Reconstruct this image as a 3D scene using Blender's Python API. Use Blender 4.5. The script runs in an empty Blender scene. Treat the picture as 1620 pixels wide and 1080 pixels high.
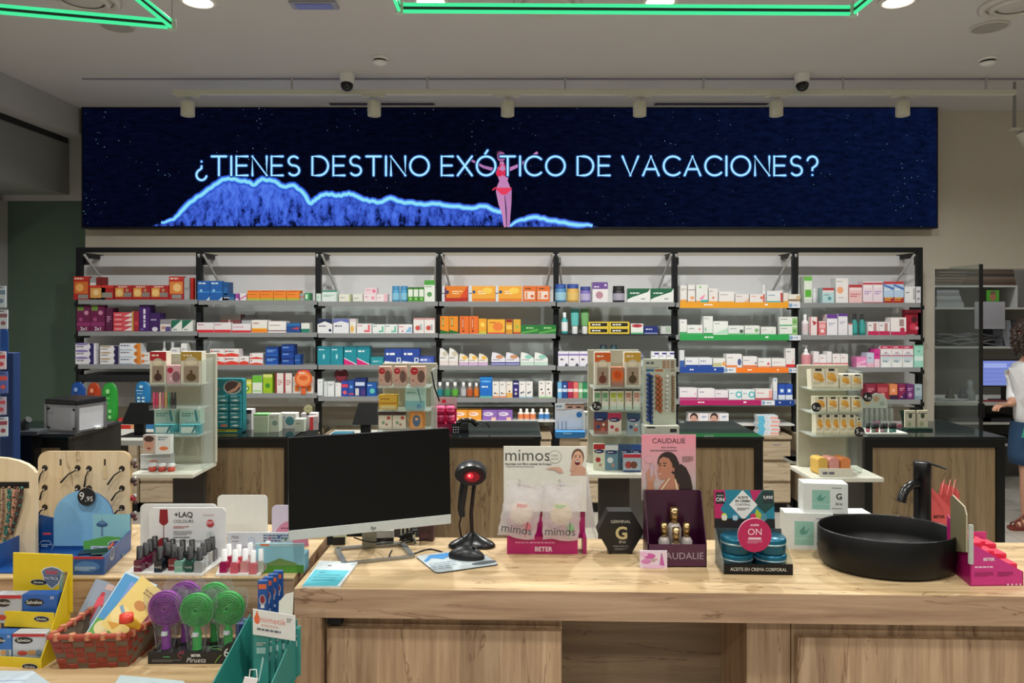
import bpy, math, random
from mathutils import Vector, Matrix
R = random.Random(7)
SC = bpy.context.scene
COL = SC.collection
PI = math.pi
# ---------------------------------------------------------------- camera, exposure, light
F = 1170.0            # focal length in pixels of a 1620 px wide frame
EYE = 1.65            # eye height, metres
HOR = 485.0           # image row of the horizon
def X(px, D): return (px-810.0)*D/F
def Z(py, D): return EYE-(py-HOR)*D/F
cd = bpy.data.cameras.new('camera'); cam = bpy.data.objects.new('camera', cd); COL.objects.link(cam)
cam.location = (0, 0, EYE); cam.rotation_euler = (PI/2, 0, 0)
cd.sensor_width = 36; cd.lens = 36*F/1620; cd.shift_y = -(540-HOR)/1620; cd.clip_start = .05
SC.camera = cam
SC.view_settings.view_transform = 'Standard'; SC.view_settings.look = 'None'
SC.view_settings.gamma = 1; SC.view_settings.use_curve_mapping = False
SC.view_settings.exposure = 0.0
w = bpy.data.worlds.new('world'); SC.world = w; w.use_nodes = True
w.node_tree.nodes['Background'].inputs[0].default_value = (.5, .55, .6, 1)
w.node_tree.nodes['Background'].inputs[1].default_value = .05
CEIL = 3.35
def lamp(x, y, z, power, size=.13, col=(.985, .975, .925), spread=150):
    l = bpy.data.lights.new('downlight_lamp', 'AREA'); l.shape = 'DISK'; l.size = size
    l.energy = power*.62; l.color = col; l.spread = math.radians(spread)
    o = bpy.data.objects.new('downlight_lamp', l); COL.objects.link(o); o.location = (x, y, z)
    return o
ROW = [-1.74, -.45, .82, 2.14]
for x in ROW: lamp(x, 4.1, CEIL-.03, 64)                       # the four downlights in view
for x in (-3.0, 3.4): lamp(x, 4.1, CEIL-.03, 40)
for x in (-2.6, -.9, .8, 2.4): lamp(x, 1.2, CEIL-.03, 33)       # next row of the same grid, above the counter
for x in (-1.7, .4, 2.5): lamp(x, -1.4, CEIL-.03, 56)
lamp(4.4, 6.9, 2.9, 16, .3, (.93, .96, 1))                       # back office lamp

# ---------------------------------------------------------------- materials
def lin(c): return c/12.92 if c <= .04045 else ((c+.055)/1.055)**2.4
def hexc(h):
    if len(h) == 3: h = ''.join(a*2 for a in h)
    return tuple(lin(int(h[i:i+2], 16)/255) for i in (0, 2, 4))+(1,)
_m = {}
def M(h, rough=.5, metal=0.0, var=.06, em=0, trans=0, alpha=1, spec=.5):
    key = (h, rough, metal, var, em, trans, alpha, spec)
    if key in _m: return _m[key]
    m = bpy.data.materials.new('paint_'+h); m.use_nodes = True
    nt = m.node_tree; b = nt.nodes['Principled BSDF']; c = hexc(h)
    b.inputs['Roughness'].default_value = rough; b.inputs['Specular IOR Level'].default_value = spec; b.inputs['Metallic'].default_value = metal
    if var and not em:
        tc = nt.nodes.new('ShaderNodeTexCoord'); n = nt.nodes.new('ShaderNodeTexNoise'); n.inputs['Scale'].default_value = 40
        n.inputs['Detail'].default_value = 2
        nt.links.new(tc.outputs['Object'], n.inputs['Vector'])
        mx = nt.nodes.new('ShaderNodeMix'); mx.data_type = 'RGBA'
        mx.inputs[6].default_value = tuple(min(1, v*(1-var)) for v in c[:3])+(1,)
        mx.inputs[7].default_value = tuple(min(1, v*(1+var)) for v in c[:3])+(1,)
        nt.links.new(n.outputs['Fac'], mx.inputs[0]); nt.links.new(mx.outputs[2], b.inputs['Base Color'])
    else: b.inputs['Base Color'].default_value = c
    if em:
        b.inputs['Emission Color'].default_value = c; b.inputs['Emission Strength'].default_value = em
        if em > 0: b.inputs['Base Color'].default_value = (0, 0, 0, 1)
    if trans: b.inputs['Transmission Weight'].default_value = trans; b.inputs['IOR'].default_value = 1.45
    if alpha < 1: b.inputs['Alpha'].default_value = alpha
    _m[key] = m; return m
def clear(name, tint='ffffff', mixf=.12, rough=.08, bump=0):
    """thin clear plastic or glass sheet: mostly see-through, some gloss"""
    m = bpy.data.materials.new(name); m.use_nodes = True; nt = m.node_tree; nt.nodes.clear()
    o = nt.nodes.new('ShaderNodeOutputMaterial'); t = nt.nodes.new('ShaderNodeBsdfTransparent'); g = nt.nodes.new('ShaderNodeBsdfPrincipled')
    t.inputs[0].default_value = hexc(tint); g.inputs['Base Color'].default_value = hexc(tint); g.inputs['Roughness'].default_value = rough
    mx = nt.nodes.new('ShaderNodeMixShader'); fr = nt.nodes.new('ShaderNodeLayerWeight'); fr.inputs[0].default_value = .5
    pw = nt.nodes.new('ShaderNodeMath'); pw.operation = 'POWER'; pw.inputs[1].default_value = 4; nt.links.new(fr.outputs['Facing'], pw.inputs[0])
    ad = nt.nodes.new('ShaderNodeMath'); ad.operation = 'MULTIPLY_ADD'; ad.inputs[1].default_value = .5; ad.inputs[2].default_value = mixf; ad.use_clamp = True
    nt.links.new(pw.outputs[0], ad.inputs[0]); nt.links.new(ad.outputs[0], mx.inputs[0])
    nt.links.new(t.outputs[0], mx.inputs[1]); nt.links.new(g.outputs[0], mx.inputs[2]); nt.links.new(mx.outputs[0], o.inputs[0])
    if bump:
        n = nt.nodes.new('ShaderNodeTexNoise'); n.inputs['Scale'].default_value = 45; n.inputs['Detail'].default_value = 3
        tc = nt.nodes.new('ShaderNodeTexCoord'); nt.links.new(tc.outputs['Object'], n.inputs['Vector'])
        b = nt.nodes.new('ShaderNodeBump'); b.inputs['Strength'].default_value = bump; b.inputs['Distance'].default_value = .01
        nt.links.new(n.outputs['Fac'], b.inputs['Height']); nt.links.new(b.outputs[0], g.inputs['Normal']); nt.links.new(b.outputs[0], fr.inputs['Normal'])
    return m
def oak(name, c0, c1, c2, horiz=False, rough=.5, plank=.11):
    m = bpy.data.materials.new(name); m.use_nodes = True; nt = m.node_tree; b = nt.nodes['Principled BSDF']
    N = nt.nodes.new; L = nt.links.new
    tc = N('ShaderNodeTexCoord'); mp = N('ShaderNodeMapping'); L(tc.outputs['Object'], mp.inputs['Vector'])
    mp.inputs['Scale'].default_value = (1.3, 22, 22) if horiz else (22, 22, 1.3)
    n1 = N('ShaderNodeTexNoise'); n1.inputs['Scale'].default_value = 1.6; n1.inputs['Detail'].default_value = 8; n1.inputs['Roughness'].default_value = .62; n1.inputs['Distortion'].default_value = .35
    L(mp.outputs[0], n1.inputs['Vector'])
    r1 = N('ShaderNodeValToRGB'); L(n1.outputs['Fac'], r1.inputs[0])
    e = r1.color_ramp.elements; e[0].position = .32; e[0].color = hexc(c0); e[1].position = .68; e[1].color = hexc(c2)
    k = r1.color_ramp.elements.new(.5); k.color = hexc(c1)
    # plank to plank tone
    sx = N('ShaderNodeSeparateXYZ'); L(tc.outputs['Object'], sx.inputs[0])
    dv = N('ShaderNodeMath'); dv.operation = 'DIVIDE'; L(sx.outputs[2 if horiz else 0], dv.inputs[0]); dv.inputs[1].default_value = plank
    fl = N('ShaderNodeMath'); fl.operation = 'FLOOR'; L(dv.outputs[0], fl.inputs[0])
    wn = N('ShaderNodeTexWhiteNoise'); wn.noise_dimensions = '1D'; L(fl.outputs[0], wn.inputs['W'])
    mr = N('ShaderNodeMapRange'); L(wn.outputs['Value'], mr.inputs[0]); mr.inputs[3].default_value = .84; mr.inputs[4].default_value = 1.08
    mu = N('ShaderNodeMix'); mu.data_type = 'RGBA'; mu.blend_type = 'MULTIPLY'; mu.inputs[0].default_value = 1
    L(r1.outputs[0], mu.inputs[6]); L(mr.outputs[0], mu.inputs[7])
    # cracks
    mp2 = N('ShaderNodeMapping'); L(tc.outputs['Object'], mp2.inputs['Vector']); mp2.inputs['Scale'].default_value = (1.1, 9, 9) if horiz else (9, 9, 1.1)
    n2 = N('ShaderNodeTexNoise'); n2.inputs['Scale'].default_value = 2.2; n2.inputs['Detail'].default_value = 5; n2.inputs['Distortion'].default_value = .8
    L(mp2.outputs[0], n2.inputs['Vector'])
    r2 = N('ShaderNodeValToRGB'); L(n2.outputs['Fac'], r2.inputs[0]); q = r2.color_ramp.elements
    q[0].position = .385; q[0].color = (0, 0, 0, 1); q[1].position = .4; q[1].color = (1, 1, 1, 1)
    a = r2.color_ramp.elements.new(.37); a.color = (1, 1, 1, 1)
    m3 = N('ShaderNodeMix'); m3.data_type = 'RGBA'; L(r2.outputs[0], m3.inputs[0])
    dk = N('ShaderNodeMix'); dk.data_type = 'RGBA'; dk.blend_type = 'MULTIPLY'; dk.inputs[0].default_value = 1; L(mu.outputs[2], dk.inputs[6]); dk.inputs[7].default_value = (.5, .42, .36, 1)
    L(dk.outputs[2], m3.inputs[6]); L(mu.outputs[2], m3.inputs[7]); L(m3.outputs[2], b.inputs['Base Color'])
    b.inputs['Roughness'].default_value = rough
    bp = N('ShaderNodeBump'); bp.inputs['Strength'].default_value = .15; bp.inputs['Distance'].default_value = .002; L(n1.outputs['Fac'], bp.inputs['Height']); L(bp.outputs[0], b.inputs['Normal'])
    return m
def plaster(name, h, rough=.85, amt=.05, scale=3):
    m = bpy.data.materials.new(name); m.use_nodes = True; nt = m.node_tree; b = nt.nodes['Principled BSDF']; c = hexc(h)
    tc = nt.nodes.new('ShaderNodeTexCoord'); n = nt.nodes.new('ShaderNodeTexNoise'); n.inputs['Scale'].default_value = scale; n.inputs['Detail'].default_value = 6
    nt.links.new(tc.outputs['Object'], n.inputs['Vector']); r = nt.nodes.new('ShaderNodeValToRGB'); nt.links.new(n.outputs['Fac'], r.inputs[0])
    r.color_ramp.elements[0].color = tuple(v*(1-amt) for v in c[:3])+(1,); r.color_ramp.elements[1].color = tuple(min(1, v*(1+amt)) for v in c[:3])+(1,)
    nt.links.new(r.outputs[0], b.inputs['Base Color']); b.inputs['Roughness'].default_value = rough
    return m
OAKV = oak('oak_upright', '94765a', 'b39474', 'c6a888')
OAKH = oak('oak_lengthwise', '8f7158', 'ab8c70', 'bd9f83', True, plank=.3)
OAKT = oak('oak_top', 'ab8f68', 'c4a980', 'd2b991', True, .42, .3)
OAKC = oak('oak_counter', '7d694d', '937e5e', 'a38e6c')
OAKD = oak('oak_drawer', 'a39076', 'b5a388', 'c1af94', True, plank=.4)
PLY = oak('plywood', 'd2bc98', 'dcc8a6', 'e2d0b0', plank=5)
BLACK = M('0d0e10', .45, spec=.35); GLOSSK = M('0b0c0e', .12); WHITE = M('e9e9e6', .5); CREAM = M('d8d6c6', .55)
CHROME = M('c9ccd0', .22, 1.0); ALU = M('a9abb0', .35, .9); GLASSTOP = M('10181a', .04)
CLEAR = clear('clear_plastic', 'f4f8f8', .06); GLASS = clear('sheet_glass', 'e9eeeb', .05, .02); BAG = clear('crinkled_film', 'f6f7f8', .05, .14, 1.0)

# ---------------------------------------------------------------- mesh builder
FR = (Vector((0, 0, 0)), Vector((1, 0, 0)), Vector((0, 0, 1)))      # plane facing the customer side (-Y)
def frame(o, u=(1, 0, 0), v=(0, 0, 1)): return (Vector(o), Vector(u).normalized(), Vector(v).normalized())
LAY = .00024
_tx = {}
def textgeo(s, bold=0.0):
    k = (s, bold)
    if k in _tx: return _tx[k]
    cu = bpy.data.curves.new('lettering', 'FONT'); cu.body = s; cu.size = 1; cu.resolution_u = 3; cu.offset = bold; cu.fill_mode = 'FRONT'
    o = bpy.data.objects.new('lettering', cu); COL.objects.link(o)
    dg = bpy.context.evaluated_depsgraph_get(); me = bpy.data.meshes.new_from_object(o.evaluated_get(dg))
    vs = [(v.co.x, v.co.y) for v in me.vertices]; fs = [tuple(p.vertices) for p in me.polygons]
    bpy.data.objects.remove(o); bpy.data.curves.remove(cu); bpy.data.meshes.remove(me)
    x0 = min(v[0] for v in vs); x1 = max(v[0] for v in vs); _tx[k] = (vs, fs, x0, x1); return _tx[k]
CAP = .7
class MB:
    def __init__(s): s.v = []; s.f = []; s.m = []; s.sm = []; s.mats = []
    def mi(s, m):
        if isinstance(m, str): m = M(m)
        if m not in s.mats: s.mats.append(m)
        return s.mats.index(m)
    def add(s, vs, fs, mat, smooth=False):
        o = len(s.v); s.v += [tuple(v) for v in vs]; i = s.mi(mat)
        for f in fs: s.f.append([a+o for a in f]); s.m.append(i); s.sm.append(smooth)
        return s
    def box(s, a, b, mat, tf=None):
        x0, y0, z0 = a; x1, y1, z1 = b
        vs = [Vector(p) for p in ((x0, y0, z0), (x1, y0, z0), (x1, y1, z0), (x0, y1, z0), (x0, y0, z1), (x1, y0, z1), (x1, y1, z1), (x0, y1, z1))]
        if tf: vs = [tf @ v for v in vs]
        return s.add(vs, [(0, 3, 2, 1), (4, 5, 6, 7), (0, 1, 5, 4), (1, 2, 6, 5), (2, 3, 7, 6), (3, 0, 4, 7)], mat)
    def poly(s, fr, pts, mat, lay=0, flip=False):
        O, U, V = fr; n = U.cross(V)*LAY*lay
        vs = [O+U*p[0]+V*p[1]+n for p in pts]
        return s.add(vs, [list(range(len(vs)))], mat)
    def prism(s, fr, pts, t, mat, matside=None):
        """plate with the outline pts, front at the frame, thickness t away from the viewer"""
        O, U, V = fr; n = U.cross(V); k = len(pts)
        a = [O+U*p[0]+V*p[1] for p in pts]; b = [p-n*t for p in a]
        ar = sum(pts[i][0]*pts[(i+1) % k][1]-pts[(i+1) % k][0]*pts[i][1] for i in range(k))
        idx = list(range(k)); 
        if ar < 0: a.reverse(); b.reverse()
        s.add(a+b, [idx, [k+i for i in reversed(idx)]], mat)
        s.add(a+b, [(i, k+i, k+(i+1) % k, (i+1) % k) for i in idx], matside or mat)
        return s
    def rings(s, rings, mat, closed=True, caps=True, smooth=True):
        k = len(rings[0]); vs = [p for r in rings for p in r]; fs = []
        for i in range(len(rings)-1):
            for j in range(k if closed else k-1):
                a = i*k+j; b = i*k+(j+1) % k; fs.append((a, b, b+k, a+k))
        s.add(vs, fs, mat, smooth)
        if caps: s.add(rings[0], [list(range(k))[::-1]], mat); s.add(rings[-1], [list(range(k))], mat)
        return s
    def lathe(s, c, prof, mat, n=24, sx=1, sy=1, caps=True, smooth=True, tf=None):
        c = Vector(c); rr = []
        for r, z in prof: rr.append([c+Vector((r*sx*math.cos(2*PI*j/n), r*sy*math.sin(2*PI*j/n), z)) for j in range(n)])
        if tf: rr = [[tf @ p for p in q] for q in rr]
        return s.rings(rr, mat, caps=caps, smooth=smooth)
    def cyl(s, p0, p1, r, mat, n=16, r1=None, smooth=True):
        return s.tube([p0, p1], [r, r if r1 is None else r1], mat, n, smooth)
    def tube(s, pts, r, mat, n=8, smooth=True, flat=1.0):
        pts = [Vector(p) for p in pts]; k = len(pts)
        if not isinstance(r, (list, tuple)): r = [r]*k
        rr = []; up = None
        for i, p in enumerate(pts):
            t = (pts[min(i+1, k-1)]-pts[max(i-1, 0)]).normalized()
            if up is None: up = Vector((0, 0, 1)) if abs(t.z) < .9 else Vector((0, 1, 0))
            a = t.cross(up).normalized(); b = a.cross(t).normalized(); up = b
            rr.append([p+a*math.cos(2*PI*j/n)*r[i]+b*math.sin(2*PI*j/n)*r[i]*flat for j in range(n)])
        return s.rings(rr, mat, smooth=smooth)
    def ball(s, c, r, mat, n=12, sx=1, sy=1, sz=1, tf=None):
        k = max(5, n//2+1)
        pr = [(max(1e-4, math.sin(PI*i/k))*r, -math.cos(PI*i/k)*r*sz) for i in range(k+1)]
        return s.lathe(c, pr, mat, n, sx, sy, tf=tf)
    def text(s, fr, st, x, y, h, mat, lay=3, al='c', bold=0.0, wmax=None, italic=0, vert=False):
        vs, fs, x0, x1 = textgeo(st, bold); sc = h/CAP; sx = sc
        if wmax and (x1-x0)*sx > wmax: sx = wmax/(x1-x0)
        off = {'c': -(x0+x1)/2, 'l': -x0, 'r': -x1}[al]
        O, U, V = fr; n = U.cross(V)*LAY*lay
        if vert: U2, V2 = V, -U
        else: U2, V2 = U, V
        out = [O+U*x+V*y+n+U2*((v[0]+off)*sx+italic*v[1]*sc)+V2*(v[1]*sc) for v in vs]
        return s.add(out, fs, mat)
    def ribbon(s, fr, pts, wd, mat, lay=1, caps=True):
        """flat stroke along 2-D pts"""
        k = len(pts); wd = wd if isinstance(wd, (list, tuple)) else [wd]*k; L_ = []; R_ = []
        for i, p in enumerate(pts):
            a = pts[max(i-1, 0)]; b = pts[min(i+1, k-1)]; dx, dy = b[0]-a[0], b[1]-a[1]; d = math.hypot(dx, dy) or 1
            nx, ny = -dy/d*wd[i]/2, dx/d*wd[i]/2; L_.append((p[0]+nx, p[1]+ny)); R_.append((p[0]-nx, p[1]-ny))
        O, U, V = fr; n = U.cross(V)*LAY*lay
        vs = [O+U*p[0]+V*p[1]+n for p in R_+L_]
        s.add(vs, [(i, i+1, k+i+1, k+i) for i in range(k-1)], mat)
        if caps:
            for q in (0, -1): s.disc(fr, pts[q][0], pts[q][1], wd[q]/2, mat, lay, 10)
        return s
    def disc(s, fr, x, y, r, mat, lay=1, n=24, ry=None):
        ry = ry or r
        return s.poly(fr, [(x+r*math.cos(2*PI*i/n), y+ry*math.sin(2*PI*i/n)) for i in range(n)], mat, lay)
    def art(s, fr, w, h, dsl, lay=1):
        """printing on a face w x h whose lower left corner is the frame origin"""
        for i, c in enumerate(dsl):
            t = c.split(); l = lay+i*.5
            f = lambda k: float(t[k])
            if t[0] == 'r': s.poly(fr, [(f(1)*w, f(2)*h), (f(3)*w, f(2)*h), (f(3)*w, f(4)*h), (f(1)*w, f(4)*h)], t[5], l)
            elif t[0] == 'c': s.disc(fr, f(1)*w, f(2)*h, f(3)*min(w, h), t[4], l, 18)
            elif t[0] == 'o': s.disc(fr, f(1)*w, f(2)*h, f(3)*w, t[5], l, 20, f(4)*h)
            elif t[0] == 'p':
                q = [float(a) for a in t[2:]]; s.poly(fr, [(q[j]*w, q[j+1]*h) for j in range(0, len(q), 2)], t[1], l)
            elif t[0] == 'l':      # n lines of tiny print
                n = int(t[4]); hh = f(5)*h if len(t) > 6 else .05*h
                for j in range(n):
                    xx = f(1)*w; y = f(2)*h-j*hh*1.9; end = xx+f(3)*w*(1 if j < n-1 else .7)
                    while xx < end:
                        ww = min(end-xx, hh*(1.2+1.6*((j*37+int(xx*9999)*13) % 10)/10)); s.poly(fr, [(xx, y), (xx+ww, y), (xx+ww, y+hh), (xx, y+hh)], t[-1], l); xx += ww+hh*.5
            elif t[0] in 'tT': s.text(fr, ' '.join(t[5:]), f(1)*w, f(2)*h, f(3)*h, t[4], l, 'c', .02 if t[0] == 'T' else 0, .95*w)
            elif t[0] in 'uU': s.text(fr, ' '.join(t[5:]), f(1)*w, f(2)*h, f(3)*h, t[4], l, 'l', .02 if t[0] == 'U' else 0, (1-f(1))*w)
            elif t[0] == 'v': s.text(fr, ' '.join(t[5:]), f(1)*w, f(2)*h, f(3)*w, t[4], l, 'l', .02, h*.9, vert=True)
        return s
    def build(s, name, parent=None, loc=(0, 0, 0), rz=0, bevel=0, seg=2, solid=0):
        me = bpy.data.meshes.new(name); me.from_pydata(s.v, [], s.f)
        for m in s.mats: me.materials.append(m)
        me.polygons.foreach_set('material_index', s.m); me.polygons.foreach_set('use_smooth', s.sm); me.update()
        o = bpy.data.objects.new(name, me); COL.objects.link(o); o.location = loc; o.rotation_euler = (0, 0, rz)
        if parent: o.parent = parent
        if bevel:
            b = o.modifiers.new('bevel', 'BEVEL'); b.width = bevel; b.segments = seg; b.limit_method = 'ANGLE'
        if solid:
            q = o.modifiers.new('thickness', 'SOLIDIFY'); q.thickness = solid
        return o
def tag(o, label, cat, group=None):
    o['label'] = label; o['category'] = cat
    if group: o['group'] = group
    return o
def struct(o): o['kind'] = 'structure'; return o
def thing(name, label, cat, loc=(0, 0, 0), rz=0, group=None):
    o = bpy.data.objects.new(name, None); COL.objects.link(o); o.location = loc; o.rotation_euler = (0, 0, rz); o.empty_display_size = .05
    return tag(o, label, cat, group)
def copy_tree(o, parent=None):
    c = o.copy(); COL.objects.link(c); c.parent = parent
    for ch in [k for k in bpy.data.objects if k.parent == o]: copy_tree(ch, c)
    return c
def rrect(w, h, r, n=5, x=0, y=0):
    p = []
    for cx, cy, a in ((w-r, r, -90), (w-r, h-r, 0), (r, h-r, 90), (r, r, 180)):
        for i in range(n+1): t = math.radians(a+90*i/n); p.append((x+cx+r*math.cos(t), y+cy+r*math.sin(t)))
    return p
def tilt(rx, about=(0, 0, 0)):
    a = Vector(about); return Matrix.Translation(a) @ Matrix.Rotation(rx, 4, 'X') @ Matrix.Translation(-a)

# generic printed carton: local origin at middle of the base front edge, front faces -Y
def carton(name, w, h, d, dsl, parent=None, loc=(0, 0, 0), rz=0, rx=0, side=None, topm=None):
    dsl = dsl if isinstance(dsl, list) else dsl.split('|'); base = dsl[0].strip()
    mb = MB(); mb.box((-w/2, 0, 0), (w/2, d, h), side or base)
    fr = frame((-w/2, 0, 0))
    if side: mb.poly(fr, [(0, 0), (w, 0), (w, h), (0, h)], base, .5)
    if topm: mb.poly(frame((-w/2, 0, h), (1, 0, 0), (0, 1, 0)), [(0, 0), (w, 0), (w, d), (0, d)], topm, .5)
    mb.art(fr, w, h, [q for q in dsl[1:] if q.strip()])
    o = mb.build(name, parent, loc, rz); o.rotation_euler = (rx, 0, rz); return o
def item(px0, px1, yt, yb, D, d, dsl, name, label, cat='box', group=None, rz=0, rx=0, zb=None, parent=None, side=None, topm=None):
    """a carton or card whose front stands D metres from the eye, between image columns px0..px1 and rows yt..yb"""
    wd = (px1-px0)*D/F; z0 = Z(yb, D) if zb is None else zb; h = Z(yt, D)-z0
    loc = Vector((X((px0+px1)/2, D), D, z0))
    if parent: loc -= parent.location
    o = carton(name, wd, h, d, dsl, parent, loc, rz, rx, side, topm)
    if label and not parent: tag(o, label, cat, group)
    elif label: o['label'] = label
    return o
# ================================================================= THE ROOM
WALL = plaster('wall_paint', 'c9c2b4'); CEILM = plaster('ceiling_paint', 'cbc8c6', amt=.03)
GREEN = plaster('green_wall_paint', '55695a', amt=.06); GREY = plaster('soffit_paint', 'b7b6b3', amt=.04)
def tiles():
    m = bpy.data.materials.new('floor_tiles'); m.use_nodes = True; nt = m.node_tree; b = nt.nodes['Principled BSDF']
    tc = nt.nodes.new('ShaderNodeTexCoord'); br = nt.nodes.new('ShaderNodeTexBrick'); nt.links.new(tc.outputs['Object'], br.inputs['Vector'])
    br.inputs['Scale'].default_value = 1; br.inputs['Brick Width'].default_value = .6; br.inputs['Row Height'].default_value = .6; br.offset = 0
    br.inputs['Color1'].default_value = hexc('b9b3aa'); br.inputs['Color2'].default_value = hexc('aca69e'); br.inputs['Mortar'].default_value = hexc('8a857d'); br.inputs['Mortar Size'].default_value = .004
    n = nt.nodes.new('ShaderNodeTexNoise'); n.inputs['Scale'].default_value = 4; n.inputs['Detail'].default_value = 8; nt.links.new(tc.outputs['Object'], n.inputs['Vector'])
    mx = nt.nodes.new('ShaderNodeMix'); mx.data_type = 'RGBA'; mx.blend_type = 'SOFT_LIGHT'; mx.inputs[0].default_value = .5
    nt.links.new(br.outputs['Color'], mx.inputs[6]); nt.links.new(n.outputs['Fac'], mx.inputs[7]); nt.links.new(mx.outputs[2], b.inputs['Base Color'])
    b.inputs['Roughness'].default_value = .3; return m
def sbox(name, a, b, m): return struct(MB().box(a, b, m).build(name))
sbox('floor', (-5.2, -4, -.1), (6.2, 8.2, 0), tiles())
sbox('ceiling', (-5.2, -4, CEIL), (6.2, 8.2, CEIL+.1), CEILM)
WD = 6.42                                                   # back wall plane
OX = X(1478, WD)                                            # left edge of the office opening
mb = MB(); mb.box((X(135, WD), WD, 0), (OX, WD+.15, CEIL), WALL); mb.box((OX, WD, Z(425, WD)), (6.2, WD+.15, CEIL), WALL)
struct(mb.build('wall_back'))
sbox('wall_left', (-5.2, -4, 0), (-5.05, 8.2, CEIL), GREY)
sbox('wall_right', (6.05, -4, 0), (6.2, 8.2, CEIL), WALL)
sbox('wall_front', (-5.2, -4.1, 0), (6.2, -4, CEIL), WALL)
mb = MB(); mb.box((OX-.1, 7.75, 0), (6.2, 7.9, CEIL), plaster('office_wall', 'b8b4ae')); mb.box((OX-.12, WD+.15, 0), (OX-.0, 7.75, CEIL), WALL)
struct(mb.build('wall_office'))
sbox('wall_green', (-5.05, 6.6, 0), (X(135, WD), 6.75, Z(318, 6.6)), GREEN)
sbox('wall_recess', (-5.05, 6.55, Z(318, 6.6)), (X(135, WD), 6.75, CEIL), GREY)
sbox('trim_1', (-4.62, 6.3, 0), (-4.5, 6.6, Z(318, 6.6)), GREY)
# stepped soffit along the left side with a dark curtain track
sbox('trim_2', (-5.05, -4, 3.13), (-3.70, 6.55, CEIL), GREY)
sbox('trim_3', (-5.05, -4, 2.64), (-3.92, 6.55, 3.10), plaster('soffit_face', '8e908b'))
sbox('trim_4', (-3.96, -4, 3.085), (-3.90, 6.5, 3.132), M('1c1e20', .5))
# ceiling: shallow drop along the back above the track lights
sbox('trim_5', (-3.2, 5.50, CEIL-.012), (4.6, 5.515, CEIL), M('9a98a6', .6))
def slot(px0, px1, y, label):
    D = (CEIL-EYE)*F/(HOR-y); mb = MB(); a, b = X(px0, D), X(px1, D)
    t = thing('air_vent', label, 'vent', ((a+b)/2, D, CEIL), 0, 'linear air vents above the screen')
    MB().box((-(b-a)/2, -.05, -.006), ((b-a)/2, .05, -.001), M('c4c1c6', .5)).build('vent_frame', t)
    MB().box((-(b-a)/2+.02, -.03, -.011), ((b-a)/2-.02, .03, -.0065), M('46454d', .6)).build('vent_slot', t)
slot(518, 690, 163, 'long narrow ceiling air vent left of centre above the screen')
slot(1032, 1218, 163, 'long narrow ceiling air vent right of centre above the screen')
def downlight(x, D, label):
    t = thing('ceiling_downlight', label, 'ceiling light', (x, D, CEIL), 0, 'round downlights shining in the ceiling')
    MB().lathe((0, 0, 0), [(.10, -.001), (.105, -.006), (.10, -.014), (.078, -.016), (.074, -.004)], M('ddd9d2', .4), 32, caps=False).build('trim_ring', t)
    MB().lathe((0, 0, 0), [(.001, -.012), (.05, -.011), (.074, -.005)], M('fff4dc', .5, em=22), 32, caps=False).build('lens', t)
for x, s in zip(ROW, ('leftmost bright round ceiling downlight beside the left green tube', 'second bright downlight from left above the long green tube', 'third bright downlight from left above the long green tube', 'rightmost bright downlight beside the end of the green tube')): downlight(x, 4.1, s)
def ceil_disc(name, px, py, rpx, label, cat, kind):
    D = (CEIL-EYE)*F/(HOR-py); r = rpx*D/F
    t = thing(name, label, cat, (X(px, D), D, CEIL))
    if kind == 'grille':
        MB().lathe((0, 0, 0), [(r, -.001), (r, -.008), (r*.9, -.012), (r*.88, -.008)], M('c9c4bd', .5), 36, caps=False).build('rim', t)
        MB().lathe((0, 0, 0), [(.001, -.007), (r*.88, -.007)], M('a09b95', .8), 36, caps=False).build('grille', t)
    else:
        for k, f in enumerate((1, .72)):
            MB().lathe((0, 0, 0), [(r*f, -.001), (r*f, -.012-.01*k), (r*f*.86, -.026-.01*k), (r*f*.8, -.008-.01*k)], M('cfcac4', .5), 40, caps=False).build('diffuser_ring', t)
        MB().lathe((0, 0, 0), [(.001, -.02), (r*.5, -.018), (r*.56, -.006)], M('c2beb9', .5), 36, caps=False).build('diffuser_plate', t)
ceil_disc('ceiling_speaker', 1565, 42, 28, 'flat round speaker grille in ceiling at upper right', 'speaker', 'grille')
ceil_disc('air_diffuser', 1612, 5, 56, 'large round air diffuser cut by the top right corner', 'air diffuser', 'ring')
ceil_disc('air_diffuser', 866, 3, 54, 'large round air diffuser behind the long green tube', 'air diffuser', 'ring')
ceil_disc('air_diffuser', 130, -4, 56, 'large round air diffuser above the left green tubes', 'air diffuser', 'ring')
ceil_disc('ceiling_speaker', 186, 41, 26, 'flat round speaker grille below the left green tubes', 'speaker', 'grille')
# emergency light
D = (CEIL-EYE)*F/(HOR-6); t = thing('emergency_light', 'small rectangular bluish emergency light in the ceiling', 'ceiling light', (X(497, D), D, CEIL))
MB().box((-.13, -.05, -.014), (.13, .05, -.001), M('9b9aa8', .4)).build('housing', t); MB().box((-.10, -.035, -.018), (.10, .035, -.0145), M('7f86c8', .3)).build('lens', t)
for px, py, s in ((601, 101, 'white smoke detector on ceiling left of centre'), (1563, 102, 'white smoke detector on ceiling at the right')):
    D = (CEIL-EYE)*F/(HOR-py+10); t = thing('smoke_detector', s, 'smoke detector', (X(px, D), D, CEIL), 0, 'smoke detectors')
    MB().lathe((0, 0, 0), [(.06, -.001), (.06, -.014), (.052, -.018)], WHITE, 28).build('base', t)
    MB().lathe((0, 0, 0), [(.044, -.018), (.044, -.03)], BLACK, 28).build('sensor_slot', t)
    MB().lathe((0, 0, 0), [(.001, -.05), (.03, -.048), (.05, -.038), (.052, -.03), (.044, -.03)], WHITE, 28).build('cap', t)
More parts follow.
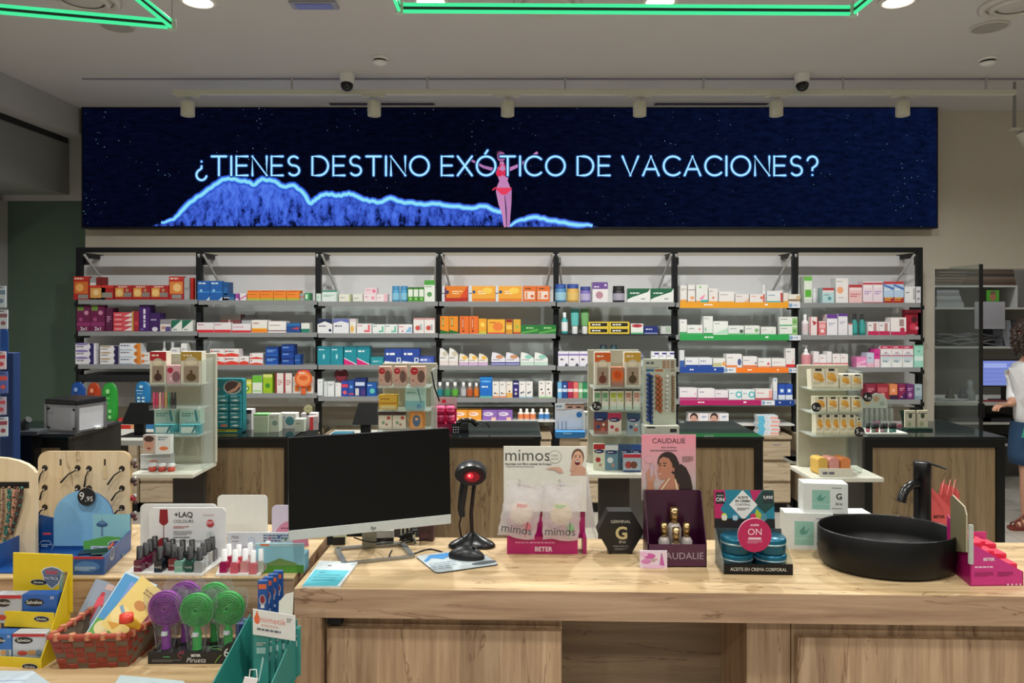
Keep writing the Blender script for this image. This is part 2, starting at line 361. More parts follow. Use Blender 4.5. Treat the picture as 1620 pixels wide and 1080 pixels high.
for px, s in ((549, 'dome security camera on ceiling left of centre'), (1269, 'dome security camera on ceiling right of centre')):
    D = (CEIL-EYE)*F/(HOR-117); t = thing('security_camera', s, 'security camera', (X(px, D), D, CEIL), 0, 'dome security cameras')
    MB().lathe((0, 0, 0), [(.055, -.001), (.055, -.03), (.048, -.055), (.046, -.075)], WHITE, 28).build('housing', t)
    MB().ball((.0, -.004, -.082), .046, GLOSSK, 20).ball((.012, -.043, -.088), .014, M('2a2c30', .1), 12).build('camera_ball', t)
# track with six unlit cylinder spots
TD = 5.48; TZ = Z(146, TD)
t = thing('lighting_track', 'long white lighting track hung below ceiling above the screen', 'lighting track', (X(273, TD), TD, TZ))
ln = X(1606, TD)-X(273, TD); MB().box((0, -.018, -.02), (ln, .018, .018), M('d6d6c6', .5)).build('rail', t, bevel=.002)
for px in (462, 676, 894, 1113, 1334, 1560): MB().cyl((X(px, TD)-X(273, TD), 0, .018), (X(px, TD)-X(273, TD), 0, CEIL-TZ), .008, M('b9b8bb', .4), 8).build('suspension_rod', t)
NM = ['first', 'second', 'third', 'fourth', 'fifth', 'sixth']
for i, px in enumerate((297, 592, 803, 1012, 1228, 1428)):
    t = thing('track_spotlight', f'white cylindrical spotlight, {NM[i]} from left under the lighting track', 'spotlight', (X(px, TD), TD, TZ-.02), 0, 'white track spotlights')
    MB().box((-.085, -.017, -.016), (.085, .017, 0), M('d6d6c6', .5)).build('adapter', t, bevel=.002)
    MB().cyl((0, 0, -.016), (0, 0, -.05), .008, M('d6d6c6', .5), 10).build('stem', t)
    MB().lathe((0, 0, 0), [(.046, -.05), (.049, -.055), (.049, -.155), (.044, -.157), (.04, -.12), (.001, -.118)], M('cfcfbf', .5), 28).build('lamp_body', t)
tag(MB().cyl((0, 0, CEIL-2.98), (0, 0, 0), .011, M('8d8c88', .4), 8).build('ceiling_rod', loc=(X(1605, 5.6), 5.6, 2.98)), 'thin vertical metal rod hanging at the right end of track', 'rod')
t = thing('wall_spotlight', 'white spotlight cut by the right edge near the hanging rod', 'spotlight', (X(1618, 5.6), 5.6, 2.98))
MB().box((-.09, -.02, 0), (.1, .02, .022), M('d2d1c6', .5)).build('adapter', t)
MB().lathe((0, 0, 0), [(.05, 0), (.052, -.14), (.04, -.14)], M('cfcfc4', .5), 24, tf=Matrix.Rotation(math.radians(-32), 4, 'Y')).build('lamp_body', t)
# suspended frames of green light tube
GT = M('3fe094', .4, em=1.15)
def neon(name, pts, label, hang):
    t = thing(name, label, 'light tube', pts[0])
    o = Vector(pts[0]); P = [Vector(p)-o for p in pts]
    for i in range(len(P)-1):
        for dz in (0, .032):
            a, b = P[i]+Vector((0, 0, dz)), P[i+1]+Vector((0, 0, dz)); MB().cyl(a, b, .0085, GT, 12).build('green_tube', t)
        a, b = P[i]+Vector((0, 0, .016)), P[i+1]+Vector((0, 0, .016)); MB().cyl(a, b, .007, M('23302b', .5), 10).build('black_spine', t)
    for p in P: MB().lathe(p, [(.018, -.012), (.02, .016), (.018, .045)], M('c7d8c6', .4), 16).build('corner_joint', t)
    for h in hang: q = Vector(h)-o; MB().cyl(q, (q.x, q.y, CEIL-o.z), .003, CHROME, 6).build('suspension_wire', t)
zg = 3.024; D1 = (zg-EYE)*F/(HOR-44)
neon('green_tube_frame', [(X(272, D1)-1.7, D1-.45, zg), (X(272, D1), D1, zg), (X(272, D1)-.02, 1.6, zg)], 'green glowing tube frame hung at top left corner', [(X(272, D1), D1, zg)])
D3 = (zg-EYE)*F/(HOR-18)
neon('green_tube_frame', [(X(626, D3), 2.0, zg), (X(632, D3), D3, zg), (X(1350, D3+.03), D3+.03, zg), (X(1350, D3)+.05, 2.0, zg)], 'long green glowing tube frame hung at top centre', [(X(632, D3), D3, zg), (X(1350, D3), D3, zg)])

# ================================================================= LED SCREEN
SD = 6.30; sx0, sx1 = X(129, SD), X(1484, SD); sz0, sz1 = Z(361, SD), Z(169, SD)
t = thing('led_screen', 'wide dark blue advertising screen with white slogan on back wall', 'screen', ((sx0+sx1)/2, SD, sz0))
SW, SH = sx1-sx0, sz1-sz0
mb = MB(); mb.box((-SW/2, 0, 0), (SW/2, WD-SD, SH), BLACK); mb.build('screen_housing', t)
def sea():
    m = bpy.data.materials.new('night_sea_picture'); m.use_nodes = True; nt = m.node_tree; nt.nodes.clear(); N = nt.nodes.new; L = nt.links.new
    o = N('ShaderNodeOutputMaterial'); e = N('ShaderNodeEmission'); L(e.outputs[0], o.inputs[0])
    tc = N('ShaderNodeTexCoord'); sp = N('ShaderNodeSeparateXYZ'); L(tc.outputs['Object'], sp.inputs[0])
    mr = N('ShaderNodeMapRange'); L(sp.outputs[0], mr.inputs[0]); mr.inputs[1].default_value = -3.6; mr.inputs[2].default_value = 3.6
    r = N('ShaderNodeValToRGB'); L(mr.outputs[0], r.inputs[0]); r.color_ramp.elements[0].color = hexc('060a20'); r.color_ramp.elements[1].color = hexc('0c1738')
    k = r.color_ramp.elements.new(.45); k.color = hexc('05081a')
    mp = N('ShaderNodeMapping'); L(tc.outputs['Object'], mp.inputs[0]); mp.inputs['Scale'].default_value = (1, 1, 3)
    n = N('ShaderNodeTexNoise'); L(mp.outputs[0], n.inputs['Vector']); n.inputs['Scale'].default_value = 9; n.inputs['Detail'].default_value = 9; n.inputs['Roughness'].default_value = .75
    m1 = N('ShaderNodeMapRange'); L(n.outputs['Fac'], m1.inputs[0]); m1.inputs[1].default_value = .3; m1.inputs[2].default_value = .75; m1.inputs[3].default_value = .15; m1.inputs[4].default_value = 1.5
    mu = N('ShaderNodeMix'); mu.data_type = 'RGBA'; mu.blend_type = 'MULTIPLY'; mu.inputs[0].default_value = 1; L(r.outputs[0], mu.inputs[6]); L(m1.outputs[0], mu.inputs[7])
    v = N('ShaderNodeTexVoronoi'); v.inputs['Scale'].default_value = 24; L(tc.outputs['Object'], v.inputs['Vector'])
    lt = N('ShaderNodeMath'); lt.operation = 'LESS_THAN'; L(v.outputs['Distance'], lt.inputs[0]); lt.inputs[1].default_value = .085
    n2 = N('ShaderNodeTexNoise'); n2.inputs['Scale'].default_value = 2.5; L(tc.outputs['Object'], n2.inputs['Vector'])
    gt = N('ShaderNodeMapRange'); L(n2.outputs['Fac'], gt.inputs[0]); gt.inputs[1].default_value = .5; gt.inputs[2].default_value = .7
    ml = N('ShaderNodeMath'); ml.operation = 'MULTIPLY'; L(lt.outputs[0], ml.inputs[0]); L(gt.outputs[0], ml.inputs[1])
    m3 = N('ShaderNodeMix'); m3.data_type = 'RGBA'; L(ml.outputs[0], m3.inputs[0]); L(mu.outputs[2], m3.inputs[6]); m3.inputs[7].default_value = hexc('7fb0c8')
    L(m3.outputs[2], e.inputs[0]); e.inputs[1].default_value = 1.0; return m
def foam():
    m = bpy.data.materials.new('wave_picture'); m.use_nodes = True; nt = m.node_tree; nt.nodes.clear(); N = nt.nodes.new; L = nt.links.new
    o = N('ShaderNodeOutputMaterial'); e = N('ShaderNodeEmission'); L(e.outputs[0], o.inputs[0]); tc = N('ShaderNodeTexCoord')
    mp = N('ShaderNodeMapping'); L(tc.outputs['Object'], mp.inputs[0]); mp.inputs['Scale'].default_value = (1.6, 1, .8); mp.inputs['Rotation'].default_value = (0, .35, 0)
    n = N('ShaderNodeTexNoise'); L(mp.outputs[0], n.inputs['Vector']); n.inputs['Scale'].default_value = 10; n.inputs['Detail'].default_value = 7; n.inputs['Roughness'].default_value = .68
    sp = N('ShaderNodeSeparateXYZ'); L(tc.outputs['Object'], sp.inputs[0])
    mz = N('ShaderNodeMath'); mz.operation = 'MULTIPLY_ADD'; L(sp.outputs[2], mz.inputs[0]); mz.inputs[1].default_value = .38; L(n.outputs['Fac'], mz.inputs[2])
    r = N('ShaderNodeValToRGB'); L(mz.outputs[0], r.inputs[0]); q = r.color_ramp.elements; q[0].position = .44; q[0].color = hexc('0a1030'); q[1].position = .75; q[1].color = hexc('5a84f0')
    a = q.new(.50); a.color = hexc('2b45a8'); a = q.new(.60); a.color = hexc('4468dc')
    L(r.outputs[0], e.inputs[0]); return m
def E(h, s=1.0): return M(h, .5, em=s)
fr = frame((-SW/2, -.001, 0))
def sc(px, py): return ((px-129)/1355*SW, (361-py)/192*SH)
mb = MB(); b = .012
mb.poly(fr, [(b, b), (SW-b, b), (SW-b, SH-b), (b, SH-b)], sea(), 1)
top = [(240, 357), (255, 352), (275, 348), (290, 330), (312, 312), (335, 297), (352, 283), (372, 284), (392, 288), (402, 292), (415, 284), (430, 285), (448, 295), (465, 294), (478, 302), (490, 322), (498, 318), (508, 308), (525, 308), (540, 310), (552, 305), (565, 312), (585, 318), (600, 320), (618, 314), (640, 320), (665, 323), (690, 323), (712, 325), (740, 330), (765, 326), (785, 333), (797, 338), (800, 357)]
mb.poly(fr, [sc(*p) for p in top]+[sc(240, 357.5)], foam(), 2)
t2 = [(805, 357), (820, 350), (840, 343), (860, 346), (885, 352), (915, 355), (945, 358)]
mb.poly(fr, [sc(*p) for p in t2]+[sc(945, 358.5), sc(805, 358.5)], foam(), 2)
for pts in (top[1:], t2):
    q = []
    for i in range(len(pts)-1):
        for k in range(4): u = k/4; q.append((pts[i][0]*(1-u)+pts[i+1][0]*u, pts[i][1]*(1-u)+pts[i+1][1]*u+1.2*math.sin(i*4+k*1.7)))
    q = [sc(*p) for p in q]; n_ = len(q)
    e_ = [min(1, i/8, (n_-1-i)/4+.2) for i in range(n_)]
    for wd, c, l in ((12, '2442b8', 3), (9, '3a6fe8', 4), (6.6, '58b4f4', 5), (3.8, '8fe0f4', 6)): mb.ribbon(fr, q, [wd*SW/1355*(.5+.5*a) for a in e_], E(c), l, False)
# woman in the picture
def limb(pts, wd, c, l): mb.ribbon(fr, [sc(*p) for p in pts], [w_*SW/1355 for w_ in wd], E(c), l)
SK = 'c080b4'
limb([(787, 270), (765, 264), (752, 257), (742, 251)], [6, 4.5, 3.4, 4], 'a870ac', 7)
limb([(806, 268), (822, 261), (836, 252), (849, 242)], [6, 4.5, 3.4, 4.4], 'b87ab4', 7)
mb.poly(fr, [sc(*p) for p in ((791,256),(797,256),(799,263),(808,266),(805,278),(803,286),(808,298),(809,306),(797,312),(785,306),(785,298),(790,286),(787,278),(784,267),(790,263))], E(SK), 8)
limb([(791, 302), (794, 322), (798, 340), (799, 357)], [13, 11, 7, 5], SK, 9)
limb([(803, 302), (804, 322), (804, 340), (804, 357)], [13, 10, 7, 5], 'b478ae', 8.5)
mb.ribbon(fr, [sc(798.5, 310), sc(800.5, 330), sc(801.5, 356)], [.006, .012, .008], E('3a2450'), 10)
mb.disc(fr, *sc(793, 248), 6.5*SW/1355, E('9a5a8a'), 10, 20, 8*SW/1355); mb.disc(fr, *sc(790, 243), 5*SW/1355, E('3a2038'), 9.5, 16)
mb.poly(fr, [sc(788, 247), sc(800, 247), sc(799, 250), sc(789, 250)], E('3a1030'), 11)
mb.disc(fr, *sc(790, 274), 5.4*SW/1355, E('d42c50'), 11); mb.disc(fr, *sc(800, 274), 5.4*SW/1355, E('d42c50'), 11)
mb.ribbon(fr, [sc(787, 269), sc(793, 260)], .012, E('d42c50'), 11); mb.ribbon(fr, [sc(803, 269), sc(797, 260)], .012, E('d42c50'), 11)
mb.poly(fr, [sc(784, 297), sc(810, 297), sc(808, 301), sc(800, 308), sc(794, 308), sc(786, 301)], E('e03458'), 11)
mb.ribbon(fr, [sc(784, 297), sc(780, 300)], .015, E('c02848'), 11)
# slogan as round-ended strokes
def arc(cx, cy, rx, ry, a0, a1, n=16): return [(cx+rx*math.cos(math.radians(a0+(a1-a0)*i/n)), cy+ry*math.sin(math.radians(a0+(a1-a0)*i/n))) for i in range(n+1)]
S_ = arc(.32, .76, .27, .24, 40, 250, 12)+arc(.33, .26, .29, .26, 75, -145, 14)
Q_ = arc(.28, .72, .27, .28, 165, -60, 14)+[(.28, .38), (.28, .27)]
GL = {'T': (.78, [[(0, 1), (.78, 1)], [(.39, 1), (.39, 0)]]), 'I': (.02, [[(.01, 0), (.01, 1)]]), 'E': (.6, [[(.6, 1), (0, 1), (0, 0), (.6, 0)], [(0, .52), (.54, .52)]]),
      'N': (.76, [[(0, 0), (0, 1), (.76, 0), (.76, 1)]]), 'S': (.64, [S_]), 'D': (.86, [[(.34, 0), (0, 0), (0, 1), (.34, 1)]+arc(.34, .5, .5, .5, 90, -90)]),
      'O': (1.0, [arc(.5, .5, .5, .5, 0, 360, 28)]), 'Ó': (1.0, [arc(.5, .5, .5, .5, 0, 360, 28), [(.45, 1.14), (.58, 1.32)]]), 'X': (.76, [[(0, 0), (.76, 1)], [(0, 1), (.76, 0)]]),
      'C': (.86, [arc(.5, .5, .5, .5, 45, 315, 22)]), 'V': (.84, [[(0, 1), (.42, 0), (.84, 1)]]), 'A': (.84, [[(0, 0), (.42, 1), (.84, 0)], [(.14, .33), (.70, .33)]]),
      '?': (.56, [Q_, [(.28, .02), (.281, .02)]]), '¿': (.56, [[(.56-a, .75-b_) for a, b_ in Q_], [(.28, .73), (.281, .73)]])}
cur = 0; st = []
for ch in '¿TIENES DESTINO EXÓTICO DE VACACIONES?':
    if ch == ' ': cur += .42; continue
    wd, ss = GL[ch]; cur += .13
    for s_ in ss: st.append([(cur+a, b_) for a, b_ in s_])
    cur += wd+.13
x0_, x1_ = 307, 1297; capx = 30.0
for s_ in st:
    q = [sc(x0_+a/cur*(x1_-x0_), 277.5-b_*capx) for a, b_ in s_]
    for wd, c, l in ((7.0, '0c2454', 12), (4.6, '2566b4', 13), (2.9, '9fdcf8', 14)):
        mb.ribbon(fr, q, wd*SW/1355, E(c, 1.0 if l < 14 else 1.2), l)
        for p in q[1:-1]:
            if len(q) < 6: mb.disc(fr, p[0], p[1], wd*SW/1355/2, E(c, 1.0 if l < 14 else 1.2), l, 10)
mb.build('screen_picture', t)
# ================================================================= WALL SHELVING
FD = 6.02                 # plane of the shelf fronts
ZF = lambda y: Z(y, FD)
posts = [124, 314, 503, 694, 880, 1068, 1259, 1456]
bays = [(130, 308), (320, 497), (509, 688), (700, 874), (886, 1062), (1074, 1253), (1265, 1450)]
BN = ['far left bay', 'second bay', 'third bay', 'middle bay', 'fifth bay', 'sixth bay', 'far right bay']
RN = ['top shelf', 'second shelf', 'third shelf', 'fourth shelf', 'bottom shelf']
rows = [[474, 475, 477, 477, 478, 479, 479], [524, 526, 527, 528, 528, 530, 530], [576, 577, 577, 578, 579, 581, 581], [None, 622, 627, 629, 630, 632, 632], [None, None, None, 665, None, 671, None]]
unit = thing('shelving_unit', 'long black framed wall shelving in seven bays below the screen', 'shelving', (0, FD, 0))
FRM = M('0e1216', .45, spec=.35); SHM = clear('glass_shelf', 'e4eae8', .14, .1); RAIL = M('8a8c8e', .25)
BACKP = plaster('back_panel_paint', 'e4e4e7', .6, .02)
ztop = ZF(398)
for i, p in enumerate(posts):
    x = X(p, FD+.06); MB().box((x-.022, .06, 0), (x+.022, .105, ztop), FRM).build('post', unit, bevel=.002)
    MB().box((x-.022, .105, ztop-.04), (x+.022, WD-FD, ztop), FRM).box((x-.006, .105, ztop-.10), (x+.04, .15, ztop-.04), FRM).build('wall_bracket', unit)
xa, xb = X(124, FD+.06), X(1456, FD+.06)
MB().box((xa-.022, .06, ztop), (xb+.022, .105, ztop+.04), FRM).build('top_bar', unit, bevel=.002)
for b, (a, c) in enumerate(bays):
    xl, xr = X(a-4, FD), X(c+4, FD)
    MB().box((X(a-9, FD+.345)+.002, .345, ZF(652)), (X(c+7, FD+.345)-.002, .36, ztop-.01), BACKP).build('back_panel', unit)
    for s_, (xx, sgn) in enumerate(((xl+.01, 1), (xr-.01, -1))):      # slim slanting stays behind the posts
        MB().tube([(xx, .05, ztop-.02), (xx+sgn*.05, .33, ztop-.30)], .010, M('c6c6c4', .5), 6).build('stay', unit)
    for r in range(5):
        y = rows[r][b]
        if y is None: continue
        z = ZF(y)
        if r == 4: MB().box((xl, .0, z-.012), (xr, .3, z), M('d8d8d6', .4)).build('shelf', unit); continue
        if b == 4 and r == 1: MB().box((xl, -.01, z-.012), (xr, .34, z), M('2a2d31', .3)).build('shelf', unit)
        else:
            MB().box((xl, .0, z-.02), (xr, .345, z), SHM).build('shelf', unit)
            MB().box((xl-.005, -.014, z-.036), (xr+.005, -.001, z+.001), RAIL).build('price_rail', unit, bevel=.001)
        for xx in (X(posts[b], FD), X(posts[b+1], FD)): MB().box((xx-.034, .0, z-.055), (xx+.034, .11, z-.021), FRM).build('shelf_clamp', unit, bevel=.003)
sh = MB().box((X(124, FD), .0, ZF(604)), (X(308, FD), .3, ZF(593)), M('1b1d20', .5)).build('dark_shelf', unit)
for k in range(9): MB().cyl((X(134+k*19, FD), .02, ZF(604)), (X(134+k*19, FD), -.03, ZF(605)), .003, CHROME, 6).build('hook', unit)
# coloured strips clipped on the shelf edge
def strip(x0, x1, y0, y1, col, tail=None):
    mb = MB(); xa, xb = X(x0, FD), X(x1, FD); mb.box((xa, -.024, ZF(y1)), (xb, -.016, ZF(y0)), col)
    mb.art(frame((xa, -.024, ZF(y1))), xb-xa, ZF(y0)-ZF(y1), ['l .22 .45 .12 1 .22 f4f4f4', 'l .78 .45 .05 1 .25 ffffff'])
    if tail: xc = X(tail, FD); mb.box((xb, -.024, ZF(y1)), (xc, -.016, ZF(y0+1)), 'dfe2ea').art(frame((xb, -.024, ZF(y1))), xc-xb, ZF(y0+1)-ZF(y1), ['c .15 .5 .4 7f9fc0', 'l .4 .4 .5 1 .25 6888a8'])
    mb.build('edge_strip', unit)
strip(1075, 1246, 478, 487, 'e8a024', 1264); strip(1075, 1247, 529, 538, '2aa050', 1265)
strip(1075, 1144, 580, 589, '20489c', 1163); strip(1163, 1246, 581, 589, 'f07d22', 1264); strip(1075, 1203, 632, 640, 'b01862', 1224); strip(1224, 1255, 632, 641, '143c88')
# ---- goods: x0 x1 top across stacked | description | printing
ORD = ['first', 'second', 'third', 'fourth', 'fifth', 'sixth', 'seventh', 'eighth', 'ninth', 'tenth', 'eleventh']
LVL = {1: [''], 2: [' bottom', ' top'], 3: [' bottom', ' middle', ' top']}
seen = {}
def pack(name, mk, b, r, x0, x1, top, n, k, desc, cat, base=None, D=FD+.015, depth=.1):
    y = base or rows[r][b]; z0 = ZF(y); w = (x1-x0)/n; h = (y-top)/k
    key = (b, r, desc); first = None
    for i in range(n):
        for j in range(k):
            wd = (w-.7)*D/F; hh = h*D/F
            cx = X(x0+w*(i+.5), D); cz = z0+j*hh
            if first is None:
                o = mk(wd, hh-.0008); first = o
            else: o = first.copy(); COL.objects.link(o)
            o.location = (cx, D, cz)
            LST.append((o, key, i, j, k, n, cat))
LST = []
def bottle_mesh(body, cap, kind, dsl=None):
    def mk(w, h):
        mb = MB(); r = w/2
        if kind == 'bottle': pr = [(r*.9, 0), (r, h*.03), (r, h*.62), (r*.5, h*.74), (r*.45, h*.78)]; cp = [(r*.5, h*.76), (r*.5, h), (r*.01, h)]
        elif kind == 'jar': pr = [(r*.92, 0), (r, h*.05), (r, h*.72), (r*.86, h*.78)]; cp = [(r*.95, h*.76), (r*.95, h), (r*.01, h)]
        elif kind == 'tube': pr = None
        elif kind == 'pump': pr = [(r*.95, 0), (r, h*.04), (r, h*.5), (r*.4, h*.66)]; cp = [(r*.35, h*.66), (r*.35, h*.78), (r*.12, h*.79), (r*.12, h*.94), (r*.01, h*.94)]
        if kind == 'tube':
            rr = []
            for f_, wx, wy in ((0, .62, .62), (.05, .66, .66), (.3, .7, .66), (.32, .86, .7), (.7, .95, .4), (1, 1.0, .06)):
                rr.append([Vector((r*wx*math.cos(2*PI*q/16), r+r*wy*math.sin(2*PI*q/16), h*f_)) for q in range(16)])
            mb.rings(rr[:3], cap); mb.rings(rr[3:], body)
        else:
            mb.lathe((0, r, 0), [(r*.01, 0)]+pr, body, 16); mb.lathe((0, r, 0), cp, cap, 16)
            if kind == 'pump': mb.box((-r*.9, r*.75, h*.9), (r*.3, r*1.25, h*.98), cap)
            if dsl: mb.lathe((0, r, 0), [(r*1.015, h*.12), (r*1.015, h*.55)], dsl, 16, caps=False)
        return mb.build('medicine_bottle' if kind != 'tube' else 'cream_tube')
    return mk
def dome_mesh(base, stripe, top):
    def mk(w, h):
        mb = MB(); O = frame((-w/2, 0, 0)); pts = [(0, 0), (w, 0), (w, h*.55)]+[(w*(1-u*.95), h*(.55+.45*math.sin(u*PI/2)**.8)) for u in (.1, .3, .5, .7, .85, 1)]+[(0, h*.5)]
        mb.prism(O, pts, .09, base); mb.art(O, w, h, [f'r 0 .14 1 .26 {stripe}', f'o .6 .68 .28 .16 {top}', 'l .1 .42 .8 1 .05 556', f'r 0 0 1 .08 {stripe}'])
        return mb.build('medicine_box')
    return mk
P = {}
def shelf(b, r, txt, base=None, D=FD+.015, depth=.1):
    dep0 = depth
    for ln in txt.strip().split('\n'):
        ln = ln.strip()
        if not ln: continue
        h_, desc, a = [q.strip() for q in ln.split('~')]
        v = h_.split(); x0, x1, top = float(v[0]), float(v[1]), float(v[2]); n = int(v[3]) if len(v) > 3 else 1; k = int(v[4]) if len(v) > 4 else 1
        depth = .043 if any(x0 < p+5 and x1 > p-5 for p in posts) else dep0
        kk = a.split()
        if kk[0] in ('bottle', 'jar', 'tube', 'pump'):
            mk = bottle_mesh(kk[1], kk[2], kk[0], kk[3] if len(kk) > 3 else None); cat = {'tube': 'tube', 'jar': 'jar'}.get(kk[0], 'bottle')
        elif kk[0] == 'dome': mk = dome_mesh(*kk[1:4]); cat = 'box'
        else:
            mk = (lambda s_, dd: (lambda w, h: carton('medicine_box', w, h, dd, s_)))(a, depth); cat = 'box'
        pack('x', mk, b, r, x0, x1, top, n, k, desc, cat, base, D, depth)
W_ = 'e6e6e4'
shelf(0, 0, '''
116 141 437 ~ tall red carton with orange picture ~ a81f20|r 0 .82 1 1 bc2a28|l .08 .88 .8 1 .06 f4dcc8|r .06 .26 .94 .78 cf6a2a|c .4 .52 .26 e8a860|r .3 .05 .95 .22 8c8c88
142 152 440 ~ slim white carton behind the red ones ~ dcdad6|r .0 .8 1 1 999
152 167 438 ~ dark red carton end ~ 7a1c1c|r .5 0 .56 1 501010
267 291 437 ~ tall red carton with golden picture ~ a81f20|r 0 .82 1 1 bc2a28|l .08 .88 .8 1 .06 f4dcc8|r .06 .26 .94 .78 d8823a|c .55 .52 .28 ecc080|r .2 .05 .85 .22 8c8c88
291 300 439 ~ narrow silver carton side ~ a5a5a6|r .1 .45 .9 .55 8a8a8c
301 306 439 ~ narrow red carton side ~ a82018|r 0 .8 1 1 c02a20
''', D=FD+.015, depth=.043)
shelf(0, 0, '''
141 180 451 ~ wide red carton with biscuit picture ~ aa2322|r 0 .84 1 1 d23a2c|r .04 .12 .5 .82 d9a056|r .52 .14 .95 .5 8f8a80|c .28 .5 .2 ebca90
181 267 451 3 ~ small red carton with golden picture ~ aa2322|l .2 .86 .75 1 .07 f3dccc|r .04 .2 .5 .82 d79a48|r .52 .2 .95 .5 85807a|c .26 .48 .24 e9c27c|c .7 .66 .12 b08060
''')
shelf(0, 1, '''
121 166 482 2 ~ tall maroon carton printed two for one ~ 6a1a48|r .05 .78 .5 1 6d8a40|c .7 .7 .16 c88aa8|c .3 .45 .14 a84a80|r 0 .2 1 .34 8c3068|T .5 .04 .13 e8d8e4 2x1
167 178 487 ~ slim maroon carton ~ 581640|l .2 .6 .6 3 .05 c890b0
209 220 492 ~ narrow red carton with yellow edge ~ a02838|r 0 0 .15 1 c8b040|c .6 .4 .3 c84048
220 237 482 ~ tall purple carton with upright lettering ~ 46206a|r .4 .14 .6 .3 e6dcf0|r .4 .34 .6 .42 e6dcf0|r .4 .46 .6 .62 e6dcf0|r .4 .66 .6 .84 e6dcf0|r .1 .05 .4 .1 8868b0
237 253 495 ~ purple carton with white foot ~ 3c1a5c|o .5 .12 .3 .12 d8d4e0|l .1 .6 .8 1 .06 d8cce8
253 270 505 ~ small carton with child picture ~ ddd9d6|r 0 .6 1 1 8c8890|c .3 .3 .18 c08a78|r .5 0 1 .4 5c4a88
271 305 506 2 ~ white carton with green slanting corner ~ e4e6e2|p 1e6a52 0 1 0 .2 1 1|l .2 .12 .5 1 .08 2c5f55
''')
shelf(0, 1, '''
179 209 494 1 4 ~ flat pink and white carton ~ d8505a|p e8d8d8 .5 0 1 1 1 0|l .1 .4 .5 1 .16 fbe4e4|r 0 0 1 .12 982838
''')
shelf(0, 2, '''
119 152 543 1 3 ~ flat white carton with navy end ~ e4e2ea|o .3 .9 .34 .18 8c7cb8|p 2a2260 .66 0 .75 .5 .66 1 .9 1 .9 0|l .06 .45 .5 1 .14 334
158 188 547 1 3 ~ flat white carton with dark blue end ~ e6e4e6|p 272050 .72 0 .8 .5 .72 1 1 1 1 0|o .3 .85 .3 .12 b09468|l .06 .4 .5 1 .14 334
189 223 543 1 3 ~ flat pale carton with orange end ~ dfe3ea|r .8 0 1 1 e08a30|c .78 .5 .32 c87028|l .05 .6 .6 1 .16 557|r 0 0 .6 .1 88a4c0
223 238 558 1 2 ~ small white carton with orange dot ~ e6e2dc|c .2 .5 .3 e07828|l .4 .5 .5 1 .14 556
271 285 550 ~ white carton with palm drawing ~ e8e8e8|c .6 .4 .24 5890a0|l .1 .8 .7 1 .06 88a
286 296 543 ~ slim white carton ~ ececea|l .2 .7 .6 2 .05 889
255 262 541 ~ slim clear bottle ~ bottle c6c8c8 a9acac
266 276 541 ~ slim pale bottle ~ bottle d0d0ce b0b2b4
''')
shelf(1, 0, '''
312 352 444 2 ~ tall blue carton ~ 1c5fae|l .1 .84 .8 1 .07 dcecfa|r 0 .4 1 .46 3f8ad0|p c8dcf0 .7 0 1 0 1 .2|c .3 .5 .12 88bce8
352 362 446 ~ dark blue carton end ~ 16508e|r .2 .3 .8 .7 1f64a8
352 371 464 ~ small blue and silver carton ~ 3c6c9c|r 0 .5 1 1 185088|l .1 .3 .7 1 .16 dde
372 378 464 ~ narrow purple carton ~ a044a0|r 0 0 1 .3 d8c8e4
379 390 464 ~ open white carton with pink print ~ e6e0e4|p d860a0 0 .3 1 .8 1 .6 0 .1
391 474 459 4 ~ orange carton with lime foot ~ ef8a2e|r 0 0 1 .2 a8bc3c|r .06 .86 .9 .94 c84020|l .1 .55 .8 1 .08 c05c18
474 482 464 ~ small grey carton ~ 9aa09c|r 0 .4 1 .6 b87060
482 490 463 ~ small green carton ~ 3c9c5c|r .1 .2 .6 .8 d8e8dc
''')
shelf(1, 1, '''
348 381 498 ~ maroon gift box behind the white cartons ~ 7c4444|r .4 0 .5 1 c8a8a8|r 0 .7 1 1 b0a8a4
382 414 503 ~ pale grey carton behind the others ~ aeb0b2|r 0 .8 1 1 76787c
''', D=FD+.13)
shelf(1, 1, '''
311 366 510 2 ~ white carton with red foot ~ e6e2e4|r 0 0 1 .28 d8303c|l .06 .74 .5 1 .09 c03c78|p f0d8dc 0 .28 1 .4 1 .28
367 397 512 ~ wide white carton with red foot ~ e6e0e4|r 0 0 1 .26 d8303c|l .06 .6 .8 1 .08 c03c78
398 423 506 ~ white carton with orange foot ~ e8e6e0|r 0 0 1 .28 f08c28|r 0 .28 1 .36 f4c450|l .08 .7 .6 1 .08 a44
424 453 508 ~ white carton with maroon line ~ ebe8e6|r 0 .12 1 .2 6c2030|l .1 .6 .8 1 .08 998
453 475 511 ~ blue carton with red flash ~ 1c4a8c|p c04050 .3 .4 .9 .6 .9 .3|r 0 .7 1 1 2c6cac
476 490 511 ~ small white and green carton ~ e0e2da|r 0 0 1 .4 287c68
''')
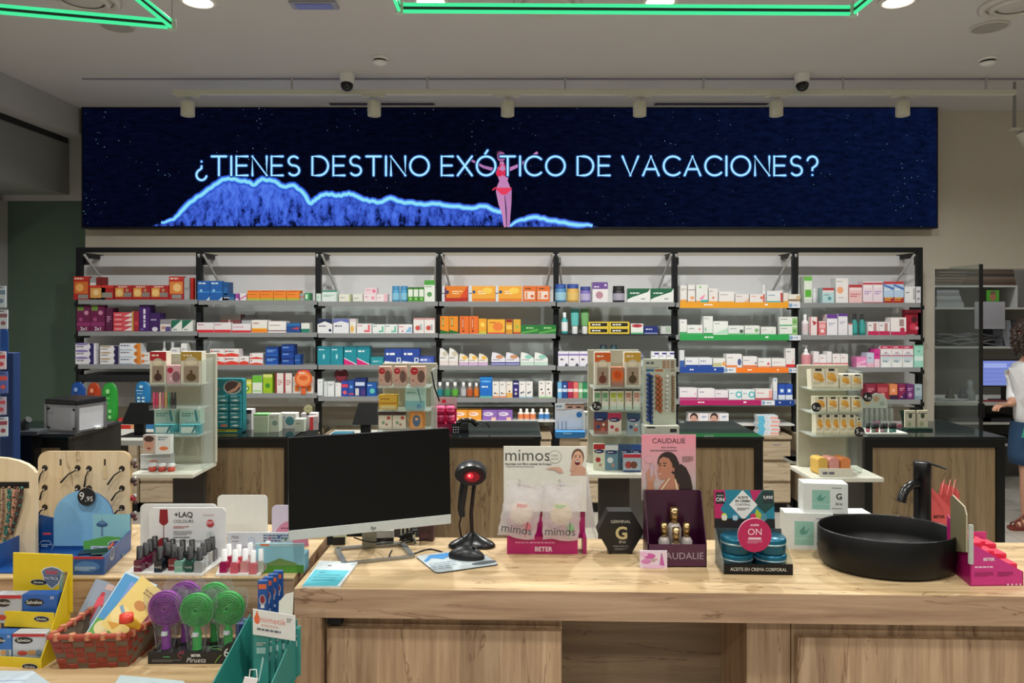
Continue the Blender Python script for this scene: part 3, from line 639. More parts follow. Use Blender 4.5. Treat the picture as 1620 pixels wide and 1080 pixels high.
shelf(1, 2, '''
319 331 564 ~ small red and white carton ~ e8e0de|r 0 0 1 .5 e04434
332 378 564 2 ~ flat white carton with red wave ~ ece6e4|p e04434 0 0 1 0 1 .3 .5 .5 0 .3|c .12 .7 .12 c02830|l .24 .66 .6 1 .12 445
378 394 564 ~ short white carton with red wave ~ ece6e4|p e04434 0 0 1 0 1 .3 .5 .5 0 .3|l .2 .66 .6 1 .12 445
395 416 559 1 2 ~ white carton with red base line ~ ece6e4|p e04434 0 0 1 0 1 .2 .5 .4 0 .2|c .12 .7 .12 c02830
420 440 549 1 2 ~ deep blue carton ~ 1a4ca4|l .12 .6 .7 2 .09 8cc0ec|r 0 .82 1 1 12387c|r 0 0 1 .1 2e70c8
445 465 545 1 3 ~ dark blue carton ~ 17439a|l .12 .5 .7 1 .14 8cb8e8|r 0 .8 1 1 103070
466 475 561 ~ narrow blue carton ~ 1f4f9c|r 0 .4 1 .5 5080c0
''')
shelf(1, 2, '332 378 552 2 ~ white and red carton on the lower pair ~ ece6e4|p e04434 0 0 1 0 1 .3 .5 .5 0 .3|c .12 .7 .12 c02830|l .24 .66 .6 1 .12 445', base=564.2)
shelf(1, 3, '''
336 381 606 ~ long flat white carton ~ dcdedc|r 0 .5 1 .58 6c7888|r .1 .2 .6 .35 9cb070
382 398 601 ~ yellow carton with green picture ~ ccd448|r 0 .7 1 .86 e8e4a0|c .5 .35 .3 4a8c30|c .5 .35 .16 e4e8c0
399 415 594 ~ white carton with green lid ~ dde6d4|r 0 .6 1 1 6cb83c|r .1 .1 .9 .16 8cc86c
416 431 592 ~ lime carton with leaf ~ 9cc028|r 0 .84 1 1 d8dc80|c .5 .4 .26 3f8c28
435 462 590 2 ~ white carton with maroon side stripe ~ e4d8d4|r 0 0 .22 1 98303c|l .35 .6 .5 3 .05 a66|r .3 .1 .9 .4 e8e0dc
463 496 596 ~ white carton behind the round orange sign ~ ded4cc|r .1 .1 .3 .5 e87828|r .7 .1 .9 .5 e87828
''')
shelf(2, 0, '''
500 508 464 ~ tiny pale green carton ~ cfe0d4|l .2 .5 .6 1 .1 4a8
509 534 459 ~ white carton with teal lid line ~ dde6e2|r 0 .86 1 1 3c8c78|l .1 .55 .7 2 .06 6a9|r .9 0 1 .8 b0ccc0
536 555 465 ~ small cream carton ~ e4e4d4|r .9 0 1 1 a8b46c|l .1 .5 .6 1 .1 889
558 574 465 ~ small pale carton ~ e2e4da|l .1 .4 .7 1 .1 998|r 0 0 1 .1 c8d0b8
575 595 465 ~ pale pink carton ~ ecdfe2|c .75 .5 .25 e8a0b4|l .1 .6 .4 1 .1 b68
595 613 465 ~ white and pink carton ~ ebe2e4|r .7 0 1 1 ecb8c4|l .1 .5 .4 1 .1 c79
619 645 452 2 ~ light blue jar ~ jar 4a9cc8 3c88b8 88c4e0
645 671 454 3 ~ green and white bottle box ~ 4f9c3c|r .05 .35 .95 .85 dfe8dc|c .5 .2 .2 b0dc90|r 0 .9 1 1 2f6c28
671 688 443 ~ white carton with green lid and leaf ~ e4eae0|r 0 .78 1 1 48a03c|c .5 .34 .24 5c9c5c|l .1 .68 .8 1 .04 686
''')
shelf(2, 0, '577 596 455 ~ pink carton on top of pale one ~ ecd0d8|c .78 .5 .28 e07c9c|l .1 .6 .5 1 .1 b57', base=465.2)
shelf(2, 1, '''
502 526 504 ~ white carton with black crescent top ~ e6e6e8|p 1c2a4c 0 .62 0 1 1 1 1 .62 .5 .82|l .1 .45 .7 1 .09 445|c .85 .2 .1 1c2a4c
527 552 504 ~ white carton with violet crescent top ~ e4e4ea|p 6470b0 0 .7 0 1 1 1 1 .7 .5 .84|l .1 .45 .7 1 .09 445
553 563 504 ~ white carton with yellow drop ~ e8e4dc|o .4 .3 .3 .25 e8b860|r 0 .8 1 1 d8c8d0
564 588 512 ~ white carton with red hook ~ e8e6e6|p e07078 .5 .1 .9 .1 .9 .9 .75 .9 .75 .35 .5 .35|l .05 .75 .5 1 .09 c56
589 629 513 2 ~ white carton with teal hook ~ e6e8e6|p 70bca8 .5 .1 .9 .1 .9 .8 .75 .8 .75 .3 .5 .3|l .05 .75 .5 1 .09 488
630 652 513 ~ white carton with red and blue arc ~ e8e6e8|p 88b8dc .5 .1 .95 .1 .95 .7 .8 .7|l .05 .7 .5 1 .1 c34|c .3 .25 .1 d86070
654 688 503 2 ~ white carton with red heart shape ~ e6e0de|c .4 .35 .24 c85048|r .6 .2 .8 .6 a8b0b8|r 0 .9 1 1 c89090
''')
shelf(2, 2, '''
502 543 548 2 ~ tall teal carton ~ 1f8c9c|l .1 .8 .6 1 .06 cfe8ec|o .5 .45 .08 .14 a8dce4|r 0 .86 1 1 1a7888
544 585 548 2 ~ teal carton with pink slanting foot ~ 1f8c9c|p d8287c 0 0 1 0 0 .34|p f0f4f4 0 .34 1 0 1 .04 0 .38|l .1 .7 .7 1 .08 e4f2f4|r 0 .88 1 1 17707e
586 607 565 ~ small teal carton ~ 25909c|r .15 .3 .85 .6 48a8b0|l .2 .4 .5 1 .1 e0f0f0
608 664 552 2 ~ blue carton with white foot ~ 28489c|p eceef2 0 0 1 0 1 .1 0 .24|l .1 .62 .7 1 .13 f0f4fa|r .7 .14 .95 .45 e4e8f0|r .76 .2 .9 .4 3c5cac
661 687 564 ~ low blue carton with rounded label ~ 3a50a8|r 0 0 1 .14 e6e6ec|o .45 .55 .4 .28 5a70c0|l .16 .5 .55 1 .2 f0f0fa
''')
shelf(2, 3, '''
502 511 600 ~ tall slim white carton ~ dfe2e4|l .2 .8 .6 1 .03 889
512 518 604 ~ narrow white carton ~ d4dadc|l .2 .8 .6 1 .03 889
518 529 604 ~ slim white carton with grey line ~ e0e4e4|l .15 .82 .7 2 .04 667
530 540 606 ~ slim white carton with red mark ~ e4e4e4|l .15 .82 .4 1 .04 c44
540 551 603 ~ blue and red carton ~ 2c48a4|r 0 .6 1 .8 d84058|c .5 .25 .3 e06070
551 560 602 ~ slim blue carton with dots ~ 2450a0|c .5 .6 .3 70a0e0|r 0 .1 1 .2 c04868
560 579 599 ~ dark blue carton with white label ~ 1b3072|r .1 .6 .9 .8 c8d4ec|r .1 .05 .4 .45 d0d0d4|r .6 .05 .95 .4 503880
580 595 606 ~ bright blue carton ~ 1d58a8|c .6 .4 .28 60c0b0|l .1 .8 .7 1 .07 e0ecf8
''')
shelf(3, 0, '''
699 740 452 ~ wide orange and red carton with striped side ~ e07c24|r 0 0 .1 1 d8dce4|r 0 .5 .1 .56 3c4868|r .1 0 1 .24 b02820|c .2 .6 .12 2c3860|l .4 .62 .4 2 .07 f4dca8|r .1 .24 .16 .9 702840|p d84828 .7 .24 1 .24 1 1
742 826 452 2 ~ wide golden carton with striped side ~ eea83c|r 0 0 .1 1 d8dce4|r 0 .5 .1 .56 3c4868|r .12 0 1 .2 e08030|c .18 .62 .1 34507c|l .35 .62 .4 2 .07 fff0c8|o .7 .7 .2 .2 f4cc58
827 870 452 2 ~ square orange carton with white centre ~ e0702c|r .12 .16 .88 .66 ead8cc|r .2 .2 .34 .6 e09060|c .7 .35 .12 d86030|l .2 .8 .6 1 .07 402818
''')
shelf(3, 1, '''
696 725 500 2 ~ orange carton with green foot ~ e88c24|p 2f6c30 0 0 1 0 1 .12 0 .24|r .22 .42 .42 .9 3c5c2c|r .27 .48 .37 .84 e8d080
727 757 500 2 ~ orange and red carton ~ e4702c|r .25 .3 .45 .9 98301c|r .3 .36 .4 .84 ecb088|c .4 .16 .12 8c2c20
757 770 504 ~ yellow orange carton ~ eca430|c .5 .6 .28 f4d060|r 0 0 1 .16 c8c040
771 799 505 ~ wide yellow orange carton ~ eeb03c|o .6 .5 .3 .3 e8803c|r 0 0 1 .1 d85030|l .1 .75 .5 1 .08 b05020
800 811 505 ~ amber jar carton with red lid ~ d89028|r .05 .8 .95 1 8c2818|r .1 .3 .9 .6 f0c860
812 824 505 ~ yellow carton with green print ~ dca838|c .5 .5 .26 a8b040|r 0 0 1 .12 c04828
824 880 514 2 ~ low green carton ~ 1f7838|p 58a448 0 .2 1 .6 1 .3 0 0|l .3 .6 .6 1 .14 b8dc9c
''')
shelf(3, 2, '''
695 725 551 2 ~ white tall carton with curved top ~ dome e6e4e0 e0d0d0 c8c0ac
726 772 560 3 ~ white and yellow carton with curved top ~ dome e8e2d4 c89ad8 ecb850
777 822 558 2 ~ white and violet carton with curved top ~ dome e4e2ec 3c3c94 c8906c
823 867 558 2 ~ white and green carton with curved top ~ dome e6eae6 b8d8c8 8cc8b8
''')
shelf(3, 3, '''
690 701 605 ~ vitamin bottle with teal label and white cap ~ bottle 5c6464 e2e2e0 207c88
702 713 605 ~ vitamin bottle with green label and white cap ~ bottle 5a6460 e2e2e0 3c8c5c
714 725 605 ~ vitamin bottle with lime label and white cap ~ bottle 5c6460 e2e2e0 5ca838
728 738 605 ~ vitamin bottle with grey label and white cap ~ bottle 8c8c90 e2e2e0 b8b8bc
738 748 606 ~ vitamin bottle with rust label and white cap ~ bottle 8c5c48 e2e2e0 b85830
749 758 606 ~ vitamin bottle with orange label and white cap ~ bottle 9c6438 e2e2e0 d87828
759 779 597 ~ tall bright blue carton ~ 1c6cc4|r 0 0 1 .08 60b8a8|o .5 .8 .42 .06 5cacec|l .15 .5 .7 1 .07 e8f4fc|r 0 .93 1 1 2f90dc
779 801 604 2 ~ white carton with small coloured figures ~ e6e2de|r 0 0 1 .09 e88c64|c .35 .28 .14 405060|c .65 .24 .12 e89838|l .2 .8 .6 1 .05 667
801 811 604 ~ white carton with orange figures ~ e8e0d4|r 0 0 1 .3 e8b060|c .5 .4 .16 88502c|l .2 .8 .6 1 .05 667
811 821 604 ~ narrow navy carton ~ 2c2a70|c .5 .5 .24 d0b8e0|c .5 .25 .2 e0d0c0|r .1 .85 .9 .93 e0e0f0
821 843 604 2 ~ white carton with dark figures ~ e8e6e4|c .35 .3 .15 2c3c58|c .65 .35 .13 5c3c60|r 0 0 1 .05 88c0dc|l .2 .82 .6 1 .05 667
852 874 603 2 ~ white carton with figures set apart ~ e8e6e2|c .4 .5 .14 3c2c58|c .6 .28 .13 a85048|r 0 0 1 .07 a8d890|l .2 .84 .6 1 .05 667
''')
shelf(3, 4, '''
718 762 649 2 ~ orange carton with white scroll ~ eca03c|o .45 .62 .35 .2 f4e0d0|l .2 .6 .5 1 .09 d83828|r 0 0 .3 .3 f4d8b8
763 811 649 2 ~ lilac carton with white scroll ~ 8f68b8|o .4 .62 .34 .2 e4d8ec|l .15 .6 .5 1 .08 6c3c98|r .6 0 .9 .3 e8c0b0
819 848 647 3 ~ white pot with orange label ~ bottle e4ded8 ececea e88858
852 870 647 2 ~ white pot with blue label ~ bottle e2e4e8 ececec 4888c8
''')
shelf(4, 0, '''
878 897 449 ~ light blue round tub ~ jar 4c88b8 2c50a0 9cc8dc
897 917 449 ~ golden round tub with runner ~ jar d8a850 2c4c98 e4c070
918 936 453 ~ violet and blue round tub ~ jar 7868b4 34408c b8b0d8
937 962 446 ~ white carton with violet top and picture ~ e6e2e4|r 0 .66 1 1 6c4c98|c .45 .36 .24 b88898|c .84 .85 .07 e8e4f0|l .1 .74 .5 1 .06 f0ecf4
970 990 452 ~ black jar with pale label ~ jar 15161a 0e0f12 aba6b8
992 1066 456 2 ~ wide white carton with green slanting band ~ eaecea|p 1c6444 0 .95 0 .2 1 1|p 1c6444 0 .25 0 1 1 1 .9 .75|l .12 .62 .6 1 .09 e4f0e8|l .6 .22 .25 1 .06 447
''')
shelf(4, 1, '''
888 899 494 ~ teal and white dropper bottle ~ bottle 3ca8a8 dce4e6 e4e8ea
903 917 488 ~ white tube with teal band ~ tube 54b0ac e4e8e8
919 933 488 ~ white tube with green band ~ tube 68a060 e4e8e4
931 996 509 2 2 ~ low yellow carton with black label ~ e0c440|r .08 .26 .92 .82 16161a|l .16 .42 .65 1 .22 f0f0e8
998 1018 512 ~ white carton with red lens shape ~ e6e8e4|o .5 .8 .44 .18 c04050|o .5 .8 .2 .08 8c2838|r 0 0 1 .14 68c090
1019 1041 516 ~ small navy carton ~ 1c2c78|l .1 .55 .7 1 .14 dce0f4|r 0 0 1 .16 8898c8
1044 1062 516 ~ small grey and white carton ~ c8ccc8|r .5 .2 .95 .9 a4b4a4|r 0 0 .1 1 8c9090
''')
shelf(4, 2, '''
883 933 556 3 ~ white carton with violet lettering ~ e6e2ec|r 0 .72 1 .84 8478b8|p 30304c .6 0 .8 .22 1 0|l .2 .4 .55 1 .12 556
934 945 556 ~ narrow white and violet carton ~ e2deea|r 0 .7 1 .84 8478b8
966 1018 560 4 ~ white carton with navy lid ~ dde2ea|r 0 .5 1 1 26387c|l .1 .3 .7 1 .1 66a
1030 1067 556 3 ~ tall white carton with navy mark ~ e8e8ee|r .4 .8 1 .92 3c3c88|l .1 .66 .6 1 .05 557
''', base=579)
shelf(4, 2, '''
949 961 546 ~ dark green round jar ~ jar 24484c 182c38
966 977 546 ~ dark teal round jar ~ jar 1c4c54 14303c
''', base=559.9, D=FD+.03)
shelf(4, 3, '''
882 889 605 ~ narrow light blue carton ~ 70b0dc|r 0 .4 1 .6 e0ecf4
889 898 605 ~ narrow navy carton ~ 1f4890|r 0 .4 1 .6 c0d4ec|c .5 .75 .2 e0e8f4
898 907 605 ~ narrow crimson carton ~ a82448|r 0 .4 1 .6 e8ccd4
907 915 605 ~ narrow salmon carton ~ dc7068|r 0 .4 1 .6 f0d8d4
915 922 606 ~ narrow pale green carton ~ 88b488|r 0 .4 1 .6 e0ecdc
922 931 606 ~ narrow green carton ~ 2c8458|r 0 .4 1 .6 a0d0b0
''')
shelf(5, 0, '''
1076 1087 451 ~ slim tall white carton with orange foot ~ e8e6e4|r 0 0 1 .18 e8a040|l .15 .78 .7 2 .04 998
1088 1100 450 ~ slim tall white carton with dark lettering ~ eae8e6|r 0 .7 1 .73 445|o .6 .28 .3 .1 e8b088|r 0 0 1 .1 e8a040
1101 1120 450 ~ white carton with pink and teal foot ~ e8eae8|p f090b8 .2 .2 .6 .2 .8 .5|r .4 0 1 .16 28b0b8|c .35 .86 .1 8cc870|r 0 0 .4 .12 e8a040
1121 1136 456 ~ white carton with orange specks ~ eae6e4|c .5 .36 .14 e0907c|r 0 0 1 .12 eca848|l .1 .8 .5 1 .05 889
1137 1162 461 ~ wide white carton with orange foot ~ eceaea|r 0 0 1 .14 e8a850|l .1 .7 .7 1 .07 99a
1163 1185 465 ~ white carton with dark corner ~ e8e4e4|p e8b898 .5 0 1 .5 1 0|l .1 .7 .6 1 .09 b88
1186 1210 465 ~ white carton with red ring ~ ebe8e6|c .8 .6 .18 e07c60|r .9 0 1 1 c85850|l .1 .7 .5 1 .09 e98
1206 1213 450 ~ slim standing white tube ~ bottle dcdee0 e8e8ea
1213 1238 460 ~ white carton with turquoise foot ~ e6eaec|r 0 0 1 .16 30b4bc|r .88 .1 1 .85 d84848|l .1 .6 .6 1 .08 79b
1239 1247 463 ~ narrow white and orange carton ~ e8e0d8|r 0 0 1 .2 e8a850
1247 1266 465 ~ white carton with brown band ~ e8e4dc|r 0 .2 1 .42 8c7058|c .84 .6 .26 d8b890
''')
shelf(5, 1, '''
1075 1087 505 ~ slim white carton with green line ~ e8e8e6|r 0 0 1 .2 48a868|l .2 .8 .6 1 .05 889
1087 1112 514 ~ wide white carton with green foot ~ e9eae8|r 0 0 1 .2 4cac6c|c .8 .6 .12 e8a0a8|l .1 .6 .5 1 .09 889
1113 1128 500 ~ tall white carton with green foot ~ e6e8e6|r 0 0 1 .12 3ca060|r .1 .2 .3 .4 9cc4ac|l .1 .85 .7 1 .04 889
1128 1152 508 ~ white carton with pale green waves ~ eaeeea|p b8e0c8 0 .1 1 .5 1 .1|l .1 .8 .5 1 .06 889
1152 1177 515 ~ white carton with dark plant picture ~ e8eae8|c .85 .4 .2 4c5c54|r 0 0 1 .18 70bc88|l .1 .65 .6 1 .08 889
1178 1202 515 ~ white carton with green plant picture ~ e8eae6|c .8 .5 .22 90b888|r 0 0 1 .18 8cc89c|l .1 .65 .5 1 .08 889
1204 1228 517 ~ plain white carton with small print ~ eaeae8|r 0 0 1 .16 8cc89c|l .1 .6 .4 1 .08 b89|c .7 .4 .06 e0a090
1233 1262 501 1 2 ~ white carton with green end ~ e6eae4|r .7 0 1 .9 9cc488|c .84 .45 .22 6ca85c|r 0 0 .7 .14 58b078|l .08 .7 .5 1 .08 778
''')
shelf(5, 2, '''
1075 1083 554 ~ slim grey white carton ~ d8dadc|r 0 0 1 .4 3c60a8
1084 1127 566 2 ~ flat white carton with navy foot ~ e8eaee|r 0 0 1 .26 284c9c|l .1 .6 .6 1 .12 88a
1128 1148 567 ~ white carton with yellow centre ~ e8e8e4|r 0 .1 .7 .5 c8c490|c .9 .4 .24 f0a860
1149 1174 560 ~ white carton with dark blue figure ~ e9e7e8|o .84 .4 .12 .26 4c5c90|r 0 0 .7 .16 f08c48|l .08 .7 .5 1 .07 a99
1175 1198 564 ~ white carton with orange foot ~ ebe9ea|r 0 0 1 .2 f08048|c .9 .4 .08 445|l .1 .6 .5 1 .09 99a
1199 1220 567 ~ white carton with red curl ~ ecebea|c .8 .4 .16 e06c78|r 0 0 1 .12 f09060|l .1 .6 .5 1 .09 99a
1221 1243 567 ~ white carton with thin orange line ~ ebebea|r 0 0 1 .12 e88048|l .1 .5 .7 1 .09 c9a
1243 1258 551 ~ tall white carton with red foot ~ e4e2e2|r 0 0 1 .16 e03c3c|l .1 .8 .6 1 .05 778|p e88080 .7 .3 .9 .5 .8 .2
''')
shelf(5, 3, '''
1075 1103 614 ~ wide white carton with magenta foot ~ e9e4e8|r 0 0 1 .18 b83c78|c .9 .5 .08 e8a8c0|l .1 .65 .5 1 .08 99a
1104 1131 615 ~ plain wide white carton with magenta foot ~ eae6ea|r 0 0 1 .16 b83c78|l .1 .65 .4 1 .09 778
1131 1152 618 ~ low white carton with magenta foot ~ e8e2e8|r 0 0 1 .2 a83c70|l .1 .6 .5 1 .1 99a
1153 1194 617 2 ~ white carton with turquoise ring ~ e9ecee|c .78 .52 .36 58bcc4|c .78 .52 .2 e9ecee|l .1 .6 .4 1 .09 7ab
1195 1222 616 ~ white carton with pink end ~ e8e2e2|r .8 .1 1 .9 e8a8a0|l .1 .6 .6 1 .08 c77|r 0 0 1 .14 c83c48
1223 1230 598 ~ tall slim white carton ~ e2e2e4|c .5 .9 .3 8ac|r 0 0 1 .4 c8d4e8
1231 1254 608 2 ~ blue carton with white square ~ 2850b0|r 0 0 1 .3 dce4f0|r .25 .45 .8 .7 88b0ec|r .35 .5 .7 .66 f0f4fc
''')
shelf(5, 4, '''
1089 1153 654 2 ~ white carton with face photograph ~ e8e6ea|r 0 .05 .55 1 dcc8c4|o .27 .62 .2 .42 2e2226|o .26 .46 .16 .36 cfa090|o .26 .28 .07 .05 b85060|o .2 .56 .03 .03 403030|o .33 .56 .03 .03 403030|l .66 .7 .26 2 .06 4a80c0
''')
shelf(6, 0, '''
1272 1285 437 ~ tall white and green carton ~ dfe8da|r 0 .84 1 1 68b848|r .1 .22 .9 .5 5cb03c|c .5 .68 .2 e8ece4|r 0 0 1 .14 d0d8d0
1286 1293 456 ~ slim white bottle by green carton ~ bottle d8dce0 e8eaec
1301 1320 455 ~ pale blue carton with red roof edge ~ b8d8dc|r 0 .84 1 1 b83c44|r .06 .7 .94 .82 ecd8d8|c .6 .3 .16 5898a0|l .1 .5 .7 1 .06 688
1322 1342 440 ~ tall white carton with orange dot ~ ece8e8|o .35 .52 .26 .14 f0a880|l .1 .86 .6 1 .03 99a|l .2 .2 .6 1 .03 99a
1343 1364 450 ~ pink carton with red roof edge ~ ecc4c4|r 0 .85 1 1 b8343c|r .06 .7 .94 .83 f4e0e0|l .1 .45 .8 2 .06 c86070
1365 1397 445 2 ~ white carton with dark red roof edge ~ ecdde8|r 0 .86 1 .94 c02c38|r .1 .7 .9 .84 f4ecf0|l .15 .5 .7 2 .05 b088c8|r 0 0 1 .04 c02c38
1398 1430 445 2 ~ blue white carton with red foot ~ b8d0ec|r 0 .88 1 1 c83840|p 3c70c0 0 .8 1 .6 1 .7 0 .88|r 0 0 1 .26 b82c20|l .1 .2 .8 2 .05 ecd060|l .1 .6 .7 1 .06 fff
1431 1448 453 ~ white carton with grey sketch ~ eaeaec|r .8 .2 1 .9 b8b8bc|l .1 .6 .5 1 .07 778
1449 1457 453 ~ narrow white carton with grey end ~ dcdce0|c .5 .7 .3 889|c .5 .25 .3 99a
''')
shelf(6, 1, '''
1270 1281 497 ~ white bottle with dark red drop ~ bottle e2dfe2 e8e8ea d8c8cc
1281 1294 501 ~ white carton with red wine swirl ~ e8dede|r 0 0 .1 1 c03038|p b83040 .3 .8 .9 .7 .5 .5|r .9 0 1 1 c03038
1295 1307 508 ~ small rose carton with white figure ~ dc7880|r .1 .5 .9 .8 e8b0b4|c .5 .3 .24 f4e0e0|r 0 .9 1 1 e8c8c8
1308 1325 497 ~ white carton with purple lid ~ e8e6ec|r 0 .8 1 1 6c3c98|l .15 .55 .6 2 .04 99b
1326 1341 496 ~ taller white carton with purple lid ~ e6e4ea|r 0 .88 1 1 5c3490|l .15 .6 .6 2 .04 99b
1342 1349 511 ~ narrow white carton ~ e0dfe2|r 0 .9 1 1 c03848
1349 1359 497 ~ teal bottle with black cap on left ~ bottle 2c8c88 241c20 3ca09c
1361 1371 497 ~ teal bottle with black cap on right ~ bottle 2c8c88 241c20 3ca09c
1373 1408 509 2 ~ white carton with crimson foot and picture ~ ece6e8|r 0 0 1 .3 c82c5c|r .5 .3 .8 .9 b88c8c|l .1 .7 .3 1 .07 778
1409 1434 502 ~ square white carton with crimson foot ~ efe9ea|r 0 0 1 .2 c82c5c|r .55 .5 .85 .9 a88c88|c .75 .3 .16 b83050
''')
shelf(6, 1, '''
1431 1457 490 ~ crimson pouch with dark berries ~ a81c38|c .6 .6 .2 4c1828|c .5 .3 .2 d8405c|r 0 .88 1 1 c84860|c .75 .25 .12 e88898
''', D=FD+.06, base=529)
shelf(6, 2, '''
1270 1286 545 ~ white pump bottle with pink foot ~ pump e6dfe2 ececee d89098
1287 1296 556 ~ slim white carton with pink foot ~ ebe4e6|r 0 0 1 .3 d88890
1296 1308 561 ~ low white carton with pink foot ~ ece8ea|r 0 0 1 .36 d88890|l .2 .7 .6 1 .08 c89
1308 1316 556 ~ narrow white carton with pink foot ~ ebe6e8|r 0 0 1 .3 d88890
1317 1342 560 2 ~ white carton with rose foot ~ ece8e8|r 0 0 1 .34 d88890|l .2 .7 .5 1 .08 c89
1355 1371 565 ~ bright pink carton ~ ec88c0|r 0 0 1 .2 f0d8e4|p f4b8dc 0 .4 1 .8 1 .5 0 .2
1371 1383 558 ~ pale blue and pink carton ~ c8d0e4|r 0 0 1 .3 ecb8cc|l .2 .6 .6 1 .08 88a
1383 1392 552 ~ magenta carton with white foot ~ d83c94|r 0 0 1 .45 f0d0e0|c .5 .7 .3 b02c7c
1393 1445 563.5 3 ~ white carton with round coloured shade ~ e8ecec|o .5 .9 .44 .5 c8d4dc|o .5 .1 .4 .3 f2f4f4|l .2 .5 .6 1 .1 688
1446 1461 546 ~ tall mint carton ~ a0dcc8|r 0 .3 1 .5 d8f0e8|p 2c8878 .3 .8 .5 .66 .7 .8 .5 .72|r 0 .94 1 1 78c0ac
''')
shelf(6, 2, '1393 1445 547 3 ~ white carton with crimson roof edge ~ ebe6e8|r 0 .72 1 1 c42c58|l .2 .82 .6 1 .09 f4e0e8|p c04060 .3 .5 .5 .2 .7 .5 .5 .3|r 0 0 1 .08 c42c58', base=563.3)
shelf(6, 3, '''
1370 1386 608 ~ tall maroon carton ~ 8a2840|l .2 .7 .6 3 .05 d898a0|p 5c1830 0 .3 1 .6 1 0 0 0
1387 1406 608 ~ maroon carton with rose picture ~ 9c2c3c|r .1 .5 .9 .8 b85860|c .5 .3 .2 d89088
1407 1420 608 ~ orange carton with dark foot ~ e08858|r 0 0 1 .3 3c2440|c .5 .6 .24 ecb090
1421 1433 608 ~ wine red carton with slanting print ~ 882454|p 4c1c58 0 0 1 .5 1 0|l .2 .7 .6 2 .06 e0a8b8|r .3 .14 .6 .2 ecd0dc
1434 1446 608 ~ purple carton with diamond ~ 6c3070|p c08cb8 .5 .5 .8 .3 .5 .1 .2 .3|l .2 .7 .6 2 .06 d8b0d4
1447 1459 608 ~ pale blue grey carton ~ a8bcc4|r 0 0 1 .24 88a0b0|l .2 .7 .6 2 .05 567
''')
for o, key, i, j, k, n, cat in LST: seen[key] = max(seen.get(key, 0), (i+1)*1)
names = {}
for o, (b, r, desc), i, j, k, n, cat in LST:
    s_ = desc
    if n > 1: s_ += ', '+ORD[i]+' from left'
    if k > 1: s_ += ','+(LVL[k][j] if k <= 3 else [' bottom', ' second', ' third', ' top'][j])+' of stack'
    s_ += ', '+RN[r]+', '+BN[b]
    ws = s_.split()
    if len(ws) > 16: s_ = s_.replace(', '+ORD[i]+' from left', ' '+ORD[i]).replace(' with ', ' ', 1)
    tag(o, s_, cat, (desc+' on '+RN[r]+' of '+BN[b]) if n*k > 1 else None)
# hanging blister pouches in the far left bay
def pouch(px0, px1, yt, yb, col, col2, label, D=5.98, grp=None):
    w = (px1-px0)*D/F; h = (yb-yt)*D/F; mb = MB(); rr = []
    for u, k in ((0, .3), (.02, .8), (.2, 1), (.5, 1.0), (.8, .95), (.93, .75), (1, .35)):
        rr.append([Vector((w/2*k*math.cos(2*PI*q/20), .02*k*math.sin(2*PI*q/20)*(1+.4*math.sin(u*6)), h*u)) for q in range(20)])
    mb.rings(rr, M(col, .25)); f_ = frame((-w/2, -.034, 0))
    mb.art(f_, w, h, [f'o .5 .8 .12 .06 {col2}', f'l .22 .62 .56 1 .03 {col2}', f'l .25 .5 .5 1 .02 {col2}', f'r .26 .28 .44 .36 {col2}', f'r .54 .28 .72 .36 {col2}', f'r .26 .14 .44 .22 {col2}', f'r .54 .14 .72 .22 {col2}'])
    tag(mb.build('hanging_pouch', loc=(X((px0+px1)/2, D), D-.01, Z(yb, D))), label, 'pouch', grp)
pouch(113, 137, 604, 660, '1c4c98', '88a8d8', 'blue hanging blister pouch behind the silver case')
pouch(139, 161, 605, 664, 'b0401c', 'e8a080', 'rust red hanging blister pouch behind the silver case')
pouch(162, 188, 605, 670, '2f9c3c', '98dc90', 'green hanging blister pouch right of the silver case')
pouch(215, 240, 603, 640, '2a78b0', 'c0e0f0', 'blue hanging blister pouch left of first display tower')
# round shelf signs
def sign(px, py, r, D, col, col2, label, paddle=False):
    t = thing('round_sign', label, 'sign', (X(px, D), D, Z(py, D)))
    rr = r*D/F; mb = MB(); fr = frame((0, 0, 0)); mb.prism(fr, [(rr*math.cos(2*PI*i/28), rr*math.sin(2*PI*i/28)) for i in range(28)], .004, col)
    mb.disc(fr, 0, 0, rr*.78, col2, 1, 24); mb.disc(fr, 0, rr*.1, rr*.5, col, 2, 20, rr*.28); mb.art(frame((-rr, 0, -rr)), 2*rr, 2*rr, ['l .25 .8 .5 1 .07 f0e4e0'], 3)
    mb.build('sign_disc', t)
    if paddle: MB().box((-rr*.25, 0, -rr*1.75), (rr*.25, .004, -rr*.9), col).build('sign_stem', t)
    return t
sign(480, 599, 14, 6.0, 'd8602c', 'e88c54', 'round orange sign on the fourth shelf, second bay', True)
sign(480, 586, 9.5, 6.012, 'a8306c', 'c04888', 'round magenta sign behind the orange one, second bay')
sign(540, 593, 11, 6.06, '5c1a28', '7c2838', 'dark maroon oval mouth sign on fourth shelf, third bay')
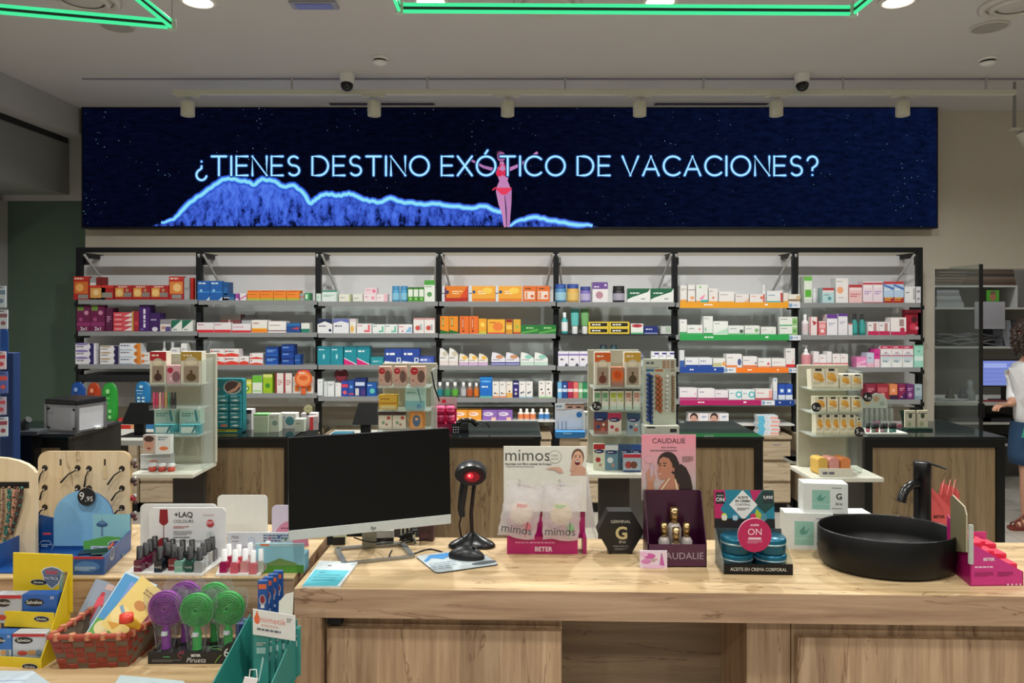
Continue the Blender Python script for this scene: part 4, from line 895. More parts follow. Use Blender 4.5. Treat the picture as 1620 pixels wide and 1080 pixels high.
# ---------------------------------------------------------------- base cabinets under the shelving
CD = 5.9; cz = Z(689, CD)
cabs = [(130, 218), (220, 308), (320, 497), (509, 688), (700, 873), (887, 1016), (1018, 1061), (1075, 1204), (1206, 1252), (1266, 1366), (1368, 1449)]
for i, (a, b) in enumerate(cabs):
    xa, xb = X(a, CD), X(b, CD); w = xb-xa
    t = thing('drawer_cabinet', f'light oak drawer cabinet below the shelving, {(ORD)[i]} from the left', 'cabinet', ((xa+xb)/2, CD, 0), 0, 'oak drawer cabinets below the shelving')
    MB().box((-w/2+.004, .02, .08), (w/2-.004, .48, cz-.025), OAKD).box((-w/2+.02, .04, 0), (w/2-.02, .46, .08), BLACK).build('body', t)
    MB().box((-w/2, -.01, cz-.025), (w/2, .48, cz), OAKD).build('top', t)
    hs = (cz-.025-.09)/3
    for k in range(3):
        d = MB().box((-w/2+.008, 0, .09+k*hs+.004), (w/2-.008, .02, .09+(k+1)*hs-.022), OAKD).build('drawer', t)
        if k == 2: MB().box((-.03, -.002, .09+(k+1)*hs-.05), (.03, 0, .09+(k+1)*hs-.04), CHROME).build('label_holder', d)
# ================================================================= DISPENSING COUNTERS
KD = 3.7; KB = 4.2; KZ = 1.0
DK = M('0f1110', .4, spec=.3); SIDE = plaster('dark_side_panel', '1a1916', .5, .04)
def counter(px0, px1, label, side='r', wood=True, deep=KB):
    xa, xb = X(px0, KD), X(px1, KD); w = xb-xa; d = deep-KD
    t = thing('dispensing_counter', label, 'counter', ((xa+xb)/2, KD, 0), 0, 'oak fronted dispensing counters')
    fw = .04
    mb = MB(); mb.box((-w/2, 0, 0), (-w/2+fw, .05, KZ-.012), DK); mb.box((w/2-fw, 0, 0), (w/2, .05, KZ-.012), DK); mb.box((-w/2+fw, 0, KZ-.055), (w/2-fw, .05, KZ-.012), DK)
    mb.build('frame', t)
    MB().box((-w/2+fw, .015, .06), (w/2-fw, .035, KZ-.055), OAKC).build('front_panel', t)
    MB().box((-w/2, .05, 0), (-w/2+.03, d, KZ-.012), SIDE).build('side_panel', t); MB().box((w/2-.03, .05, 0), (w/2, d, KZ-.012), SIDE).build('side_panel', t)
    MB().box((-w/2-.005, -.006, KZ-.012), (w/2+.005, d+.01, KZ), GLASSTOP).build('glass_top', t, bevel=.002)
    return t
counter(-60, 108, 'far left counter under the silver case, oak front')
counter(302, 462, 'oak fronted counter left of the front monitor')
counter(640, 855, 'oak fronted counter behind the barcode scanner')
counter(1018, 1207, 'oak fronted counter behind the pink portrait poster')
counter(1368, 1590, 'oak fronted counter behind the black sink tap')
tag(MB().box((X(462, KD)+.03, KD+.12, 0), (X(640, KD)-.02, KD+.15, KZ-.015), M('070808', .6, spec=.2)).build('black_privacy_panel'), 'black panel joining two counters behind the front monitor', 'panel')

TD1 = 3.46
# ================================================================= DISPLAY TOWERS between the counters
ACR = clear('acrylic_sheet', 'f2f6f4', .06)
TWR = M('b4b2a0', .5)
def tower(px0, px1, ytop, yb, shelves, label, D=TD1, over=(8, 6)):
    t = thing('display_tower', label, 'display stand', (X((px0+px1)/2, D), D, 0))
    w = (px1-px0)*D/F; k = D/F; zt = Z(ytop, D)
    MB().box((-w/2, .14, Z(yb, D)), (w/2, .165, zt), TWR).build('back_board', t, bevel=.002)
    MB().box((w/2-.012, .0, Z(yb, D)), (w/2, .14, zt-.02), ACR).build('side_sheet', t)
    for y in shelves:
        z = Z(y, D); MB().box((-w/2+.004, -.02, z-.005), (w/2-.016, .139, z), ACR).box((-w/2+.004, -.024, z-.005), (w/2-.016, -.020, z+.018), ACR).build('acrylic_shelf', t)
    MB().box((-w/2-over[0]*k, -.10, Z(yb, D)-.02), (w/2+over[1]*k, .17, Z(yb, D)), M('cfd0c2', .4)).build('base_shelf', t, bevel=.004)
    MB().box((-w*.3, .12, 0), (w*.3, .15, Z(yb, D)-.02), M('2a2825', .5)).box((-w*.45, .02, 0), (w*.45, .2, .02), M('2a2825', .5)).build('pedestal', t)
    return t
TD1 = 3.46
def ti(x0, x1, yt, yb, dsl, label, name='product_box', cat='box', d=.05, D=TD1+.02, grp=None, rx=0, **k):
    return item(x0, x1, yt, yb, D, d, dsl, name, label, cat, grp, rx=rx, **k)
tower(238, 322, 562, 742, (608, 646, 688), 'leftmost white display tower with diffuser boxes on top', over=(16, -2))
def diffuser(x0, x1, top, hue, hue2, label, D=TD1+.02, yb=608):
    ti(x0, x1, top, yb, f'dcd6c4|r 0 .72 1 1 {hue}|l .12 .86 .6 1 .05 f4e4c8|c .5 .62 .36 c8c0a8|r .14 .06 .86 .56 9c8c78|o .5 .22 .24 .12 {hue2}|r .44 .3 .56 .44 {hue2}|o .5 .66 .3 .07 e4dcc0', label, 'diffuser_box')
diffuser(237, 263, 556, 'b8202c', '4c2c28', 'boxed room diffuser with red top on leftmost tower')
ti(264, 285, 578, 608, 'd8a8b0|c .25 .75 .22 b82c48|o .7 .4 .3 .3 8c6068|c .3 .3 .1 f0d8dc', 'pink soap box with red circle on leftmost tower')
diffuser(286, 319, 556, 'b49438', '5c4828', 'boxed room diffuser with golden top on leftmost tower')
for i, c in enumerate(('d84c78', 'c83c60', 'e8b8a8', 'b06878', 'c8a060', '488868', '3c3438', '2c3030')):
    D = TD1+.01; o = MB().lathe((0, 0, 0), [(.006, 0), (.0062, .045), (.005, .05), (.005, .075), (.001, .076)], c, 10).build('lip_colour', loc=(X(244+i*4.7, D), D, Z(646, D)+.0))
    tag(o, f'slim lip colour stick, {ORD[i]} from left on the leftmost tower', 'cosmetic stick', 'lip colour sticks on the leftmost tower')
for x0, x1, s in ((244, 277, 'left'), (284, 317, 'right')):
    ti(x0, x1, 648, 671, 'b8d4c8|l .1 .7 .6 2 .08 5c9088|p 388890 .7 1 .8 .2 .9 .2 .8 1', f'pale mint dental box, {s} one behind clear sheet', D=TD1+.08)
    ti(x0-1, x1-2, 672, 688, '4c98a0|r .1 .2 .8 .8 c8dcd4|p 2c7078 .6 .2 .8 1 .9 1 .7 .2', f'flat turquoise dental box, {s} one of leftmost tower')
ti(226, 270, 688, 718, 'dfe4e2|r 0 0 .45 1 c0b0a4|o .22 .5 .17 .36 c89880|o .22 .8 .18 .16 4c342c|o .22 .3 .07 .05 8c4c44|l .55 .85 .35 2 .06 689|o .75 .3 .16 .1 e08050', 'white card with child face on leftmost tower', 'picture_card', 'card', .03, D=3.40)
for i in range(3):
    o = MB().lathe((0, 0, 0), [(.001, 0), (.016, .001), (.016, .022), (.001, .023)], 'c85040', 16).lathe((0, 0, 0), [(.0165, .023), (.0165, .035), (.001, .036)], 'd8dcdc', 16).build('small_jar', loc=(X(238+i*15, 3.40), 3.42, Z(742, TD1)))
    tag(o, f'small red jar with white lid, {ORD[i]} from left on tower base', 'jar', 'red jars on the leftmost tower base')
ti(222, 270, 719, 741, 'd0d4d4|l .3 .5 .4 1 .1 e87050|r 0 .8 1 1 b8c0c4', 'clear edged tray behind three small red jars', 'tray', 'tray', .04, D=3.45)
# second tower
tower(597, 686, 578, 742, (611, 648, 680), 'second display tower from left with rose soap boxes on top')
for i, (a, b) in enumerate(((599, 618), (623, 642), (649, 672))):
    ti(a, b, 580, 611, 'c8a090|c .28 .78 .26 b8202c|o .75 .5 .26 .32 6c5048|c .2 .3 .08 a86868|c .45 .15 .06 b87870|l .2 .78 .3 1 .03 f0d8d8', f'rose patterned soap box with red circle, {ORD[i]} from left on second tower', grp='rose soap boxes on the second tower')
ti(599, 628, 625, 648, 'd0a838|r 0 .4 1 .5 b87828|l .1 .7 .7 1 .08 8c6420|r .1 .1 .9 .3 e0c880', 'yellow box on the second tower')
ti(641, 672, 613, 648, 'a8ccc0|r 0 0 1 .4 78b0b4|l .1 .75 .6 1 .06 5c9890|p 4c6c80 .6 1 .8 .3 .85 .3 .66 1|c .7 .15 .12 4c88b0', 'mint coloured dental box on the second tower')
for i, a in enumerate((599, 621)): ti(a, a+21, 651, 680, 'd8d0c0|r 0 .8 1 1 3c2c2c|c .75 .66 .14 b85048|c .35 .4 .12 789878|c .6 .3 .1 a87860|r 0 .02 1 .06 8c5850', f'cream box with dark lid, {ORD[i]} from left on second tower', grp='cream boxes on the second tower')
ti(647, 671, 651, 680, 'c07838|r .1 .1 .9 .9 d89850|o .5 .5 .26 .32 4c6888|c .5 .6 .1 e8b890', 'orange box with blue oval picture on second tower')
tag(MB().tube([(X(683, 3.46), 3.46, Z(588, 3.46)), (X(689, 3.46), 3.42, Z(612, 3.46)), (X(695, 3.46), 3.46, Z(634, 3.46))], .004, BLACK, 8).build('black_rod'), 'thin slanting black rod beside the second tower', 'rod')
# crimson display on counter three
t = thing('counter_display', 'crimson counter display with six pots by the telephone', 'display stand', (X(697, 3.85), 3.85, KZ))
w = 47*3.85/F; mb = MB(); mb.box((-w/2, .0, 0), (w/2, .1, .04), 'a8184c').box((-w/2, .08, .04), (w/2, .09, .155), 'b41c50'); mb.art(frame((-w/2, -.0, 0)), w, .04, ['l .1 .4 .8 1 .2 e090b0']); mb.build('tray', t)
mb = MB(); mb.box((-w/2, .075, .11), (w/2, .079, .17), 'b8b0ac').art(frame((-w/2, .075, .11)), w, .06, ['r .06 .3 .28 .8 c02040', 'r .5 .5 .64 .8 c02040', 'l .6 .3 .3 2 .08 867']); mb.build('header_card', t)
for k in range(6): tag(MB().lathe((0, 0, 0), [(.001, 0), (.021, .001), (.021, .03), (.001, .031)], 'b81850', 18).lathe((0, 0, 0), [(.022, .031), (.022, .044), (.001, .045)], 'd85080', 18).build('cosmetic_pot', loc=(X(697, 3.85)+(-1+k % 3)*.05, 3.87+.028*0+(k//3)*.047*0, KZ+.04+.046*(k//3))), f'crimson pot in counter display, {["lower", "upper"][k//3]} row {["left", "middle", "right"][k % 3]}', 'pot', 'crimson pots in the counter display')
# third tower
tower(935, 1019, 556, 742, (612, 648, 687), 'third display tower from left with orange and gold boxes')
diffuser(941, 966, 557, 'd86020', '6c3828', 'boxed room diffuser with orange top on third tower', yb=612)
ti(967, 987, 581, 612, 'b87858|c .5 .6 .46 e06420|c .5 .62 .3 c84c14|r 0 0 1 .2 985c40', 'brown soap box with large orange circle on third tower')
diffuser(988, 1014, 557, 'c8a038', '4c3c20', 'boxed room diffuser with golden top on third tower', yb=612)
for i, (a, c, c2) in enumerate(((940, '6ca070', 'green'), (952, '6ca070', 'green'), (965, 'a8b848', 'lime'), (976, 'a8b848', 'lime'), (989, 'b88878', 'rose'), (1002, 'b88878', 'rose'))):
    ti(a, a+10.5, 615, 648, f'dcdccc|r .1 .4 .9 .82 {c}|r 0 .9 1 1 444|r 0 0 1 .2 c8dccc|l .2 .5 .6 2 .05 f0f0e4', f'slim {c2} hand cream box, {ORD[i]} from left on third tower')
def price(px, py, r, D, euros, cents, label):
    t = thing('price_disc', label, 'price tag', (X(px, D), D, Z(py, D))); rr = r*D/F; mb = MB(); fr = frame((0, 0, 0))
    mb.prism(fr, [(rr*math.cos(2*PI*i/30), rr*math.sin(2*PI*i/30)) for i in range(30)], .003, '141618')
    mb.text(fr, euros, -rr*.45, -rr*.3, rr*.85, 'e8e8e8', 2); mb.text(fr, ','+cents, rr*.35, -rr*.5, rr*.5, 'e8e8e8', 2); mb.build('disc', t)
    return t
price(944, 642, 7.5, 3.425, '3', '95', 'round black price disc reading 3,95 on third tower')
for i, (a, c, c2) in enumerate(((940, '20407c', '884838'), (962, 'b8305c', 'd8d0c0'), (992, '2c4c68', '8ca0a8'))):
    ti(a, a+21, 653 if i else 652, 687, f'{c2}|r 0 .7 1 1 {c}|o .5 .68 .42 .1 1c2c58|l .2 .66 .6 1 .04 e8e8f0|c .3 .35 .14 {c}|c .65 .22 .16 b86050|c .7 .45 .1 d8d0c8', f'colourful toothpick pack, {ORD[i]} from left on third tower', 'flat_pack', 'pack', .02)
for i, (a, b, y, c, c2) in enumerate(((939, 957, 702, 'a8242c', 'ccd0b8'), (957, 978, 704, 'd0d8d8', '608898'), (979, 999, 703, '2c4c70', '405c70'), (999, 1017, 703, '244c8c', '586878'))):
    ti(a, b, y, 742, f'{c2}|r 0 .8 1 1 {c}|o .5 .72 .44 .08 1c2c58|l .2 .7 .6 1 .03 e8e8f0|c .4 .4 .22 {c}|c .6 .2 .14 a88878', f'printed pack standing on third tower base, {ORD[i]} from left', 'flat_pack', 'pack', .02, D=3.44, zb=Z(742, TD1))
ti(986, 1014, 718, 742, '9cb0bc|r 0 .8 1 1 b02838|c .3 .4 .2 a04038|c .6 .4 .2 6c3c30|r 0 0 1 .1 28406c', 'wide printed pack with red lid in front on third tower', 'flat_pack', 'pack', .02, D=3.40, zb=Z(742, TD1))
# ball panel standing on counter four
t = thing('sample_panel', 'tall mint panel with columns of coloured balls beside third tower', 'display panel', (X(1045, 3.78), 3.78, KZ))
w = 52*3.78/F; h = Z(568, 3.78)-KZ; mb = MB(); mb.box((-w/2, .02, .03), (w/2, .04, h), 'c4ccbc'); fr = frame((-w/2, .02, .0))
mb.art(fr, w, h, ['l .08 .93 .34 1 .03 556', 'l .08 .88 .4 2 .01 889', 'r .58 .87 .68 .98 a88870', 'r .7 .87 .8 .98 b89880', 'r .84 .87 .94 .98 988470', 'r .08 .83 .32 .86 387898', 'r .36 .83 .6 .86 b87048', 'r .66 .83 .78 .86 b8c4c0', 'r .82 .83 .96 .86 988c78']); mb.build('panel', t)
MB().box((-w/2-.005, -.03, 0), (w/2+.005, .05, .045), 'd0d4c8').art(frame((-w/2, -.031, 0)), w, .045, ['r .05 .75 .3 .92 333', 'r .75 .3 .95 .7 333']).build('base_tray', t)
for cx, c, n_, y0, r_ in ((.19, '1c3c78', 22, 593, .0105), (.47, 'b06440', 14, 596, .012), (.72, 'd8dcd8', 9, 596, .010), (.90, '887058', 13, 596, .009)):
    y1 = 668 if cx < .4 else 650
    mb = MB()
    for k in range(n_): mb.ball((-w/2+cx*w+(0 if cx > .6 else (.008 if k % 2 else -.008)), .016, Z(y0+(y1-y0)*k/(n_-1), 3.78)-KZ), r_, M(c, .2), 10)
    mb.build('ball_column', t)
# dental display with eye photograph
t = thing('counter_display', 'white cardboard display with pair of eyes and blue base', 'display stand', (X(901, 3.7), 3.66, Z(742, 3.7)))
zb_ = Z(690, 3.66)-Z(742, 3.7); w = 46*3.66/F; h = 50*3.66/F; mb = MB(); mb.box((-w/2, .05, zb_), (w/2, .056, zb_+h), 'dfe6ec'); fr = frame((-w/2, .05, zb_))
mb.art(fr, w, h, ['r .36 .82 1 1 c8a090', 'r .36 .95 1 1 6c4c40', 'o .52 .88 .1 .025 3c2c28', 'o .82 .88 .1 .025 3c2c28', 'l .04 .88 .26 1 .05 4888a8', 'l .05 .8 .5 2 .015 99a', 'c .84 .64 .1 2478b8', 'r .08 .16 .13 .42 c8ccd4', 'r .1 .16 .11 .42 202428', 'r .22 .16 .27 .42 c8ccd4', 'r .24 .16 .25 .42 202428', 'r .36 .16 .41 .42 c8ccd4', 'r .38 .16 .39 .42 202428'])
mb.build('back_card', t); MB().box((-w/2, -.02, zb_-.005), (w/2, .056, zb_+.025), '2a78b8').art(frame((-w/2, -.02, zb_)), w, .03, ['l .25 .5 .4 1 .2 a0d0f0']).build('tray', t)
MB().box((-.05, .0, -Z(742, 3.7)), (.05, .05, zb_-.005), OAKD).build('pedestal', t)
ti(925, 934, 652, 690, 'dcdcd4|r 0 .86 1 1 b0b4b0|r .1 .1 .9 .3 a8c4cc', 'slim white carton beside the display with eyes', D=3.7)
# fourth tower
tower(1281, 1364, 581, 748, (615, 652, 688), 'rightmost display tower with yellow and white cream boxes', over=(10, 18))
YB = 'e6e0c8|o .5 .6 .34 .2 e0a848|c .3 .72 .14 ecc468|r .3 .88 .75 1 33302c|l .15 .3 .7 2 .04 b8a880|o .7 .45 .2 .1 d89838|r 0 0 1 .1 d8c8a0'
for i, (a, b) in enumerate(((1284, 1307), (1306, 1327), (1329, 1346), (1347, 1365))): ti(a, b, 583 if i < 2 else 592, 615, YB, f'yellow and white cream box, {ORD[i]} from left, top row of rightmost tower', rx=-.12 if i < 2 else 0, grp='cream boxes top row of rightmost tower')
for i in range(4): ti(1290+i*19, 1307+i*19, 628, 652, YB, f'yellow and white cream box, {ORD[i]} from left, middle row of rightmost tower', grp='cream boxes middle row of rightmost tower')
for i in range(5): ti(1291+i*12.6, 1303+i*12.6, 656, 688, YB, f'slim yellow cream box, {ORD[i]} from left, third row of rightmost tower', grp='cream boxes third row of rightmost tower')
ti(1355, 1363, 661, 688, YB, 'narrow yellow cream box at right end of third row')
price(1291.5, 644, 7.5, 3.42, '6', '95', 'round black price disc reading 6,95 left of the yellow cream boxes')
price(1360, 683, 8, 3.42, '5', '95', 'round black price disc reading 5,95 at right end of third row')
price(1372.5, 628, 7.5, 3.46, '4', '95', 'round black price disc reading 4,95 beside the rightmost tower')
for i, (a, c, cn) in enumerate(((1290, 'd8b058', 'yellow'), (1312, 'd89890', 'pink'), (1330, 'd88850', 'orange'))):
    D = 3.42; w = 16*D/F; h = 27*D/F; mb = MB()
    mb.prism(frame((-w/2, 0, 0)), rrect(w, h, .014), .07, M(c, .85)); o = mb.build('bath_sponge', bevel=.005, loc=(X(a+8+4*(i == 0), D), D, Z(748, TD1)), rz=math.radians(8))
    tag(o, f'{cn} bath sponge standing on rightmost tower base', 'sponge')
o = MB().prism(frame((-.025, 0, 0)), rrect(.05, .09, .014), .05, M('78b898', .85)).build('bath_sponge', bevel=.005, loc=(X(1313, 3.7), 3.68, Z(748, TD1))); tag(o, 'green bath sponge behind the yellow and pink ones', 'sponge')
ti(1296, 1350, 741, 747, 'd8d8c8|l .1 .3 .5 1 .3 667', 'low white strip label in front of the bath sponges', 'shelf_label', 'label', .004, D=3.38, zb=Z(748, TD1))
t = thing('side_shelf', 'grey side shelf with metal loop left of the rightmost tower', 'shelf', (X(1262, 3.75), 3.75, Z(729, 3.75)))
MB().poly(frame((0, 0, 0), (1, 0, 0), (0, 1, 0)), [(-.03, 0), (.09, -.1), (.09, .12), (-.03, .12)], 'a8a89c', 0).prism(frame((0, 0, 0), (1, 0, 0), (0, 1, 0)), [(-.03, 0), (.09, -.1), (.09, .12), (-.03, .12)], .015, 'a8a89c').build('shelf_plate', t)
MB().tube([(.08, -.02, .03), (.02, -.03, .03), (-.03, -.02, .03), (-.03, .01, .03), (.02, .02, .03), (.08, .01, .03)], .003, BLACK, 6).build('wire_loop', t)

# ================================================================= THINGS ON THE COUNTERS
# silver case
t = thing('equipment_case', 'silver aluminium case with black lid on far left counter', 'case', (X(86, 3.72), 3.78, KZ+.012), math.radians(-18))
w, d, h = .205, .17, .135
MB().box((-w/2, 0, 0), (w/2, d, h), M('c2c4ca', .3, .2)).build('case_body', t, bevel=.004)
mb = MB()
for x in (-w/2, w/2):
    for y in (0, d): mb.box((x-.007, y-.007, 0), (x+.007, y+.007, h+.002), ALU)
for z in (0, h-.008): mb.box((-w/2-.004, -.004, z), (w/2+.004, .004, z+.01), ALU); mb.box((w/2-.003, 0, z), (w/2+.005, d, z+.01), ALU)
mb.build('edge_profile', t); MB().box((-w/2-.006, -.008, h+.002), (w/2+.006, d+.006, h+.03), M('15161a', .3)).build('lid', t, bevel=.006)
for x in (-.085, .085):
    for z in (.018, h-.02): MB().ball((x, -.004, z), .006, BLACK, 10).build('rivet', t)
MB().box((-.08, -.004, .09), (-.06, -.001, .095), ALU).build('latch', t)
tag(MB().box((X(56, 3.7), 3.71, KZ), (X(160, 3.95), 4.12, KZ+.012), M('2c2f33', .3)).build('black_tray'), 'flat dark tray under the silver equipment case', 'tray')
for i, (a, col) in enumerate(((150, 'c8ccd0'),)): tag(MB().lathe((0, 0, 0), [(.001, 0), (.028, .001), (.028, .012), (.022, .018), (.001, .018)], M(col, .3, .7), 20).build('metal_dish', loc=(X(150, 3.85), 3.87, KZ+.0125)), 'small round metal dish right of the silver case', 'dish')
ti(187, 222, 662, 690, 'c83028|r 0 .28 1 .36 f0d8c8|r 0 .62 1 .7 f0d8c8|c .7 .5 .2 e0a070|l .1 .78 .5 1 .06 f4e0d8', 'stack of red toothpaste cartons right of left counter', D=5.93, zb=Z(689, 5.9)); ti(216, 242, 672, 689, '2f7cb8|r 0 .5 1 .56 184c80|l .1 .7 .7 1 .08 c8e0f0', 'bright blue cartons beside the red toothpaste cartons', D=5.93, zb=Z(689, 5.9))
def backmon(px, py0, py1, w0, D, label, base):
    t = thing('monitor', label, 'monitor', (X(px, D), D, base)); k = D/F; h0, h1 = Z(py1, D)-base, Z(py0, D)-base
    MB().prism(frame((-w0*k/2, 0, h0), (1, 0, 0), (0, .2, 1)), [(0, 0), (w0*k, 0), (w0*k*.98, h1-h0), (w0*k*.22, h1-h0)], .03, M('0a0b0c', .4)).build('screen_back', t, bevel=.003)
    MB().box((-.03, .02, 0.01), (.03, .05, h0+.03), BLACK).box((-.09, -.02, 0), (.09, .12, .01), BLACK).build('stand', t)
backmon(217, 637, 671, 52, 4.6, 'dark monitor seen from behind, left of leftmost tower', .84); backmon(577, 637, 672, 40, 4.5, 'dark monitor seen from behind, beside the second tower', .85)
for px, D, z, s in ((217, 4.6, .84, 'low dark desk behind the far left counter'), (577, 4.5, .85, 'low pale desk behind the black privacy panel')):
    t = thing('work_desk', s, 'desk', (X(px, D), D, 0)); MB().box((-.25, -.12, z-.03), (.25, .3, z), M('a8a8a0', .5)).build('desk_top', t); MB().box((-.24, .1, 0), (-.2, .28, z-.03), BLACK).build('leg', t); MB().box((.2, .1, 0), (.24, .28, z-.03), BLACK).build('leg', t)
# teal cardboard display on counter two
t = thing('counter_display', 'tall teal cardboard display with orthotic photo, left counter', 'display stand', (X(351, 3.78), 3.78, KZ))
w = 60*3.78/F; h = Z(600, 3.78)-KZ; mb = MB(); mb.prism(frame((-w/2, .03, 0)), rrect(w, h, .012), .05, '14747c')
fr = frame((-w/2, .03, 0)); mb.art(fr, w, h, ['o .72 .84 .24 .13 a8b8b4', 'o .72 .85 .21 .11 4c3430', 'p c89880 .58 .76 .8 .84 .92 .95 .96 .9 .82 .78 .62 .72', 'l .08 .93 .3 1 .025 c0e0e0', 'l .1 .8 .3 2 .018 d85060', 'r .1 .02 .85 .07 c8c850', 'l .15 .035 .6 1 .015 5c6c28']); mb.build('back_card', t)
mb = MB()
for c_ in range(3):
    for r_ in range(4):
        x = -w/2+w*(.04+.32*c_); z = h*(.1+.155*r_); mb.box((x, .012, z), (x+w*.29, .029, z+h*.145), '1a8088' if c_ < 2 else '207c88')
        mb.art(frame((x, .012, z)), w*.29, h*.145, ['l .1 .75 .8 1 .1 d0ecec', 'r .3 .2 .9 .45 d8704c' if c_ < 2 and r_ == 0 else 'p d8e8e8 .1 .3 .6 .2 .9 .35 .5 .45', 'r 0 0 1 .06 105c64'])
mb.build('product_grid', t)
def box_c(x0, x1, yt, yb, dsl, label, D=3.9, d=.06, **k): return item(x0, x1, yt, yb, D, d, dsl, 'carton', label, 'box', zb=KZ, **k)
box_c(385, 398, 648, 676, 'c8c4c4|r 0 .8 1 1 3c3440|c .5 .4 .3 889098', 'grey patterned carton beside teal cardboard display')
box_c(401, 424, 655, 681, 'a8b8a0|r 0 .9 1 1 60a060|r 0 .85 1 .9 c8d4c0', 'pale green carton with green top on left counter', D=3.82, topm='7cb878')
box_c(425, 441, 655, 678, 'b8c0b0|c .6 .5 .26 708c80|l .1 .8 .7 1 .05 778', 'pale carton with dark round mark, left counter', D=3.84)
box_c(441, 468, 654, 674, 'dcdcd8|c .65 .5 .3 488890|l .1 .7 .4 1 .08 589', 'white carton with teal round mark, left counter', D=3.95)
box_c(466, 481, 663, 677, 'b4beb0|l .2 .6 .6 1 .1 687', 'small grey green carton in front, left counter', D=3.85)
box_c(476, 500, 654, 664, 'e6e2e0|c .3 .4 .2 c85060|r 0 0 1 .1 c0c0c0', 'low white carton under round yellow badge', D=4.1)
box_c(490, 504, 659, 678, 'a89c9c|r 0 0 .4 1 b83038|l .5 .6 .4 2 .06 889', 'small carton with red edge at counter end', D=3.9, rz=.5)
s_ = sign(487, 647, 7, 4.1, 'ccc890', 'e4e0b0', 'round pale yellow badge standing on left counter', True)
for i, z in enumerate((0, .028)): tag(MB().box((0, 0, 0), (.13-.01*i, .09, .02), M('2a6478', .4)).build('blue_tray', loc=(X(524, 4.42), 4.42, .8505+z*.74)), f'{["lower", "upper"][i]} dark turquoise tray behind the monitor top', 'tray')
# telephone
t = thing('telephone', 'black desk telephone and handset beside crimson display', 'telephone', (X(731, 3.78), 3.78, KZ), math.radians(10))
MB().prism(frame((-.05, 0, 0), (1, 0, 0), (0, .6, .8)), [(0, 0), (.085, 0), (.085, .06), (0, .06)], .02, GLOSSK).build('phone_base', t, bevel=.004)
MB().tube([(-.03, -.02, .055), (0, -.025, .075), (.045, -.02, .07), (.075, -.01, .05)], [.014, .011, .012, .016], GLOSSK, 12).build('handset', t)
mb = MB(); [mb.ball((-.045+.012*(k % 3), -.012+.0*k, .012+.012*(k//3)), .004, ALU, 6) for k in range(9)]; mb.build('keypad', t)
MB().tube([(.07, 0, .05), (.10, .02, .058), (.13, .0, .05), (.15, .05, .02)], .003, BLACK, 6).build('cord', t)
for i in range(5):
    D = 5.75; tag(carton('carton', .17-.012*(i == 4), .03, .1, 'd4dde4|r 0 0 .3 1 5cb4d4|r .6 .2 1 .7 e8a090|l .35 .5 .2 1 .1 889', None, (X(1228+(i % 2)*2, D), 5.93, Z(689, 5.9)+.031*i)), f'flat blue and white carton, {ORD[i]} from bottom of the stack on oak cabinet', 'box', 'stacked blue and white cartons')
# nail colour display on counter five
t = thing('counter_display', 'clear acrylic display of black capped polish, right counter', 'display stand', (X(1399, 3.78), 3.78, KZ))
MB().box((-.105, -.04, 0), (.10, .12, .012), M('c0c4bc', .4)).build('tray', t, bevel=.003)
mb = MB(); mb.box((-.09, .09, .012), (.085, .094, .16), ACR); [mb.box((-.085+k*.026, .05, .012), (-.083+k*.026, .09, .12), ACR) for k in range(7)]; mb.build('acrylic_divider', t)
MB().prism(frame((-.09, .084, .12)), [(0, 0), (.15, 0), (.145, .05), (.12, .075), (.09, .08), (.05, .06), (.02, .05)], .003, 'b8c4b8').art(frame((-.09, .084, .12)), .15, .08, ['c .3 .4 .2 c8b890', 'c .6 .6 .2 b89c78', 'c .8 .3 .16 98a8a0']).build('header_card', t)
pol = ['b86078', '6c7c70', 'a8585c', 'a88890', '78988c', '5c9088', '387068']
for i, c in enumerate(pol):
    x = X(1376+i*7, 3.75); mb = MB().lathe((0, 0, 0), [(.001, 0), (.0095, .001), (.0095, .018), (.001, .019)], M(c, .15), 14).lathe((0, 0, 0), [(.01, .019), (.01, .045), (.001, .046)], BLACK, 14)
    tag(mb.build('nail_polish_bottle', loc=(x, 3.77-.012*(i % 2), KZ+.012)), f'small black capped polish, {ORD[i]} from left on right counter display', 'nail polish', 'polish bottles on the right counter')
t = thing('counter_display', 'dark green stand holding two cream sachets, right counter', 'display stand', (X(1450, 3.9), 3.9, KZ))
MB().prism(frame((-.07, .03, 0)), [(.02, 0), (.145, 0), (.145, .1), (0, .1)], .01, '1f3c30').box((-.06, -.02, 0), (.075, .03, .012), '1f3c30').build('back_card', t)
MB().box((-.02, .025, .1), (.03, .032, .115), BLACK).build('header_tab', t)
for i in (0, 1): tag(carton('face_mask_sachet', .055, .09, .01, 'd4d0b8|o .5 .68 .3 .24 e4e0cc|o .5 .68 .2 .16 4c5444|r .1 .8 .9 .85 667058|o .4 .2 .2 .14 a8b090', None, (X(1450, 3.9)-.03+i*.065, 3.905, KZ+.013)), f'{["left", "right"][i]} cream face mask sachet on the dark green stand', 'sachet', 'face mask sachets')
ti(1356, 1364, 590, 612, 'c8c4b0|r 0 .8 1 1 333', 'dark clip on top of rightmost tower', 'clip', 'clip', .02, D=3.72) if False else None
